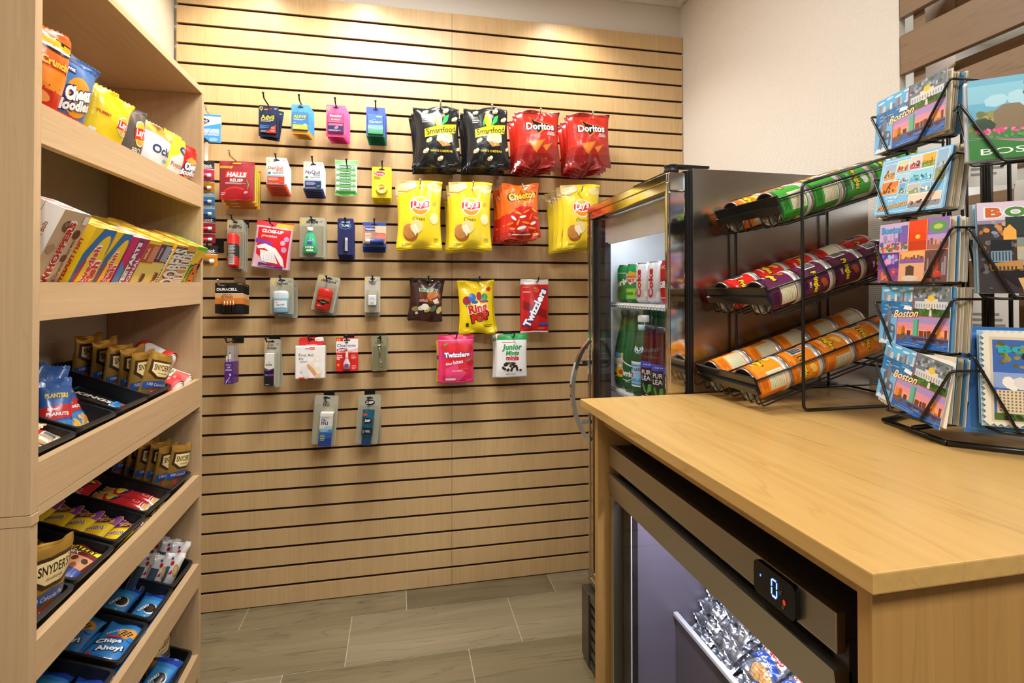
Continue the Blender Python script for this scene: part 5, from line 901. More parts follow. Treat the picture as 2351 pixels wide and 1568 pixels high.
cbox(1.3265, 1.404, 1.368, '#c22a62', [P([(0, 0), (1, 0), (1, .12), (.4, .45), (0, .62)], '#3f8fc8'), P([(.3, .2), (1, .4), (1, 1), (.4, 1)], '#a8285a'), vt('SWEETARTS', .52, .50, 1.75, '#f2f4fa', bold=.06, out='#243a7c', ow=.05), vt('ORIGINAL', .84, .38, 1.2, '#f6f0f4', bold=.03), [E(.2+.1*k, .15+.12*k, .05, .025, c) for k, c in enumerate(('#f0e9d8', '#e6a64a', '#7fc48a', '#f4d24a'))]], 'magenta and blue tart candy box', side='#c22a7a', back=1, topc='#e2dff0')
rais = lambda c, w: [R(0, .62, 1, .94, c), R(.5, .64, 1, .92, '#9aa2b8' if c[1] != 'b' else '#c98a6a'), vt(w, .22, .78, .46, '#f6f0e6'), R(0, 0, 1, .60, '#e6cf72'), vt('Raisinets', .60, .24, .95, '#a8342a', bold=.03), E(.78, .36, .14, .08, '#5a3a2a')]
cbox(1.4055, 1.471, 1.3685, '#eecb3c', rais('#b5502a', 'MILK'), 'yellow chocolate raisin box with an orange upper panel', side='#e9bc2a', back=3, topc='#f4dc5a')
cbox(1.4735, 1.543, 1.373, '#eecb3c', rais('#5a2f4f', 'DARK'), 'yellow chocolate raisin box with a purple upper panel', side='#e9bc2a', back=3, topc='#f4dc5a')
cbox(1.562, 1.637, 1.371, '#e2a23a', [P([(0, .1), (.5, .99), (.3, 1), (0, .6)], '#e8b84a'), P([(.36, .98), (.44, .98), (.16, 0), (.04, 0)], '#b8322a'), vt('GOOBERS', .62, .50, 1.8, '#efe6dc', bold=.05, h=.62, out='#3a3f66', ow=.07)], 'golden chocolate peanut box with dark blue lettering', side='#efbe1e', sd=BAR(.1, .1, .9, .9, 16, True), back=2, topc='#f0c94a')
cbox(1.640, 1.7055, 1.376, '#dca23e', [vt('MILK DUDS', .52, .52, 1.6, '#efeeea', bold=.05, h=.6, out='#6a4a3a', ow=.06), E(.5, .1, .3, .1, '#f1ebe0')], 'amber candy box with pale lettering beside the yellow-green box', side='#d9982a', back=2, topc='#f0c94a')
cbox(1.7085, 1.790, 1.3775, '#ead02a', [R(0, .93, 1, 1, '#7cc42a'), E(.3, .82, .2, .05, '#e9b04a', 40), E(.85, .7, .12, .10, '#d8503a'), vt('SOUR PATCH', .42, .35, .95, '#8fc43a', bold=.08, h=.30, out='#16180f', ow=.07), vt('KIDS', .70, .40, .9, '#ee7a1e', bold=.10, h=.30, out='#16180f', ow=.07)], 'yellow and lime sour candy box at the far end of the second shelf', side='#9ccf3a', back=2, topc='#9ccb3c')
# ---- trays and their contents
tl = {2: (1.2047, 1.3568, 1.5069, 1.6489), 3: (1.202, 1.3509, 1.502, 1.6473, 1.7925), 4: (1.208, 1.3594, 1.517, 1.668, 1.8105)}
nm = {2: 'third', 3: 'fourth', 4: 'fifth'}; hold = {2: ('near tray of peanut cracker packs', 'tray of blue peanut bags', 'tray holding one black and blue pouch', 'tray of gold pretzel bags'), 3: ('near tray with one large pretzel bag', 'tray of dark red granola packs', 'tray of yellow fig bar packs', 'tray of red cracker packs', 'far tray of pretzel bags'), 4: ('near tray of deep blue cookie packs', 'near tray of blue cookie packs on the left', 'tray of light blue cookie packs', 'tray of sandwich cookie packs', 'far tray of white biscuit packs')}
for r in (2, 3, 4):
    for k, y in enumerate(tl[r]):
        place_tray(r, y, 'black plastic %s on the %s shelf' % (hold[r][k], nm[r]))
place_tray(5, 1.8105, 'black plastic far tray with a pretzel bag on the bottom shelf'); place_tray(5, 1.663, 'black plastic tray of cookie packs on the bottom shelf')
TB = .0045
sny = [P([(.08, .86), (.92, .86), (.95, .62), (.72, .52), (.28, .52), (.05, .62)], '#3a2416'), P([(.14, .82), (.86, .82), (.88, .65), (.68, .565), (.32, .565), (.12, .65)], '#e6cf96'), T("SNYDER'S", .5, .73, .66, '#2b1a10', bold=.02, h=.11), T('OF HANOVER', .5, .625, .36, '#7a5a30'), P([(.02, .44), (.5, .50), (.98, .46), (.98, .33), (.5, .37), (.02, .30)], '#2f4f94'), T('100 Calorie Pack', .5, .41, .78, '#f1efe8', bold=.0), P([(.22, .31), (.80, .34), (.78, .08), (.24, .06)], '#d24a32')]
snyM = sny+[T('Mini', .5, .23, .34, '#f5e2d8', shear=.2), TINY(.3, .12, .7, .16, 2, '#f0d0c0')]; snyS = sny+[T('Snaps', .5, .23, .42, '#f5e2d8', bold=.01), TINY(.3, .12, .7, .16, 1, '#f0d0c0')]
gold = lambda h: mat(h, .3, .55 if h in ('#b98f3c',) else 0, .6, 0, .25, 60)
GS = 'pretzel bags in the trays'
_sn = {}
def pretz(dec, key, label, r, s, y, yaw, lean=0, roll=0, W=.098, H=.142):
    key = (key, W)
    if key in _sn: o = dup(_sn[key])
    else: o = _sn[key] = bag('pretzel_bag', W, H, .034, '#b98f3c', dec, 41+len(_sn), gold, nx=12, nz=16, wr=1.1, zig=False)
    stand(o, r, s, y, H, yaw, lean, roll, TB); return tag(o, label, 'pretzel bag', GS)
pos = ['frontmost', 'second', 'third', 'fourth', 'fifth', 'rearmost']
for i, (s, dy, yaw, rl) in enumerate(((.028, .006, 18, 9), (.055, -.012, 10, -4), (.085, .002, 12, -8), (.110, -.016, 14, -6), (.150, -.004, 8, -9), (.185, -.018, 10, -6))):
    pretz(snyS if i in (0, 3) else snyM, 'S' if i in (0, 3) else 'M', '%s gold pretzel bag in the file on the third shelf' % pos[i], 2, s-.006, 1.585+dy, yaw, 12, rl, .092, .140)
for i, (s, dy, yaw, rl) in enumerate(((.028, .014, 16, 6), (.052, -.010, 12, 2), (.078, -.002, 14, 3), (.104, -.012, 12, 0), (.13, -.004, 14, 0), (.16, -.01, 14, 2))):
    pretz(snyM, 'M', '%s gold pretzel bag in the far tray of the fourth shelf' % pos[i], 3, s-.004, 1.732+dy, yaw, 12, rl, .092, .140)
o = pretz(snyM, 'M', 'large-looking gold pretzel bag in the near tray of the fourth shelf', 3, .020, 1.135, 10, 12, 3, .110, .16); o.scale = (1.0, 1.0, 1.0)
pretz(snyS, 'S', 'gold pretzel bag with its top cut off by the shelf end panel', 3, .10, 1.118, 12, 20, -4)
pretz(snyS, 'S', 'gold pretzel bag on the bottom shelf beside the sandwich cookies', 5, .06, 1.735, 16, 20, -4)
# peanuts
pn = [R(0, .88, 1, 1, '#3a6cb8'), P([(0, .34), (1, .40), (1, .60), (0, .56)], '#c92a2c'), T('PLANTERS', .5, .735, .72, '#e9d23a', bold=.05, h=.075), T('Salted', .34, .53, .3, '#fff'), T('PEANUTS', .5, .45, .7, '#fff', bold=.04), R(0, 0, 1, .35, '#3f86c4'), [E(.52+.4*((k*37 % 11)/11), .06+.24*((k*53 % 13)/13), .09, .03, ['#d6a86a', '#c48f50', '#e3bd84'][k % 3], 40*k) for k in range(14)], E(.3, .16, .13, .10, '#e6b23a', 20)]
pb = bag('peanut_bag', .056, .135, .020, '#2f62b0', pn, 51, nx=10, nz=14)
for i, (s, y, yaw, ln, rl, lb) in enumerate(((.046, 1.318, 26, 52, -9, 'right front blue peanut bag leaning back in its tray'), (.046, 1.270, 26, 52, -9, 'left front blue peanut bag leaning back in its tray'), (.055, 1.232, 50, 34, -12, 'blue peanut bag standing sideways at the tray edge'), (.105, 1.275, 56, 26, -6, 'blue peanut bag standing behind the front pair'), (.125, 1.252, 50, 22, -10, 'rearmost blue peanut bag against the tray side'))):
    o = pb if i == 0 else dup(pb); stand(o, 2, s, y, .135, yaw, ln, rl, TB); tag(o, lb, 'peanut bag', 'blue peanut bags on the third shelf')
def lay(o, r, s, y, ang, D, tilt=0, lift=0, side=0):
    "lay a centred flat pack on its back on shelf r; ang turns its top from pointing up the slope"
    a = RAD(ang); back = V((-cos(TILT), 0, sin(TILT))); u = back*cos(a)+V((0, 1, 0))*sin(a); n = UPV
    t_ = RAD(tilt); n2 = n*cos(t_)-u*sin(t_); u2 = u*cos(t_)+n*sin(t_)
    if side: q = u2.cross(n2); b_ = RAD(side); n2 = n2*cos(b_)+q*sin(b_)
    return put(o, sp(r, s, y, D/2+TB+lift+.012), n2, u2)
o = bag('snack_pouch', .10, .16, .012, '#2f78b8', [R(.04, .40, .96, .97, '#15171b'), T('KINGS', .55, .66, .78, '#f0efe8', rot=-82, shear=.2, bold=.04), R(.04, .38, .96, .42, '#4a94d0'), T('Hickory', .4, .26, .5, '#dce9f4', rot=-86), E(.55, .16, .3, .07, '#d99a6a', 15), E(.75, .26, .15, .06, '#b83a3a'), E(.82, .18, .12, .04, '#9ac04a')], 55, nx=10, nz=14, zig=False, wr=.3)
lay(o, 2, .068, 1.436, -4, .012, 6, .016); tag(o, 'black and blue seed pouch lying flat in the empty tray', 'snack pouch')
def crk(key, base, dec, W, H, D, seed): return bag(key, W, H, D, base, dec, seed, lambda h: mat(h, .18, 0, .6), nx=10, nz=14, seal=.09, wr=.8)
ck = crk('cracker_pack', '#cfae7e', [R(0, .30, 1, .72, '#c92a2e'), TINY(.1, .4, .9, .6, 3, '#f4dcd8'), R(.3, .05, .7, .28, '#e9e6e0'), [R(.32+.05*k, .07, .345+.05*k, .26, '#2a2422') for k in range(7)], E(.5, .85, .3, .08, '#d9b27a')], .050, .105, .026, 56)
for i, (s, y, a, lf, lb) in enumerate(((.070, 1.168, -12, .016, 'red sandwich cracker pack with a barcode in the near tray'), (.068, 1.122, -6, .014, 'red sandwich cracker pack at the left edge of the near tray'), (.10, 1.145, 4, .044, 'red sandwich cracker pack lying on top in the near tray'))):
    o = ck if i == 0 else dup(ck); lay(o, 2, s, y, a, .028, 0, lf); tag(o, lb, 'cracker pack', 'red cracker packs on the third shelf')
# cereal cups
def cup():
    t = thing('cereal_cup', None, None); g = M(); w = mat('#efece6', .35); X = Matrix.Translation((0, 0, -.05))
    g.lathe([(0, 0), (.026, 0), (.027, .003), (.0345, .080)], w, 28, X); cyl_art(g, [R(0, 0, .42, .62, '#e2574f'), E(.2, .34, .15, .22, '#d8322f'), E(.26, .40, .04, .06, '#f09a94'), R(.42, .02, .78, .55, '#f1efec'), [R(.46+.02*k, .1, .47+.02*k, .4, '#333') for k in range(10)], R(.8, 0, 1, .3, '#d8322f'), E(.36, .66, .06, .10, '#6fae4f'), TINY(.45, .66, .75, .86, 3, '#7a9a6a')], .0305, .078, -.049, .19, paper, None, -90); 
    g.obj('cup_body', t); g = M(); g.lathe([(.0365, .080), (.038, .082), (.038, .092), (.035, .096), (0, .096)], mat('#d8302f', .3), 28, X); g.obj('lid', t)
    g = M(); g.lathe([(0, .001), (.022, .001), (.0255, -.0006)], mat('#7a5a3a', .5), 24, X); g.obj('cup_base', t); return t
c0 = cup()
for i, (s, y, h, a, lb) in enumerate(((.048, 1.765, 0, 4, 'cereal cup with a red lid nearest the shelf end panel'), (.044, 1.690, 0, 10, 'cereal cup with a barcode beside the pretzel tray'), (.15, 1.760, 0, 6, 'cereal cup lying behind the one at the shelf end'), (.15, 1.685, 0, -4, 'cereal cup lying behind the barcode one'), (.10, 1.725, .058, 8, 'cereal cup stacked on top of the other cups'))):
    o = c0 if i == 0 else dup(c0); a = RAD(a); u = V((-cos(TILT), 0, sin(TILT)))*cos(a)+V((0, 1, 0))*sin(a)
    put(o, sp(2, s, y, .038+h), UPV, u, 0); o.matrix_world = o.matrix_world @ Matrix.Rotation(RAD(25+40*i), 4, 'Z'); tag(o, lb, 'cereal cup', 'cereal cups on the third shelf')
# ritz packs
rz = crk('cracker_pack', '#d3a865', [P([(0, .22), (1, .18), (1, .86), (0, .80)], '#c8282b'), E(.48, .70, .36, .115, '#1f2f6e'), E(.48, .73, .34, .07, '#f0cf2e'), T('RITZ', .50, .70, .52, '#f2d434', rot=-90, bold=.06, out='#1f2f6e', ow=.05), T('BUTTER', .55, .44, .72, '#5a2a7c', rot=-90, bold=.06), E(.5, .34, .17, .06, '#e9b7ae'), E(.5, .34, .13, .045, '#c8282b'), TINY(.2, .2, .8, .28, 2, '#f2d8d2'), R(.2, .03, .75, .13, '#efece6'), [R(.24+.05*k, .04, .265+.05*k, .12, '#2a2422') for k in range(9)]], .046, .155, .030, 61)
for i, (s, y, a, lf, lb) in enumerate(((.085, 1.531, -3, 0, 'red round cracker pack closest to the camera in its tray'), (.085, 1.577, -2, .002, 'middle red round cracker pack in its tray'), (.080, 1.622, -2, 0, 'red round cracker pack against the pretzel bags'), (.19, 1.575, 84, .006, 'red round cracker pack lying crosswise at the tray back'))):
    o = rz if i == 0 else dup(rz); lay(o, 3, s, y, a, .030, 0, lf); tag(o, lb, 'cracker pack', 'red round cracker packs on the fourth shelf')
# fig bars
nw = bag('fig_bar_pack', .060, .112, .022, '#e2c21f', [P([(0, .66), (1, .72), (1, 1), (0, 1)], '#7a3a82'), E(.6, .80, .26, .12, '#c98f44'), E(.62, .83, .18, .03, '#3a211a', 15), E(.60, .74, .18, .03, '#3a211a', 15), T('Fig', .22, .86, .2, '#fff'), T('Newtons', .42, .50, .76, '#6a2a86', rot=20, bold=.02, h=.14, out='#f5eec8', ow=.03), P([(.02, .18), (.26, .22), (.06, .36)], '#c8282a'), TINY(.5, .24, .92, .38, 2, '#f0a030'), TINY(.1, .05, .6, .1, 1, '#3a2a10')], 66, nx=10, nz=14, wr=1.3)
for i in range(5):
    o = nw if i == 0 else dup(nw); lay(o, 3, .034+.044*i, 1.432-.004*(i % 2), 96-2*i, .022, 14, .004+.002*(i % 2), -14); tag(o, '%s yellow and purple fig bar pack in the overlapping row' % ['frontmost', 'second', 'middle', 'fourth', 'rearmost'][i], 'fig bar pack', 'fig bar packs on the fourth shelf')
nv = bag('granola_pack', .095, .125, .026, '#6a1f24', [R(0, 0, 1, .42, '#27459c'), R(.1, .80, .9, .92, '#e8d428'), T('VALLEY', .5, .86, .7, '#1d1a14', bold=.05), T('MIX', .4, .74, .25, '#f0e2d8'), P([(.1, .36), (.9, .42), (.92, .70), (.1, .66)], '#c98f66'), [E(.2+.12*k, .45+.15*(k % 2), .08, .05, ['#5a2a24', '#8a4a34', '#2f1a18'][k % 3], 30*k) for k in range(6)], TINY(.1, .1, .5, .2, 2, '#c9d4f0'), R(.62, .1, .72, .18, '#8fbf5a')], 67, nx=10, nz=14, zig=False)
for i, (s, y, a, lf, lb) in enumerate(((.060, 1.282, 98, .010, 'dark red and blue granola pack on top in its tray'), (.155, 1.28, 92, .004, 'granola pack half buried at the back of its tray'))):
    o = nv if i == 0 else dup(nv); lay(o, 3, s, y, a, .026, 10, lf); tag(o, lb, 'granola pack', 'granola packs on the fourth shelf')
# fifth shelf
wf_ = bag('biscuit_pack', .060, .112, .030, '#e6e7ea', [R(0, .0, 1, .20, '#39485c'), R(0, .20, .3, .72, '#46586e'), P([(.3, .2), (1, .2), (1, .95), (.4, .98)], '#f2f2f0'), E(.66, .62, .16, .16, '#c99a5a', 20), E(.64, .62, .10, .12, '#e4c58a', 20), E(.36, .80, .09, .05, '#c8242a'), P([(.3, .55), (.42, .66), (.5, .55)], '#c8242a'), T('LORNA', .75, .2, .36, '#2a3550', bold=.02), E(.3, .9, .05, .03, '#6a3a8a')], 71, lambda h: mat(h, .22, .15, .7, 0, .4, 60), nx=10, nz=14, wr=1.5)
for i, (s, y, yaw, ln, rl, lb) in enumerate(((.035, 1.712, 44, 10, 10, 'front white biscuit pack showing a cookie picture'), (.06, 1.690, 34, 8, 14, 'second white biscuit pack in the front row'), (.095, 1.683, 34, 8, 14, 'third white biscuit pack in the front row'), (.045, 1.775, 40, 6, 10, 'white biscuit pack leaning by the shelf end'), (.075, 1.775, 40, 6, 10, 'second white biscuit pack back from the shelf end'), (.105, 1.770, 44, 8, 8, 'third white biscuit pack back from the shelf end'), (.135, 1.765, 40, 8, 10, 'rearmost white biscuit pack on the fifth shelf'))):
    o = wf_ if i == 0 else dup(wf_)
    stand(o, 4, s, y-.004, .112, yaw, ln, rl, TB); tag(o, lb, 'biscuit pack', 'white biscuit packs on the fifth shelf')
ore = bag('cookie_pack', .066, .134, .024, '#1f64bd', [R(0, .86, 1, 1, '#1b3fa0'), R(0, 0, 1, .14, '#1b3fa0'), R(.06, .14, .94, .86, '#2f80cc'), R(.12, .24, .88, .76, '#3f96d6'), E(.62, .52, .24, .13, '#eef2f6'), E(.58, .53, .22, .115, '#1b1614'), E(.60, .52, .16, .08, '#332a26'), T('OREO', .34, .50, .46, '#fff', rot=62, bold=.06, out='#16307c', ow=.06), P([(.05, .12), (.30, .12), (.14, .24)], '#c8282c'), TINY(.5, .16, .7, .2, 1, '#cfe2f4'), T('6', .6, .32, .06, '#dcecf8')], 72, nx=10, nz=14, wr=.8)
for i, (r, s, y, a, lf, ti, lb) in enumerate(((4, .036, 1.596, 92, .0, 9, 'frontmost bright blue sandwich cookie pack in its tray'), (4, .108, 1.598, 91, .0, 9, 'middle bright blue sandwich cookie pack in its tray'), (4, .178, 1.598, 90, .0, 9, 'rear bright blue sandwich cookie pack in its tray'), (5, .050, 1.655, 97, .046, 22, 'top bright blue sandwich cookie pack on the bottom shelf'), (5, .040, 1.645, 94, .014, 18, 'bright blue sandwich cookie pack under the top one on the bottom shelf'), (5, .112, 1.610, 92, .02, 12, 'second row bright blue sandwich cookie pack on the bottom shelf'), (5, .018, 1.60, 90, .0, 8, 'bright blue sandwich cookie pack at the front of the bottom shelf'), (4, .040, 1.288, 92, .0, 8, 'frontmost deep blue cookie pack in the near tray'), (4, .112, 1.289, 91, .0, 8, 'middle deep blue cookie pack in the near tray'), (4, .182, 1.289, 90, .0, 8, 'rear deep blue cookie pack in the near tray'))):
    o = ore if i == 0 else dup(ore); lay(o, r, s, y, a, .026, ti, lf); tag(o, lb, 'cookie pack', 'blue sandwich cookie packs')
ca = bag('cookie_pack', .088, .132, .024, '#2f7fc8', [R(0, 0, 1, .16, '#2a6ab8'), E(.66, .72, .26, .15, '#c98f3e'), E(.64, .73, .22, .12, '#d8a550'), [E(.5+.3*((k*37 % 11)/11), .63+.17*((k*53 % 13)/13), .035, .016, '#3a2216', n=8) for k in range(12)], E(.84, .60, .10, .05, '#2f7fc8'), T('ORIGINAL', .34, .70, .46, '#eaf2fa', rot=42), T('Chips', .38, .44, .62, '#fff', rot=16, bold=.05, h=.12, out='#16285c', ow=.06), T('Ahoy!', .52, .30, .66, '#fff', rot=16, bold=.05, h=.12, out='#16285c', ow=.06), P([(.2, .50), (.6, .56), (.6, .60), (.2, .56)], '#c93a3a'), P([(.04, .08), (.26, .08), (.12, .2)], '#c8282c'), R(.56, .08, .78, .14, '#dfe9f2')], 73, nx=10, nz=14, wr=.8)
for i, (s, y, a, lf, lb) in enumerate(((.048, 1.444, 94, .020, 'front upper chocolate chip cookie pack in its tray'), (.142, 1.442, 92, .020, 'rear upper chocolate chip cookie pack in its tray'), (.044, 1.442, 90, -.006, 'front lower chocolate chip cookie pack under another'), (.140, 1.440, 90, -.006, 'rear lower chocolate chip cookie pack under another'))):
    o = ca if i == 0 else dup(ca); lay(o, 4, s, y, a, .024, 5, lf); tag(o, lb, 'cookie pack', 'chocolate chip cookie packs on the fifth shelf')
# =================================================================== SNACK CANS IN THE WIRE RACK
def can_mesh(base, dark, dec, r=.0355, L=.0805):
    "a short snack can lying along +Z: metal end at z=0, rolled white rim at the lid end"
    t = thing('snack_can', None, None); g = M(); b = mat(base, .25, 0, .5); mtl = mat('#a39a92', .3, .9); rim = mat('#d6d1cf', .25, .35)
    g.lathe([(r, .0035), (r, L-.008)], b, 40)
    cyl_art(g, dec, r, L-.0125, .004, 2*pi*r*.999, lambda h: mat(h, .25, 0, .5), None, -90, 48); g.obj('can_wall', t)
    g = M(); g.lathe([(0, .003), (r*.90, .003), (r*.93, -.0008), (r*1.015, -.0008), (r*1.02, .0035), (r, .004)], mtl, 40); g.obj('metal_base', t)
    g = M(); g.lathe([(r, L-.0105), (r*1.035, L-.010), (r*1.04, L-.004), (r*1.0, L-.001), (0, L-.001)], rim, 40); g.obj('lid_rim', t); return t
def can_art(base, dk, nm2, acc):
    # x runs round the can (centre = local -Y), y along it
    return [R(0, 0, 1, .08, dk), R(.44, .40, .62, .94, '#ded8b4'), [R(.455, .43+.055*k, .605, .437+.055*k, '#2a2820') for k in range(9)], R(.015, .30, .115, .74, '#eceae6'), [R(.022+.0085*k, .34, .026+.0085*k+.003*(k % 3)/2, .72, '#1d1b1a') for k in range(10)], R(.65, .1, .655, .85, dk), T('Pringles', .26, .46, .21, '#f3d62a', rot=-4, bold=.05, h=.22, out='#17110e', ow=.06), T(nm2, .27, .25, .05*len(nm2)/3, '#f6ece2', bold=.02), TINY(.16, .10, .36, .18, 2, dk), E(.27, .74, .035, .09, acc, 70), E(.30, .78, .03, .10, acc, 110), P([(.70, .60), (.80, .66), (.78, .92), (.72, .86)], '#f3d62a'), T('go!', .755, .76, .05, '#f6f2ea', bold=.04), TINY(.47, .12, .61, .34, 5, dk), E(.84, .55, .05, .16, acc, 20), E(.90, .45, .04, .14, acc, -15), TINY(.68, .15, .95, .3, 3, dk)]
CANS = {'o': can_mesh('#ef8a1e', '#c9660f', can_art('', '#c9660f', 'CHEDDAR', '#f4c25a')), 'r': can_mesh('#d5261f', '#9a1712', can_art('', '#9a1712', 'ORIGINAL', '#f0a050')), 'p': can_mesh('#5d1f45', '#3a102a', can_art('', '#3a102a', 'BBQ', '#a8502a')), 'g': can_mesh('#3f9d33', '#1f6a1c', can_art('', '#1f6a1c', 'SOUR CREAM', '#e9efd8'))}
used = set(); oname = ['frontmost', 'second', 'third', 'fourth', 'rearmost']
ROWS = [(0, .985, 'o', 'orange', 'near row of the bottom tier', [-15, 82, 20, 60, 90]), (0, 1.104, 'o', 'orange', 'far row of the bottom tier', [-60, -50, -64, -48, -55]), (1, .985, 'p', 'dark purple', 'near row of the middle tier', [0, 88, 80, 92, 84]), (1, 1.104, 'r', 'red', 'far row of the middle tier', [70, 10, 60, -70, 75]), (2, .985, 'g', 'green', 'near row of the top tier', [-20, -8, 70, 20, 80]), (2, 1.104, 'o', 'orange', 'far row of the top tier', [20, 60, -10, 40, 80])]
for t, y, k, cn, wh, spins in ROWS:
    for i in range(5):
        if k in used: o = dup(CANS[k])
        else: o = CANS[k]; used.add(k)
        c = tp(t, .002+.0815*i, y, .0382); ax = V((cos(SL), 0, sin(SL)))
        m = frame(c, (0, -1, 0), ax); m = m @ Matrix.Rotation(RAD(spins[i]), 4, 'Z'); o.matrix_world = m
        tag(o, '%s %s snack can in the %s' % (oname[i], cn, wh), 'snack can', '%s cans in the %s' % (cn, wh))
# =================================================================== DRINKS
def drink_can(base, dec, rows=1):
    r = .0325; H = .1215; t = thing('drink_can', None, None); g = M(); al = mat('#c9c9cb', .2, 1)
    b = mat(base, .25, .35); g.lathe([(.022, 0), (.026, .001), (r, .010), (r, H-.014), (.0275, H-.003)], b, 36); cyl_art(g, dec, r, H-.026, .011, 2*pi*r*.999, lambda h: mat(h, .25, .3), None, -90, 48); g.obj('can_body', t)
    g = M(); g.lathe([(.0275, H-.003), (.0282, H), (.026, H), (.025, H-.004), (0, H-.004)], al, 30); g.obj('can_top', t); return t
# art: x=.5 is the side the can shows along local -Y
sprite = [R(0, .02, 1, .2, '#1f7a3a'), T('Sprite', .5, .52, .42, '#f3f6f2', rot=16, shear=.1, bold=.06, h=.28, out='#1a5a30', ow=.03), TINY(.3, .86, .7, .92, 1, '#e9f2e9'), E(.7, .75, .05, .05, '#d9e04a')]
cdry = [R(0, 0, 1, .34, '#8fcf4a'), E(.5, .70, .17, .17, '#efe9d8'), P([(.34, .70), (.5, .92), (.66, .70), (.5, .46)], '#efe9d8'), E(.52, .80, .09, .09, '#e2b02a'), T('CANADA', .5, .72, .24, '#c8342a', bold=.05), T('DRY', .5, .60, .15, '#c8342a', bold=.05), T('GINGER ALE', .5, .18, .34, '#2f6a2a', bold=.02)]
dcok = [R(.0, 0, .22, 1, '#c8232a'), R(.62, 0, .72, 1, '#c8232a'), T('Coke', .36, .5, .42, '#c8232a', rot=90, bold=.05, h=.2), T('Diet', .27, .16, .12, '#c8232a', rot=90), T('Coke', .67, .62, .36, '#f6f2f2', rot=90, bold=.05, h=.16), R(.46, .08, .54, .24, '#e9e9e9')]
coke = [T('Coca-Cola', .5, .52, .62, '#f8f2f0', shear=.3, bold=.03, h=.2, rot=8), P([(.25, .34), (.45, .40), (.75, .36), (.75, .33), (.45, .36), (.25, .31)], '#f8f2f0'), T('ORIGINAL', .5, .95, .3, '#f3dada'), TINY(.4, .05, .6, .1, 1, '#f3dada')]
DC = {'s': drink_can('#1e8a43', sprite), 'c': drink_can('#1f8f4a', cdry), 'd': drink_can('#e4e4e6', dcok), 'k': drink_can('#c4151c', coke)}
used = set(); GC = 'drink cans on the upper fridge shelf'
DCX = {'s': 'dark green', 'c': 'two-tone green', 'd': 'white and red', 'k': 'red'}
def drink(k, x, y, rot, label):
    o = dup(DC[k]) if k in used else DC[k]; used.add(k)
    o.matrix_world = Matrix.Translation((x, y, ZS1+.0012)) @ Matrix.Rotation(RAD(rot), 4, 'Z'); tag(o, label, 'drink can', GC)
cans = [('s', 1.655), ('c', 1.585), ('d', 1.510), ('d', 1.432), ('k', 1.355), ('k', 1.280)]
lab = ['front dark green lemon-lime soda can by the fridge wall', 'front two-tone green ginger ale can', 'front white diet cola can beside the ginger ale', 'front white diet cola can beside the red cola', 'front red cola can second from the door hinge', 'front red cola can by the door hinge']
for (k, y), l in zip(cans, lab): drink(k, .742, y, -25 if k == 'd' else -60, l)
for (k, y), l in zip(cans, lab): drink(k, .815, y+.003, -75, l.replace('front', 'second row', 1))
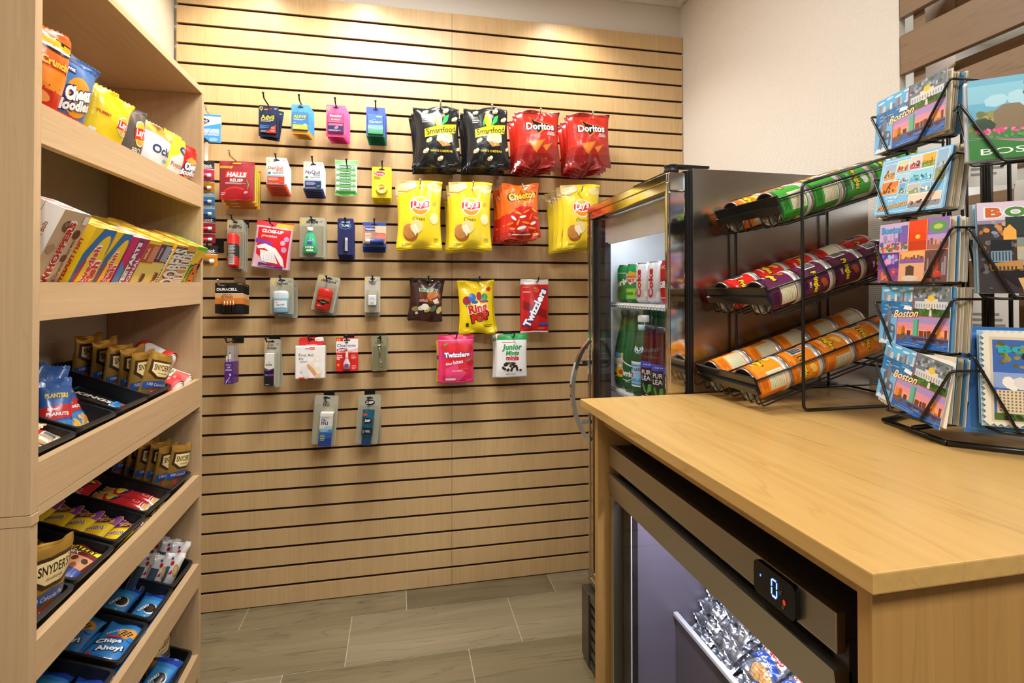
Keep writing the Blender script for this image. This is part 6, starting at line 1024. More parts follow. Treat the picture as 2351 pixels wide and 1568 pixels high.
def bottle(kind):
    t = thing('drink_bottle', None, None); g = M()
    if kind == 'tea':
        glass = mat('#3a140c', .06, 0, .6); g.lathe([(0, 0), (.030, 0), (.034, .004), (.034, .115), (.031, .130), (.020, .165), (.0185, .185), (.0185, .196)], glass, 28)
        cyl_art(g, [R(.04, .02, .96, .98, '#17171d'), R(.04, .82, .96, .98, '#2f52b8'), T('SWEET TEA', .5, .90, .4, '#dfe6f6'), T('PURE', .5, .70, .62, '#efeae0', h=.12), T('LEAF', .5, .55, .62, '#efeae0', h=.12), P([(.5, .16), (.30, .44), (.22, .38), (.34, .22)], '#3f9a3a'), P([(.5, .16), (.56, .40), (.86, .42), (.74, .26)], '#57b83f'), T('The', .5, .13, .14, '#efeae0'), T('BREWED TEA', .5, .08, .6, '#efeae0')], .0342, .112, .004, .062, paper, None, -90); g.obj('bottle_body', t)
        g = M(); g.lathe([(.0205, .196), (.021, .198), (.021, .214), (.019, .216), (0, .216)], mat('#1a1d22', .4), 24); g.obj('cap', t); return t
    gl = mat('#1c5a30', .07, 0, .6) if kind != 'sp' else mat('#16512c', .07, 0, .6); s = 1.0
    prof = [(0, 0), (.026, 0), (.034, .006), (.036, .02), (.035, .06), (.036, .10), (.0345, .13), (.026, .175), (.0155, .215), (.0135, .232)] if kind != 'sp' else [(0, 0), (.028, 0), (.0355, .006), (.036, .02), (.036, .105), (.035, .128), (.026, .165), (.0155, .200), (.0145, .222)]
    g.lathe(prof, gl, 28)
    if kind == 'sp':
        cyl_art(g, [R(0, 0, 1, 1, '#e9eef0'), R(0, .05, 1, .93, '#8fc0dc'), R(0, .62, 1, .78, '#bfdcea'), T('S.PELLEGRINO', .5, .70, .86, '#24304a', bold=.04, h=.12), STAR(.26, .46, .085, .036, 5, '#d8261f', 1.9), T('S.PELLEGRINO', .58, .26, .7, '#4f9ac4', bold=.04), TINY(.1, .84, .9, .89, 1, '#4a6a8a'), TINY(.08, .1, .92, .15, 1, '#4a6a8a')], .0362, .075, .028, .105, paper, None, -90)
        art(g, [E(.5, .45, .42, .36, '#eef1f2'), P([(.1, .3), (.9, .3), (.5, .98)], '#eef1f2'), E(.5, .45, .36, .30, '#a9c6dc'), E(.5, .45, .22, .18, '#e4eaf0'), TINY(.36, .36, .64, .54, 3, '#4a4f78')], .034, .038, lambda x, z, o: ((x-.017), -.0352+.0014*abs(z)/.038*.0-math.sqrt(1)*0+(z/.038)*.010-o-.0005+((x-.017)**2)/.07, .124+z))
        g.obj('bottle_body', t); g = M(); g.lathe([(.0155, .196), (.0165, .198), (.0165, .213), (.0155, .214)], mat('#a4c6da', .4), 24); g.obj('neck_label', t)
        g = M(); g.lathe([(.0165, .222), (.0172, .224), (.0172, .240), (.015, .242), (0, .242)], mat('#e9e9e7', .35), 24); g.obj('cap', t); return t
    if kind == 'pa': cyl_art(g, [R(0, 0, 1, 1, '#d9b48a'), R(0, .8, 1, 1, '#3f9ac4'), R(0, .72, 1, .82, '#c8382a'), R(.6, .72, 1, 1, '#e9c62a'), T('Perrier', .5, .74, .74, '#f6f4ee', bold=.04, h=.22, out='#2a2a2a', ow=.04), P([(0, 0), (1, 0), (1, .30), (.6, .40), (0, .28)], '#e9c21f'), E(.3, .44, .12, .08, '#3f9ac4'), E(.55, .46, .07, .06, '#f2efe6'), E(.6, .2, .1, .1, '#c8382a'), P([(.78, .1), (.86, .4), (.92, .1)], '#3f8a4a'), E(.25, .1, .16, .06, '#2a2016')], .0362, .078, .036, .085, paper, None, -90)
    else: cyl_art(g, [P([(.0, .30), (.2, .86), (.8, .62), (1, .5), (1, .2), (.5, .05), (.1, .06)], '#e9ece2'), P([(.03, .30), (.2, .80), (.8, .57), (.97, .46), (.97, .22), (.5, .08), (.12, .09)], '#1c5a30'), T('Perrier', .48, .34, .74, '#f2f4ec', bold=.05, h=.24, rot=-5), P([(.66, .2), (.97, .22), (.97, .46), (.8, .5)], '#e6d32a'), TINY(.4, .0, .7, .04, 1, '#dfe6da')], .0362, .078, .030, .085, paper, None, -90)
    g.obj('bottle_body', t); g = M(); g.lathe([(.0145, .232), (.0155, .234), (.0155, .250), (.014, .252), (0, .252)], mat('#14553a', .4), 24); g.obj('cap', t); return t
B = {k: bottle(k) for k in ('pa', 'pb', 'sp', 'tea')}; usedb = set()
for k, x, y, rot, l in (('pa', .735, 1.652, -62, 'green water bottle with a colourful label by the fridge wall'), ('pb', .732, 1.580, -62, 'green water bottle with a plain green label'), ('sp', .728, 1.506, -55, 'green water bottle with a pale blue star label'), ('tea', .722, 1.436, -54, 'iced tea bottle beside the pale blue label bottle'), ('tea', .720, 1.366, -50, 'iced tea bottle nearest the fridge hinge stile'), ('tea', .72, 1.297, -50, 'iced tea bottle hidden by the hinge stile'),
                        ('pa', .815, 1.655, -62, 'second row green bottle by the fridge wall'), ('pb', .812, 1.582, -62, 'second row green bottle with a plain label'), ('sp', .806, 1.450, -60, 'second row white-capped green bottle in the middle'), ('pb', .806, 1.516, -60, 'second row green bottle behind the white cap'), ('sp', .80, 1.375, -60, 'second row white-capped green bottle near the hinge')):
    o = dup(B[k]) if k in usedb else B[k]; usedb.add(k); o.matrix_world = Matrix.Translation((x, y, ZS2+.0012)) @ Matrix.Rotation(RAD(rot), 4, 'Z'); tag(o, l, 'drink bottle', 'bottles on the lower fridge shelf')
# =================================================================== ICE CREAM PACKS
sil = lambda h: mat(h, .2, .9 if h == '#c9ccd6' else .1, .6, 0, .45, 70)
tc = bag('ice_cream_pack', .070, .125, .022, '#c9ccd6', [E(.5, .74, .34, .06, '#2a4aa0'), T('KLONDIKE', .5, .72, .66, '#f6f6fa', rot=6, bold=.06, h=.06, out='#1f3f9a', ow=.06), T('CHOCO', .48, .60, .6, '#c8261f', rot=-8, bold=.08, h=.07, out='#fff', ow=.06), T('TACO', .52, .48, .76, '#c8261f', rot=-8, bold=.08, h=.11, out='#fff', ow=.06), P([(.04, .38), (.5, .42), (.96, .32), (.96, .22), (.5, .30), (.04, .26)], '#2f4fb0'), T("It's Genius!", .48, .325, .66, '#f2f4fa', rot=-8, bold=.03), P([(.4, .05), (.92, .04), (.95, .18), (.6, .25), (.35, .18)], '#d9a468'), [R(.42+.1*k, .05, .432+.1*k, .22, '#b07a40') for k in range(5)], [R(.38, .07+.045*k, .93, .075+.045*k, '#b07a40') for k in range(4)]], 81, sil, nx=16, nz=22, seal=.12, wr=1.5, crump=.3, pinch=.02)
tcb = bag('ice_cream_pack', .070, .125, .022, '#c9ccd6', [E(.38, .78, .16, .04, '#3a56a8'), T('KLONDIKE', .42, .74, .42, '#f2f2f6', rot=6, bold=.06, out='#2a4a9a', ow=.05), T('TACO', .6, .60, .26, '#b83a34', bold=.06)], 83, sil, nx=22, nz=30, seal=.16, wr=2, crump=.75, pinch=.04)
rn = random.Random(12); i = 0; usedt = set()
dep = ['front', 'second', 'third', 'fourth', 'fifth', 'sixth', 'rear']
for L in range(6):
    for d in range(3):
        for c in range(7):
            if (c >= 2 and d == 0 and L > 1) or (d == 1 and L < (2 if c >= 2 else 4)) or (d == 2 and L < 5): continue
            y = ZY1-.074-.0765*c+rn.uniform(-.001, .001); x = BX+.082+.013*L+.142*d+rn.uniform(-.004, .004); z = zr-.012+.0265*L+.03*d
            src = tc if d == 0 and c >= 2 and L == 1 else tcb; o = src if src.name not in usedt else dup(src); usedt.add(src.name)
            n = V((-.42, 0, .907)); u = V((.907, 0, .42))
            o.matrix_world = frame((x, y, z), n, u, RAD(rn.choice((0, 180)) if src is tcb else rn.uniform(-3, 3)))
            tag(o, 'silver ice cream pack in %s layer, %s row, %s from the far end' % (['bottom', 'second', 'third', 'fourth', 'fifth', 'top'][L], ['front', 'middle', 'back'][d], ['first', 'second', 'third', 'fourth', 'fifth', 'sixth', 'seventh'][c]), 'ice cream pack', 'silver ice cream packs in the freezer basket')
# =================================================================== POSTCARDS
def skyline(x0, x1, y0, h, cs, seed, lit=None):
    r = random.Random(seed); out = []; x = x0
    while x < x1-.005:
        w = r.uniform(.018, .05)*(x1-x0)/.5; hh = h*r.uniform(.25, 1)**1.5; out.append(R(x, y0, min(x1, x+w), y0+hh, r.choice(cs))); x += w*1.15
    return out
def speck(x0, x1, y0, y1, n, cs, s, seed): 
    r = random.Random(seed); return [E(r.uniform(x0+s, x1-s), r.uniform(y0+s, y1-s), s*r.uniform(.5, 1.2), s*1.3*r.uniform(.5, 1.1), r.choice(cs), r.uniform(0, 90), 7) for _ in range(n)]
def streak(x0, x1, y0, y1, n, cs, seed):
    r = random.Random(seed); out = []
    for i in range(n): a = r.uniform(x0, x1-.1*(x1-x0)); b = min(x1, a+r.uniform(.08, .35)*(x1-x0)); y = r.uniform(y0, y1); out.append(R(a, y, b, y+.012*r.uniform(.5, 1.5), r.choice(cs)))
    return out
boston = [R(0, .52, .5, 1, '#5fb0e0'), [E(.08+.13*k, .93+.03*(k % 2), .055, .018, '#cfe2f2', 4) for k in range(4)], R(0, .52, .5, .76, '#2f78b4'), skyline(.04, .48, .745, .16, ['#8f8a94', '#b9aeb0', '#d2c4b4', '#6f7486', '#e4d6c4'], 2), streak(.02, .48, .56, .72, 14, ['#dfe8ee', '#8fb8d4', '#1f5f9a'], 3), P([(.36, .62), (.48, .60), (.49, .66), (.38, .68)], '#f0f1f0'),
          R(.5, .52, 1, 1, '#6f7a86'), speck(.5, 1, .80, .99, 40, ['#8f96a2', '#4f5866', '#b4b8be', '#5a6a4a'], .024, 4), R(.53, .64, .97, .76, '#c9ced6'), R(.66, .62, .84, .80, '#d8d2c6'), E(.75, .81, .045, .05, '#e6c23a'), R(.745, .84, .755, .89, '#d9b63a'), [R(.55+.035*k, .66, .562+.035*k, .72, '#7f8896') for k in range(12)], R(.5, .52, 1, .63, '#3f6a2f'), speck(.5, 1, .52, .66, 16, ['#2f5424', '#4f7f3a', '#284a20'], .03, 5), P([(.73, .52), (.77, .52), (.765, .62), (.74, .62)], '#d8d4cc'), R(.497, .52, .505, 1, '#c8302a'),
          R(.28, 0, 1, .52, '#e88a86'), R(.28, .38, 1, .52, '#a48fc4'), R(.28, .30, 1, .40, '#d98fa4'), R(.28, .20, 1, .30, '#f0a07c'), skyline(.30, .98, .19, .17, ['#7a3f2a', '#c86a2f', '#5f3a36', '#e0862f', '#8f4a30'], 6), R(.52, .19, .60, .46, '#5fae96'), R(.58, .19, .60, .46, '#3f8474'), P([(.355, .19), (.355, .30), (.38, .35), (.405, .30), (.405, .19)], '#b0602a'), R(.86, .19, .90, .38, '#d98a2f'), R(.28, .0, 1, .19, '#2f62b0'), R(.28, .10, 1, .19, '#4a5f9a'), speck(.28, .46, .10, .22, 14, ['#3a4a24', '#5a5a2a', '#8a4f24'], .02, 7), [E(.55+.09*k, .135, .035, .03, '#5a3a3a') for k in range(5)], R(.50, .145, 1, .165, '#4a3438'), streak(.3, 1, .01, .11, 16, ['#3f78c4', '#244f98', '#7a9ac4'], 8), R(.277, 0, .284, .52, '#c8302a'), P([(0, .515), (1, .515), (1, .525), (0, .525)], '#c8302a'),
          R(0, 0, .277, .515, '#6fb4e4'), P([(.0, .02), (.25, .0), (.26, .06), (.04, .09)], '#d9dde2'), P([(.06, .08), (.08, .30), (.06, .46), (.10, .52), (.13, .50), (.15, .38), (.24, .34), (.26, .22), (.24, .08), (.22, .08), (.22, .20), (.13, .20), (.11, .06), (.09, .06), (.10, .22), (.08, .08)], '#5a6474'), P([(.13, .38), (.12, .56), (.15, .60), (.19, .56), (.18, .38)], '#6f7888'), E(.155, .63, .025, .03, '#7f8796'), P([(.12, .655), (.155, .70), (.19, .655)], '#4a5464'), E(.12, .34, .02, .05, '#a4acb8'), E(.21, .28, .02, .04, '#a4acb8'),
          T('Boston', .40, .545, .38, '#f0dcae', rot=4, shear=.45, bold=.02, h=.13, out='#5a3414', ow=.035)]
mass = [R(.02, .03, .98, .97, '#bfe0f4'), R(.03, .045, .97, .955, '#7fbfe9')]
def ph(x0, y0, x1, y1, sky, gr, seed, cs): return [R(x0-.006, y0-.009, x1+.006, y1+.009, '#e9f2f6'), R(x0, y0, x1, y1, sky), R(x0, y0, x1, y0+(y1-y0)*.42, gr), speck(x0, x1, y0+.1*(y1-y0), y0+.62*(y1-y0), 18, cs, .018, seed)]
mass += [ph(.06, .62, .24, .90, '#9fb8d0', '#c89a5a', 11, ['#8a5a2a', '#d8b27a', '#4f4a48', '#e9c88a']), ph(.26, .72, .43, .92, '#cfd4b0', '#a8a080', 12, ['#4f4a40', '#d84a2a', '#e9e4d8', '#2f2a26']), ph(.45, .73, .60, .95, '#d9cfc4', '#c85a5a', 13, ['#7a2a2a', '#f0e6dc', '#3f2a4a']), ph(.62, .72, .80, .95, '#e0b04a', '#7fa040', 14, ['#b8862a', '#8a5a1c', '#5f7f34', '#d8a43a']), ph(.82, .46, .96, .96, '#8fb4d4', '#8f9a6a', 15, ['#7f8ea0', '#4f6a44', '#c4c8c4', '#b08a5a']), ph(.25, .50, .46, .68, '#a8cfe4', '#6f9fbc', 16, ['#4f5f6a', '#8a8078', '#e4e6e4']), ph(.48, .50, .79, .70, '#8fd0ea', '#5fb4d8', 17, ['#2f7f86', '#1f5f6a', '#bfe4f0']), ph(.06, .36, .32, .58, '#ef7a34', '#d8924a', 18, ['#5a2f1c', '#f0b05a', '#8a4a24']), ph(.34, .32, .44, .52, '#6fa8d0', '#9ab4b8', 19, ['#2f5f6a', '#4f7f7a', '#e0e4e0']), ph(.47, .30, .64, .47, '#b8bcb4', '#8fa06a', 20, ['#d8d4c8', '#6f9a44', '#8f8a80']), ph(.66, .30, .80, .46, '#7fc0e4', '#7aa8c8', 21, ['#f0f0ec', '#8a6a4a']), ph(.52, .06, .96, .28, '#f0cdb4', '#7f8a9a', 22, ['#5f4a4a', '#c8865a', '#8a7a84', '#3f3a44']), P([(.12, .37), (.22, .56), (.20, .57), (.15, .47)], '#33241c'),
         T('Greetings', .25, .29, .19, '#f2f6f8', rot=2), T('from', .25, .235, .08, '#f2f6f8', rot=2), T('Massachusetts', .28, .15, .46, '#f0c04a', rot=5, shear=.5, bold=.0, h=.11, out='#c8503a', ow=.012)]
six = [R(0, .5, .46, 1, '#c9b4dc'), skyline(.02, .45, .66, .2, ['#8f6fae', '#a88ac0', '#6f559a', '#b89ac8'], 31), R(.34, .62, .44, .94, '#7f5fb0'), speck(0, .46, .5, .70, 34, ['#c8503a', '#4f7f44', '#7a4f94', '#e0a06a', '#a83f5a'], .03, 32), T('Boston', .20, .885, .32, '#4f9ad4', bold=.04, out='#2f5fa8', ow=.02), R(.46, .5, .72, 1, '#e2401f'), R(.46, .5, .72, .66, '#c83a1c'), R(.46, .80, .72, 1, '#ea4a22'), E(.59, .73, .035, .035, '#ffd23a'), R(.72, .74, 1, 1, '#8f6fb8'), E(.86, .86, .12, .09, '#5f9a5a'), E(.86, .86, .06, .04, '#b8c86a'), R(.72, .5, 1, .74, '#b89ad0'), skyline(.73, .99, .58, .12, ['#8a5a4a', '#c87a3a', '#7a4a6a', '#d89a4a'], 33), R(.72, .5, 1, .58, '#a06a6a'),
       R(0, 0, .34, .5, '#5a3f94'), speck(.0, .34, .26, .5, 16, ['#c87ac8', '#7fd0d8', '#e0a0d0', '#8f6fd0'], .04, 34), R(0, 0, .34, .22, '#8a4f8a'), speck(0, .34, 0, .24, 30, ['#e0703a', '#c8a04a', '#7a3f94', '#b84a5a'], .026, 35), R(.34, .30, .70, .5, '#e8b06a'), skyline(.35, .69, .36, .10, ['#5f3a4a', '#a85a3a', '#7a4a5a'], 36), R(.34, .30, .70, .36, '#7f5fa0'), R(.34, 0, .70, .30, '#e0a884'), P([(.44, .06), (.44, .24), (.50, .27), (.56, .24), (.56, .06)], '#5a4034'), E(.5, .05, .12, .05, '#d8c4b4'), R(.70, 0, 1, .5, '#6a4a4a'), skyline(.71, .99, .1, .36, ['#c8442a', '#a86a4a', '#d89a6a', '#5a3a3a', '#8f8a94'], 37), speck(.7, 1, 0, .16, 14, ['#c8342a', '#4f6a3a', '#3a2a2a'], .03, 38), [R(.455, .5, .465, 1, '#efa06a'), R(.715, .5, .725, 1, '#efa06a'), R(0, .494, 1, .506, '#efa06a'), R(.335, 0, .345, .5, '#efa06a'), R(.695, 0, .705, .5, '#efa06a')]]
copl = [R(0, .18, 1, 1, '#5fa8c4'), R(0, .70, 1, .92, '#7fbcd0'), speck(0, 1, .62, .8, 10, ['#a4cfdc', '#8fc0d0'], .1, 41), P([(.0, .42), (.12, .58), (.3, .60), (.42, .50), (.6, .58), (.86, .62), (1, .56), (1, .34), (0, .34)], '#7a7a34'), speck(0, 1, .36, .62, 60, ['#8f8a3a', '#6a6a2a', '#a89a4a', '#4f5a2a'], .04, 42), P([(.2, .36), (.2, .58), (.28, .66), (.40, .66), (.46, .58), (.46, .36)], '#7f6a4a'), R(.44, .36, .60, .80, '#8a5a4a'), R(.44, .60, .60, .63, '#6a3f3a'), R(.43, .76, .61, .785, '#6f4840'), [R(.47+.045*k, .68, .50+.045*k, .745, '#4a3436') for k in range(3)], P([(.43, .785), (.52, .96), (.61, .785)], '#7a4a58'), speck(0, 1, .36, .46, 10, ['#1f3a1c', '#2a4a22'], .07, 43), R(0, .26, 1, .36, '#3f7a34'), speck(0, 1, .30, .385, 70, ['#e4508a', '#d83f7a', '#f07aa8'], .018, 44), speck(0, 1, .24, .30, 30, ['#2f7a2a', '#4f9a3a'], .02, 45), R(0, 0, 1, .25, '#2f7a2f'), P([(0, .27), (.1, .27), (1, .02), (1, .14), (.4, .22)], '#b0808a'), T('Copley Square', .80, .90, .72, '#3a5a7a', shear=.4, bold=.01), T('BOSTON', .48, .095, .78, '#f4f4f0', h=.075, bold=.0)]
air = [R(0, 0, 1, 1, '#3a3434'), R(0, .80, 1, 1, '#d4c2d4'), R(0, .76, 1, .80, '#8f84a0'), T('B', .13, .885, .13, '#c8642a', bold=.06, h=.11, out='#efe6f0', ow=.06), T('O', .30, .885, .17, '#4f8a3a', bold=.06, h=.11, out='#efe6f0', ow=.06), T('S', .46, .885, .12, '#4a4a44', bold=.06, h=.11, out='#efe6f0', ow=.06), T('T', .60, .885, .14, '#5f7f4a', bold=.06, h=.11, out='#efe6f0', ow=.06), T('O', .76, .885, .17, '#6a7a8a', bold=.06, h=.11, out='#efe6f0', ow=.06), T('N', .92, .885, .14, '#8a6a4a', bold=.06, h=.11, out='#efe6f0', ow=.06), speck(0, 1, .20, .58, 90, ['#4f4a48', '#6a5f58', '#2a2626', '#5a6470', '#8a6a44'], .025, 54), speck(0, 1, .60, .80, 80, ['#d88a3a', '#b06a34', '#5f6a84', '#4f586a', '#e0a45a', '#8a94a4'], .022, 52), R(.22, .62, .38, .83, '#2f3a34'), R(.42, .72, .52, .81, '#e09a3a'), P([(.2, .58), (.2, .68), (.25, .75), (.3, .68), (.3, .58)], '#e8a84a'), R(.10, .44, .26, .58, '#1f2226'), R(.30, .50, .48, .60, '#7f8a84'), R(.30, .36, .46, .50, '#c8a46a'), [R(.31+.025*k, .30, .322+.025*k, .48, '#8fb0c4') for k in range(6)], R(.10, .34, .26, .46, '#7f98a8'), [R(.11+.025*k, .35, .122+.025*k, .45, '#3f4a54') for k in range(6)], R(.54, .24, .72, .52, '#c8a858'), [R(.55+.04*k, .25+.05*j, .57+.04*k, .27+.05*j, '#5f4a24') for k in range(4) for j in range(5)], R(.72, .08, .92, .40, '#e6b83a'), R(.74, .40, .90, .50, '#f0c84a'), P([(.74, .50), (.82, .64), (.90, .50)], '#f2cf5a'), E(.82, .44, .035, .035, '#f4e6b0'), [R(.74+.05*k, .10+.05*j, .76+.05*k, .125+.05*j, '#a8742a') for k in range(4) for j in range(5)], R(.78, .55, 1, .70, '#a8a87a'), P([(.08, .32), (.34, .36), (.34, .26), (.1, .24)], '#b8864a'), [R(.10+.03*k, .25, .115+.03*k, .29, '#4a3a24') for k in range(7)], P([(.14, .24), (.6, .24), (.56, .10), (.3, .07)], '#241f20'), P([(.3, .16), (.60, .20), (.58, .05), (.34, .03)], '#d0a86a'), [R(.38+.045*k, .05, .40+.045*k, .15, '#2f2620') for k in range(5)], speck(0, 1, 0, .08, 20, ['#c84a2a', '#4f5a6a', '#d88a3a'], .016, 53)]
cop2 = [R(.07, .05, 1, .93, '#cfc4ac'), R(.09, .07, 1, .90, '#3f66b0'), R(.09, .40, 1, .56, '#8aa0cc'), speck(.12, .98, .36, .54, 18, ['#e9e4dc', '#d9d4d0', '#f2eee6'], .085, 61), speck(.10, .95, .58, .90, 90, ['#7f7a3a', '#8f8a44', '#5f5f2a', '#6a6a34'], .024, 62), R(.11, .14, .38, .38, '#d8c8a8'), [R(.13+.03*k, .16+.032*j, .145+.03*k, .178+.032*j, '#7f705a') for k in range(8) for j in range(7)], P([(.42, .14), (.42, .28), (.50, .34), (.56, .40), (.62, .34), (.70, .28), (.70, .14)], '#8f7f80'), R(.555, .38, .565, .46, '#a89a94'), P([(.36, .20), (.44, .32), (.56, .20)], '#d8642a'), R(.36, .12, .60, .21, '#8a5f44'), R(.09, .07, 1, .14, '#4f6a34'), speck(.1, 1, .06, .16, 20, ['#3f5a28', '#5f7f3a', '#2f3f1f'], .03, 63), T('BOSTON', .52, .80, .78, '#2fa8b4', bold=.06, h=.075), T('Copley Square', .66, .735, .66, '#f0d42a', shear=.4, bold=.02, out='#3a2a14', ow=.04)]
blu = [R(.04, .03, .97, .95, '#4f86cc'), R(.06, .05, .95, .92, '#3a72be'), T('Boston', .52, .86, .8, '#e2508a', rot=4, shear=.1, bold=.06, h=.09, out='#2a4a8a', ow=.03)]
def pcard(W, H, base, dec, th=.0006, poly=None): return sheet('postcard', W, H, th, base, dec, .001, False, None, lambda h: mat(h, .3, 0, .5), poly=poly)
edges = ['#e4dcc8', '#d6cbb2', '#efeae0', '#c9bea4', '#4f8ab8', '#dcd2bc', '#e9e4da', '#b9a98c']
plain = {}
def stackcards(th, rho, z0, W, H, front, lat, tilt, roll, desc, grp, n=12, step=.0024, jit=.004, ed=edges, seed=0, Hb=None):
    nn = V((cos(RAD(th)), sin(RAD(th)), 0)); w = V((-nn.y, nn.x, 0)); c = V((SPX, SPY, 0))+nn*rho+w*lat+V((0, 0, z0)); r = random.Random(seed); tl_ = RAD(tilt)
    up_ = V((0, 0, cos(tl_)))-nn*sin(tl_); nm_ = nn*cos(tl_)+V((0, 0, sin(tl_)))
    front.matrix_world = frame(c, nm_, up_, RAD(roll)); tag(front, desc[0], 'postcard', grp)
    for k in range(n):
        e = r.choice(ed); key = (round(W, 3), round(H, 3), e)
        o = dup(plain[key]) if key in plain else pcard(W*.995, H*.99, e, [])
        plain.setdefault(key, o)
        rr = 0 if k > 1 else roll
        o.matrix_world = frame(c-nm_*(step*(k+1))+w*r.uniform(-jit, jit)+V((0, 0, r.uniform(-.002, .001)-abs(sin(RAD(rr)))*0)), nm_, up_, RAD(rr*.5))
        tag(o, '%s card behind %s' % (['first', 'second', 'third', 'fourth', 'fifth', 'sixth', 'seventh', 'eighth', 'ninth', 'tenth', 'eleventh', 'twelfth', 'thirteenth', 'fourteenth'][k], desc[1]), 'postcard', grp)
W6, H4 = .149, .104
pA = pcard(W6, H4, '#e9eef2', boston)
AC = [(173.2, .112, 1.561, -.036, 5.6, -2.5, pA, ('topmost four-picture skyline postcard tilted up in the spinner', 'the topmost skyline postcard')), (172.2, .122, 1.436, -.020, 9, 3, pcard(W6, H4, '#7fbfe9', mass), ('light blue postcard covered with small pictures in the second pocket', 'the light blue multi-picture postcard')), (170.8, .136, 1.315, -.001, 3, 1.0, pcard(W6, H4, '#e9e0ee', six), ('purple and orange six-picture postcard in the third pocket', 'the purple and orange six-picture postcard')), (170.2, .135, 1.2025, .001, 3.6, .4, dup(pA), ('four-picture skyline postcard in the fourth pocket from the top', 'the fourth pocket skyline postcard')), (168, .150, 1.093, .022, 5, 10, dup(pA), ('sagging four-picture skyline postcard in the lowest pocket', 'the lowest pocket skyline postcard'))]
for i, (th, rho, z0, lat, tilt, roll, fr_, desc) in enumerate(AC):
    pocket(th, rho, z0, W6, H4, lat, tilt, .045)
    stackcards(th, rho, z0, W6, H4, fr_, lat, tilt, roll, desc, 'postcards in the left column of the spinner', 13, .0026, .007, seed=20+i)
def scallop(W, H, n, a=.0022, dip=0):
    out = []; m = int(n*H/W)
    for i in range(n*4): t = i/(n*4); out.append((W/2-W*t, H/2+a*cos(2*pi*n*t)-a-dip*max(0, 1-abs(t-.5)/.1)))
    for i in range(m*4): t = i/(m*4); out.append((-W/2-a*cos(2*pi*m*t)+a, H/2-H*t))
    for i in range(n*4): t = i/(n*4); out.append((-W/2+W*t, -H/2-a*cos(2*pi*n*t)+a))
    for i in range(m*4): t = i/(m*4); out.append((W/2+a*cos(2*pi*m*t)-a, -H/2+H*t))
    return out
def place_b(px0, py0, py1, th, rho, W, dec, base, desc, poly=None, n=5, roll=0, tilt=4, dz=0, extra=0):
    nn = V((cos(RAD(th)), sin(RAD(th)), 0)); w = V((-nn.y, nn.x, 0)); c0 = V((SPX, SPY, 0))+nn*rho
    # left edge of the front card stands where the photo shows it
    best = None
    for k in range(-60, 61):
        p = c0+w*(k*.002); d = p-CAM; dz_ = V((d.x, d.y, 0)); u = 1175.5+FPX*dz_.dot(Rt)/dz_.dot(Fw)
        if best is None or abs(u-px0) < best[0]: best = (abs(u-px0), k*.002, p)
    p = best[2]; dep_ = (p-CAM); dep_.z = 0; dd = dep_.dot(Fw)/cos(PIT)
    zt_ = EYE+(CY-py0)/FPX*dd+PIT*dd; zb_ = EYE+(CY-py1)/FPX*dd+PIT*dd; H = zt_-zb_; lat = best[1]+W/2; z0 = (zt_+zb_)/2
    f_ = pcard(W, H, base, dec, poly=poly(W, H) if poly else None)
    pocket(th, rho, z0, W, H, lat, tilt, .03)
    stackcards(th, rho, z0, W, H, f_, lat, tilt, roll, desc, 'postcards in the right column of the spinner', n, .003, .004, ['#e9e4da', '#dfe8f0', '#efeae0', '#9fc4e0'], 40+int(py0))
    return lat, z0, H
place_b(2229, 184, 372, 230, .135, .150, copl, '#efe9dc', ('tulip bed and clock tower postcard at the top right of the spinner', 'the tulip bed postcard'), lambda W, H: scallop(W, H, 15, .0018), 5)
place_b(2246, 466, 674, 230, .135, .150, air, '#d8cbd8', ('aerial city postcard with picture letters in the middle right pocket', 'the aerial city postcard'), None, 5)
place_b(2250, 758, 974, 230, .138, .150, [d for d in cop2], '#e2dccb', ('scalloped cream-bordered city postcard in the lower right pocket', 'the cream-bordered city postcard'), lambda W, H: scallop(W, H, 18, .002, .010), 4)
b_ = pcard(.150, .165, '#3f78c0', blu); nn = V((cos(RAD(230)), sin(RAD(230)), 0)); w = V((-nn.y, nn.x, 0))
a = at(2330, 850, Y=.63); b_.matrix_world = frame(V((SPX, SPY, 0))+nn*.116+w*.014+V((0, 0, 1.108)), nn+V((0, 0, .07)), (0, 0, 1), 0); tag(b_, 'blue postcard with pink lettering standing behind the cream-bordered one', 'postcard', 'postcards in the right column of the spinner')
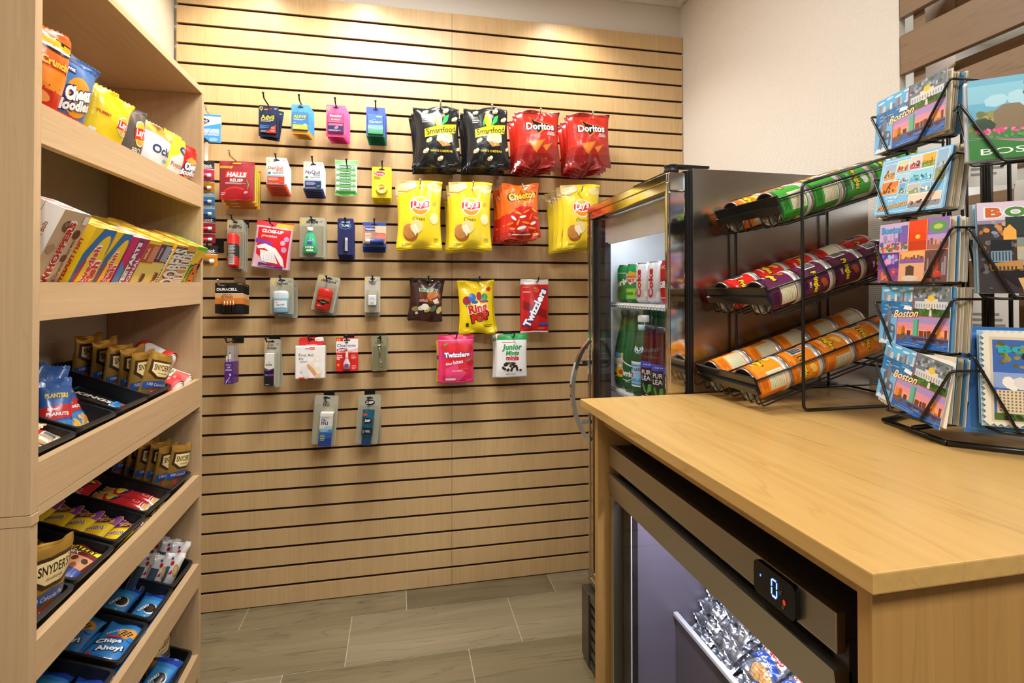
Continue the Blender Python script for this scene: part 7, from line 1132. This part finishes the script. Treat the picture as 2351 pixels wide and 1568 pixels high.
# backs of cards in the columns facing away
for th, z0, l in ((290, 1.52, 'white card back seen through the spinner at upper right'), (50, 1.50, 'white card back behind the top of the spinner'), (50, 1.36, 'white card back in the middle behind the spinner'), (50, 1.20, 'white card back behind the lower middle of the spinner'), (110, 1.45, 'corrugated white card back beside the green cans'), (350, 1.40, 'white card back at the far side of the spinner')):
    if th == 110: continue
    o = pcard(.150, .106, '#dcd8d0', [TINY(.55, .2, .9, .6, 4, '#8a8a88'), R(.5, .1, .503, .9, '#8a8a88')])
    nn = V((cos(RAD(th)), sin(RAD(th)), 0)); o.matrix_world = frame(V((SPX, SPY, z0))+nn*.125, -nn, (0, 0, 1)); tag(o, l, 'postcard', 'card backs at the far side of the spinner'); 
# =================================================================== LIGHT
def lamp(name, kind, loc, power, col, aim=None, **k):
    l = bpy.data.lights.new(name, kind); l.energy = power; l.color = col
    for a_, v_ in k.items(): setattr(l, a_, v_)
    o = bpy.data.objects.new(name, l); COL.objects.link(o); o.location = loc
    if aim: o.rotation_euler = (V(aim)-V(loc)).to_track_quat('-Z', 'Y').to_euler()
    return o
WARM = (1, .95, .86); NEU = (1, .975, .94); COOL = (.86, .93, 1)
for i, x in enumerate((-.58, -.155, .705)):
    lamp('downlight', 'SPOT', (x, 2.03, 2.583), 30, WARM, (x+.01, 2.20, 0), spot_size=RAD(118), spot_blend=.9, shadow_soft_size=.03)
for i, (x, y, e) in enumerate(((-.02, 1.42, 30), (.75, -.75, 34), (-.15, -.7, 22))):
    lamp('ceiling_fill', 'AREA', (x, y, 2.585), e, NEU, (x, y, 0), size=.55)  # unseen area lights added overhead to light the room and shelf faces
lamp('lobby_lamp', 'AREA', (2.3, .4, 2.58), 60, NEU, (2.3, .4, 0), size=1.0)
lamp('fridge_lamp', 'AREA', (.712, 1.45, 1.468), 1.0, COOL, (.80, 1.45, 1.0), shape='RECTANGLE', size=.40, size_y=.02)
lamp('fridge_lamp', 'AREA', (.712, 1.225, 1.15), 1.1, COOL, (.80, 1.5, 1.1), shape='RECTANGLE', size=.02, size_y=.5)
lamp('freezer_lamp', 'AREA', (.50, .78, .855), 2.4, (.9, .92, 1), (.62, .78, .5), shape='RECTANGLE', size=.45, size_y=.02)
w = bpy.data.worlds.new('world'); bpy.context.scene.world = w; w.use_nodes = True
w.node_tree.nodes['Background'].inputs[0].default_value = (1, .93, .85, 1); w.node_tree.nodes['Background'].inputs[1].default_value = .07
vs_ = bpy.context.scene.view_settings; vs_.view_transform = 'Standard'; vs_.look = 'None'; vs_.exposure = .15; vs_.gamma = 1; vs_.use_curve_mapping = False
bpy.context.scene.cycles.max_bounces = 8; bpy.context.scene.cycles.transparent_max_bounces = 24
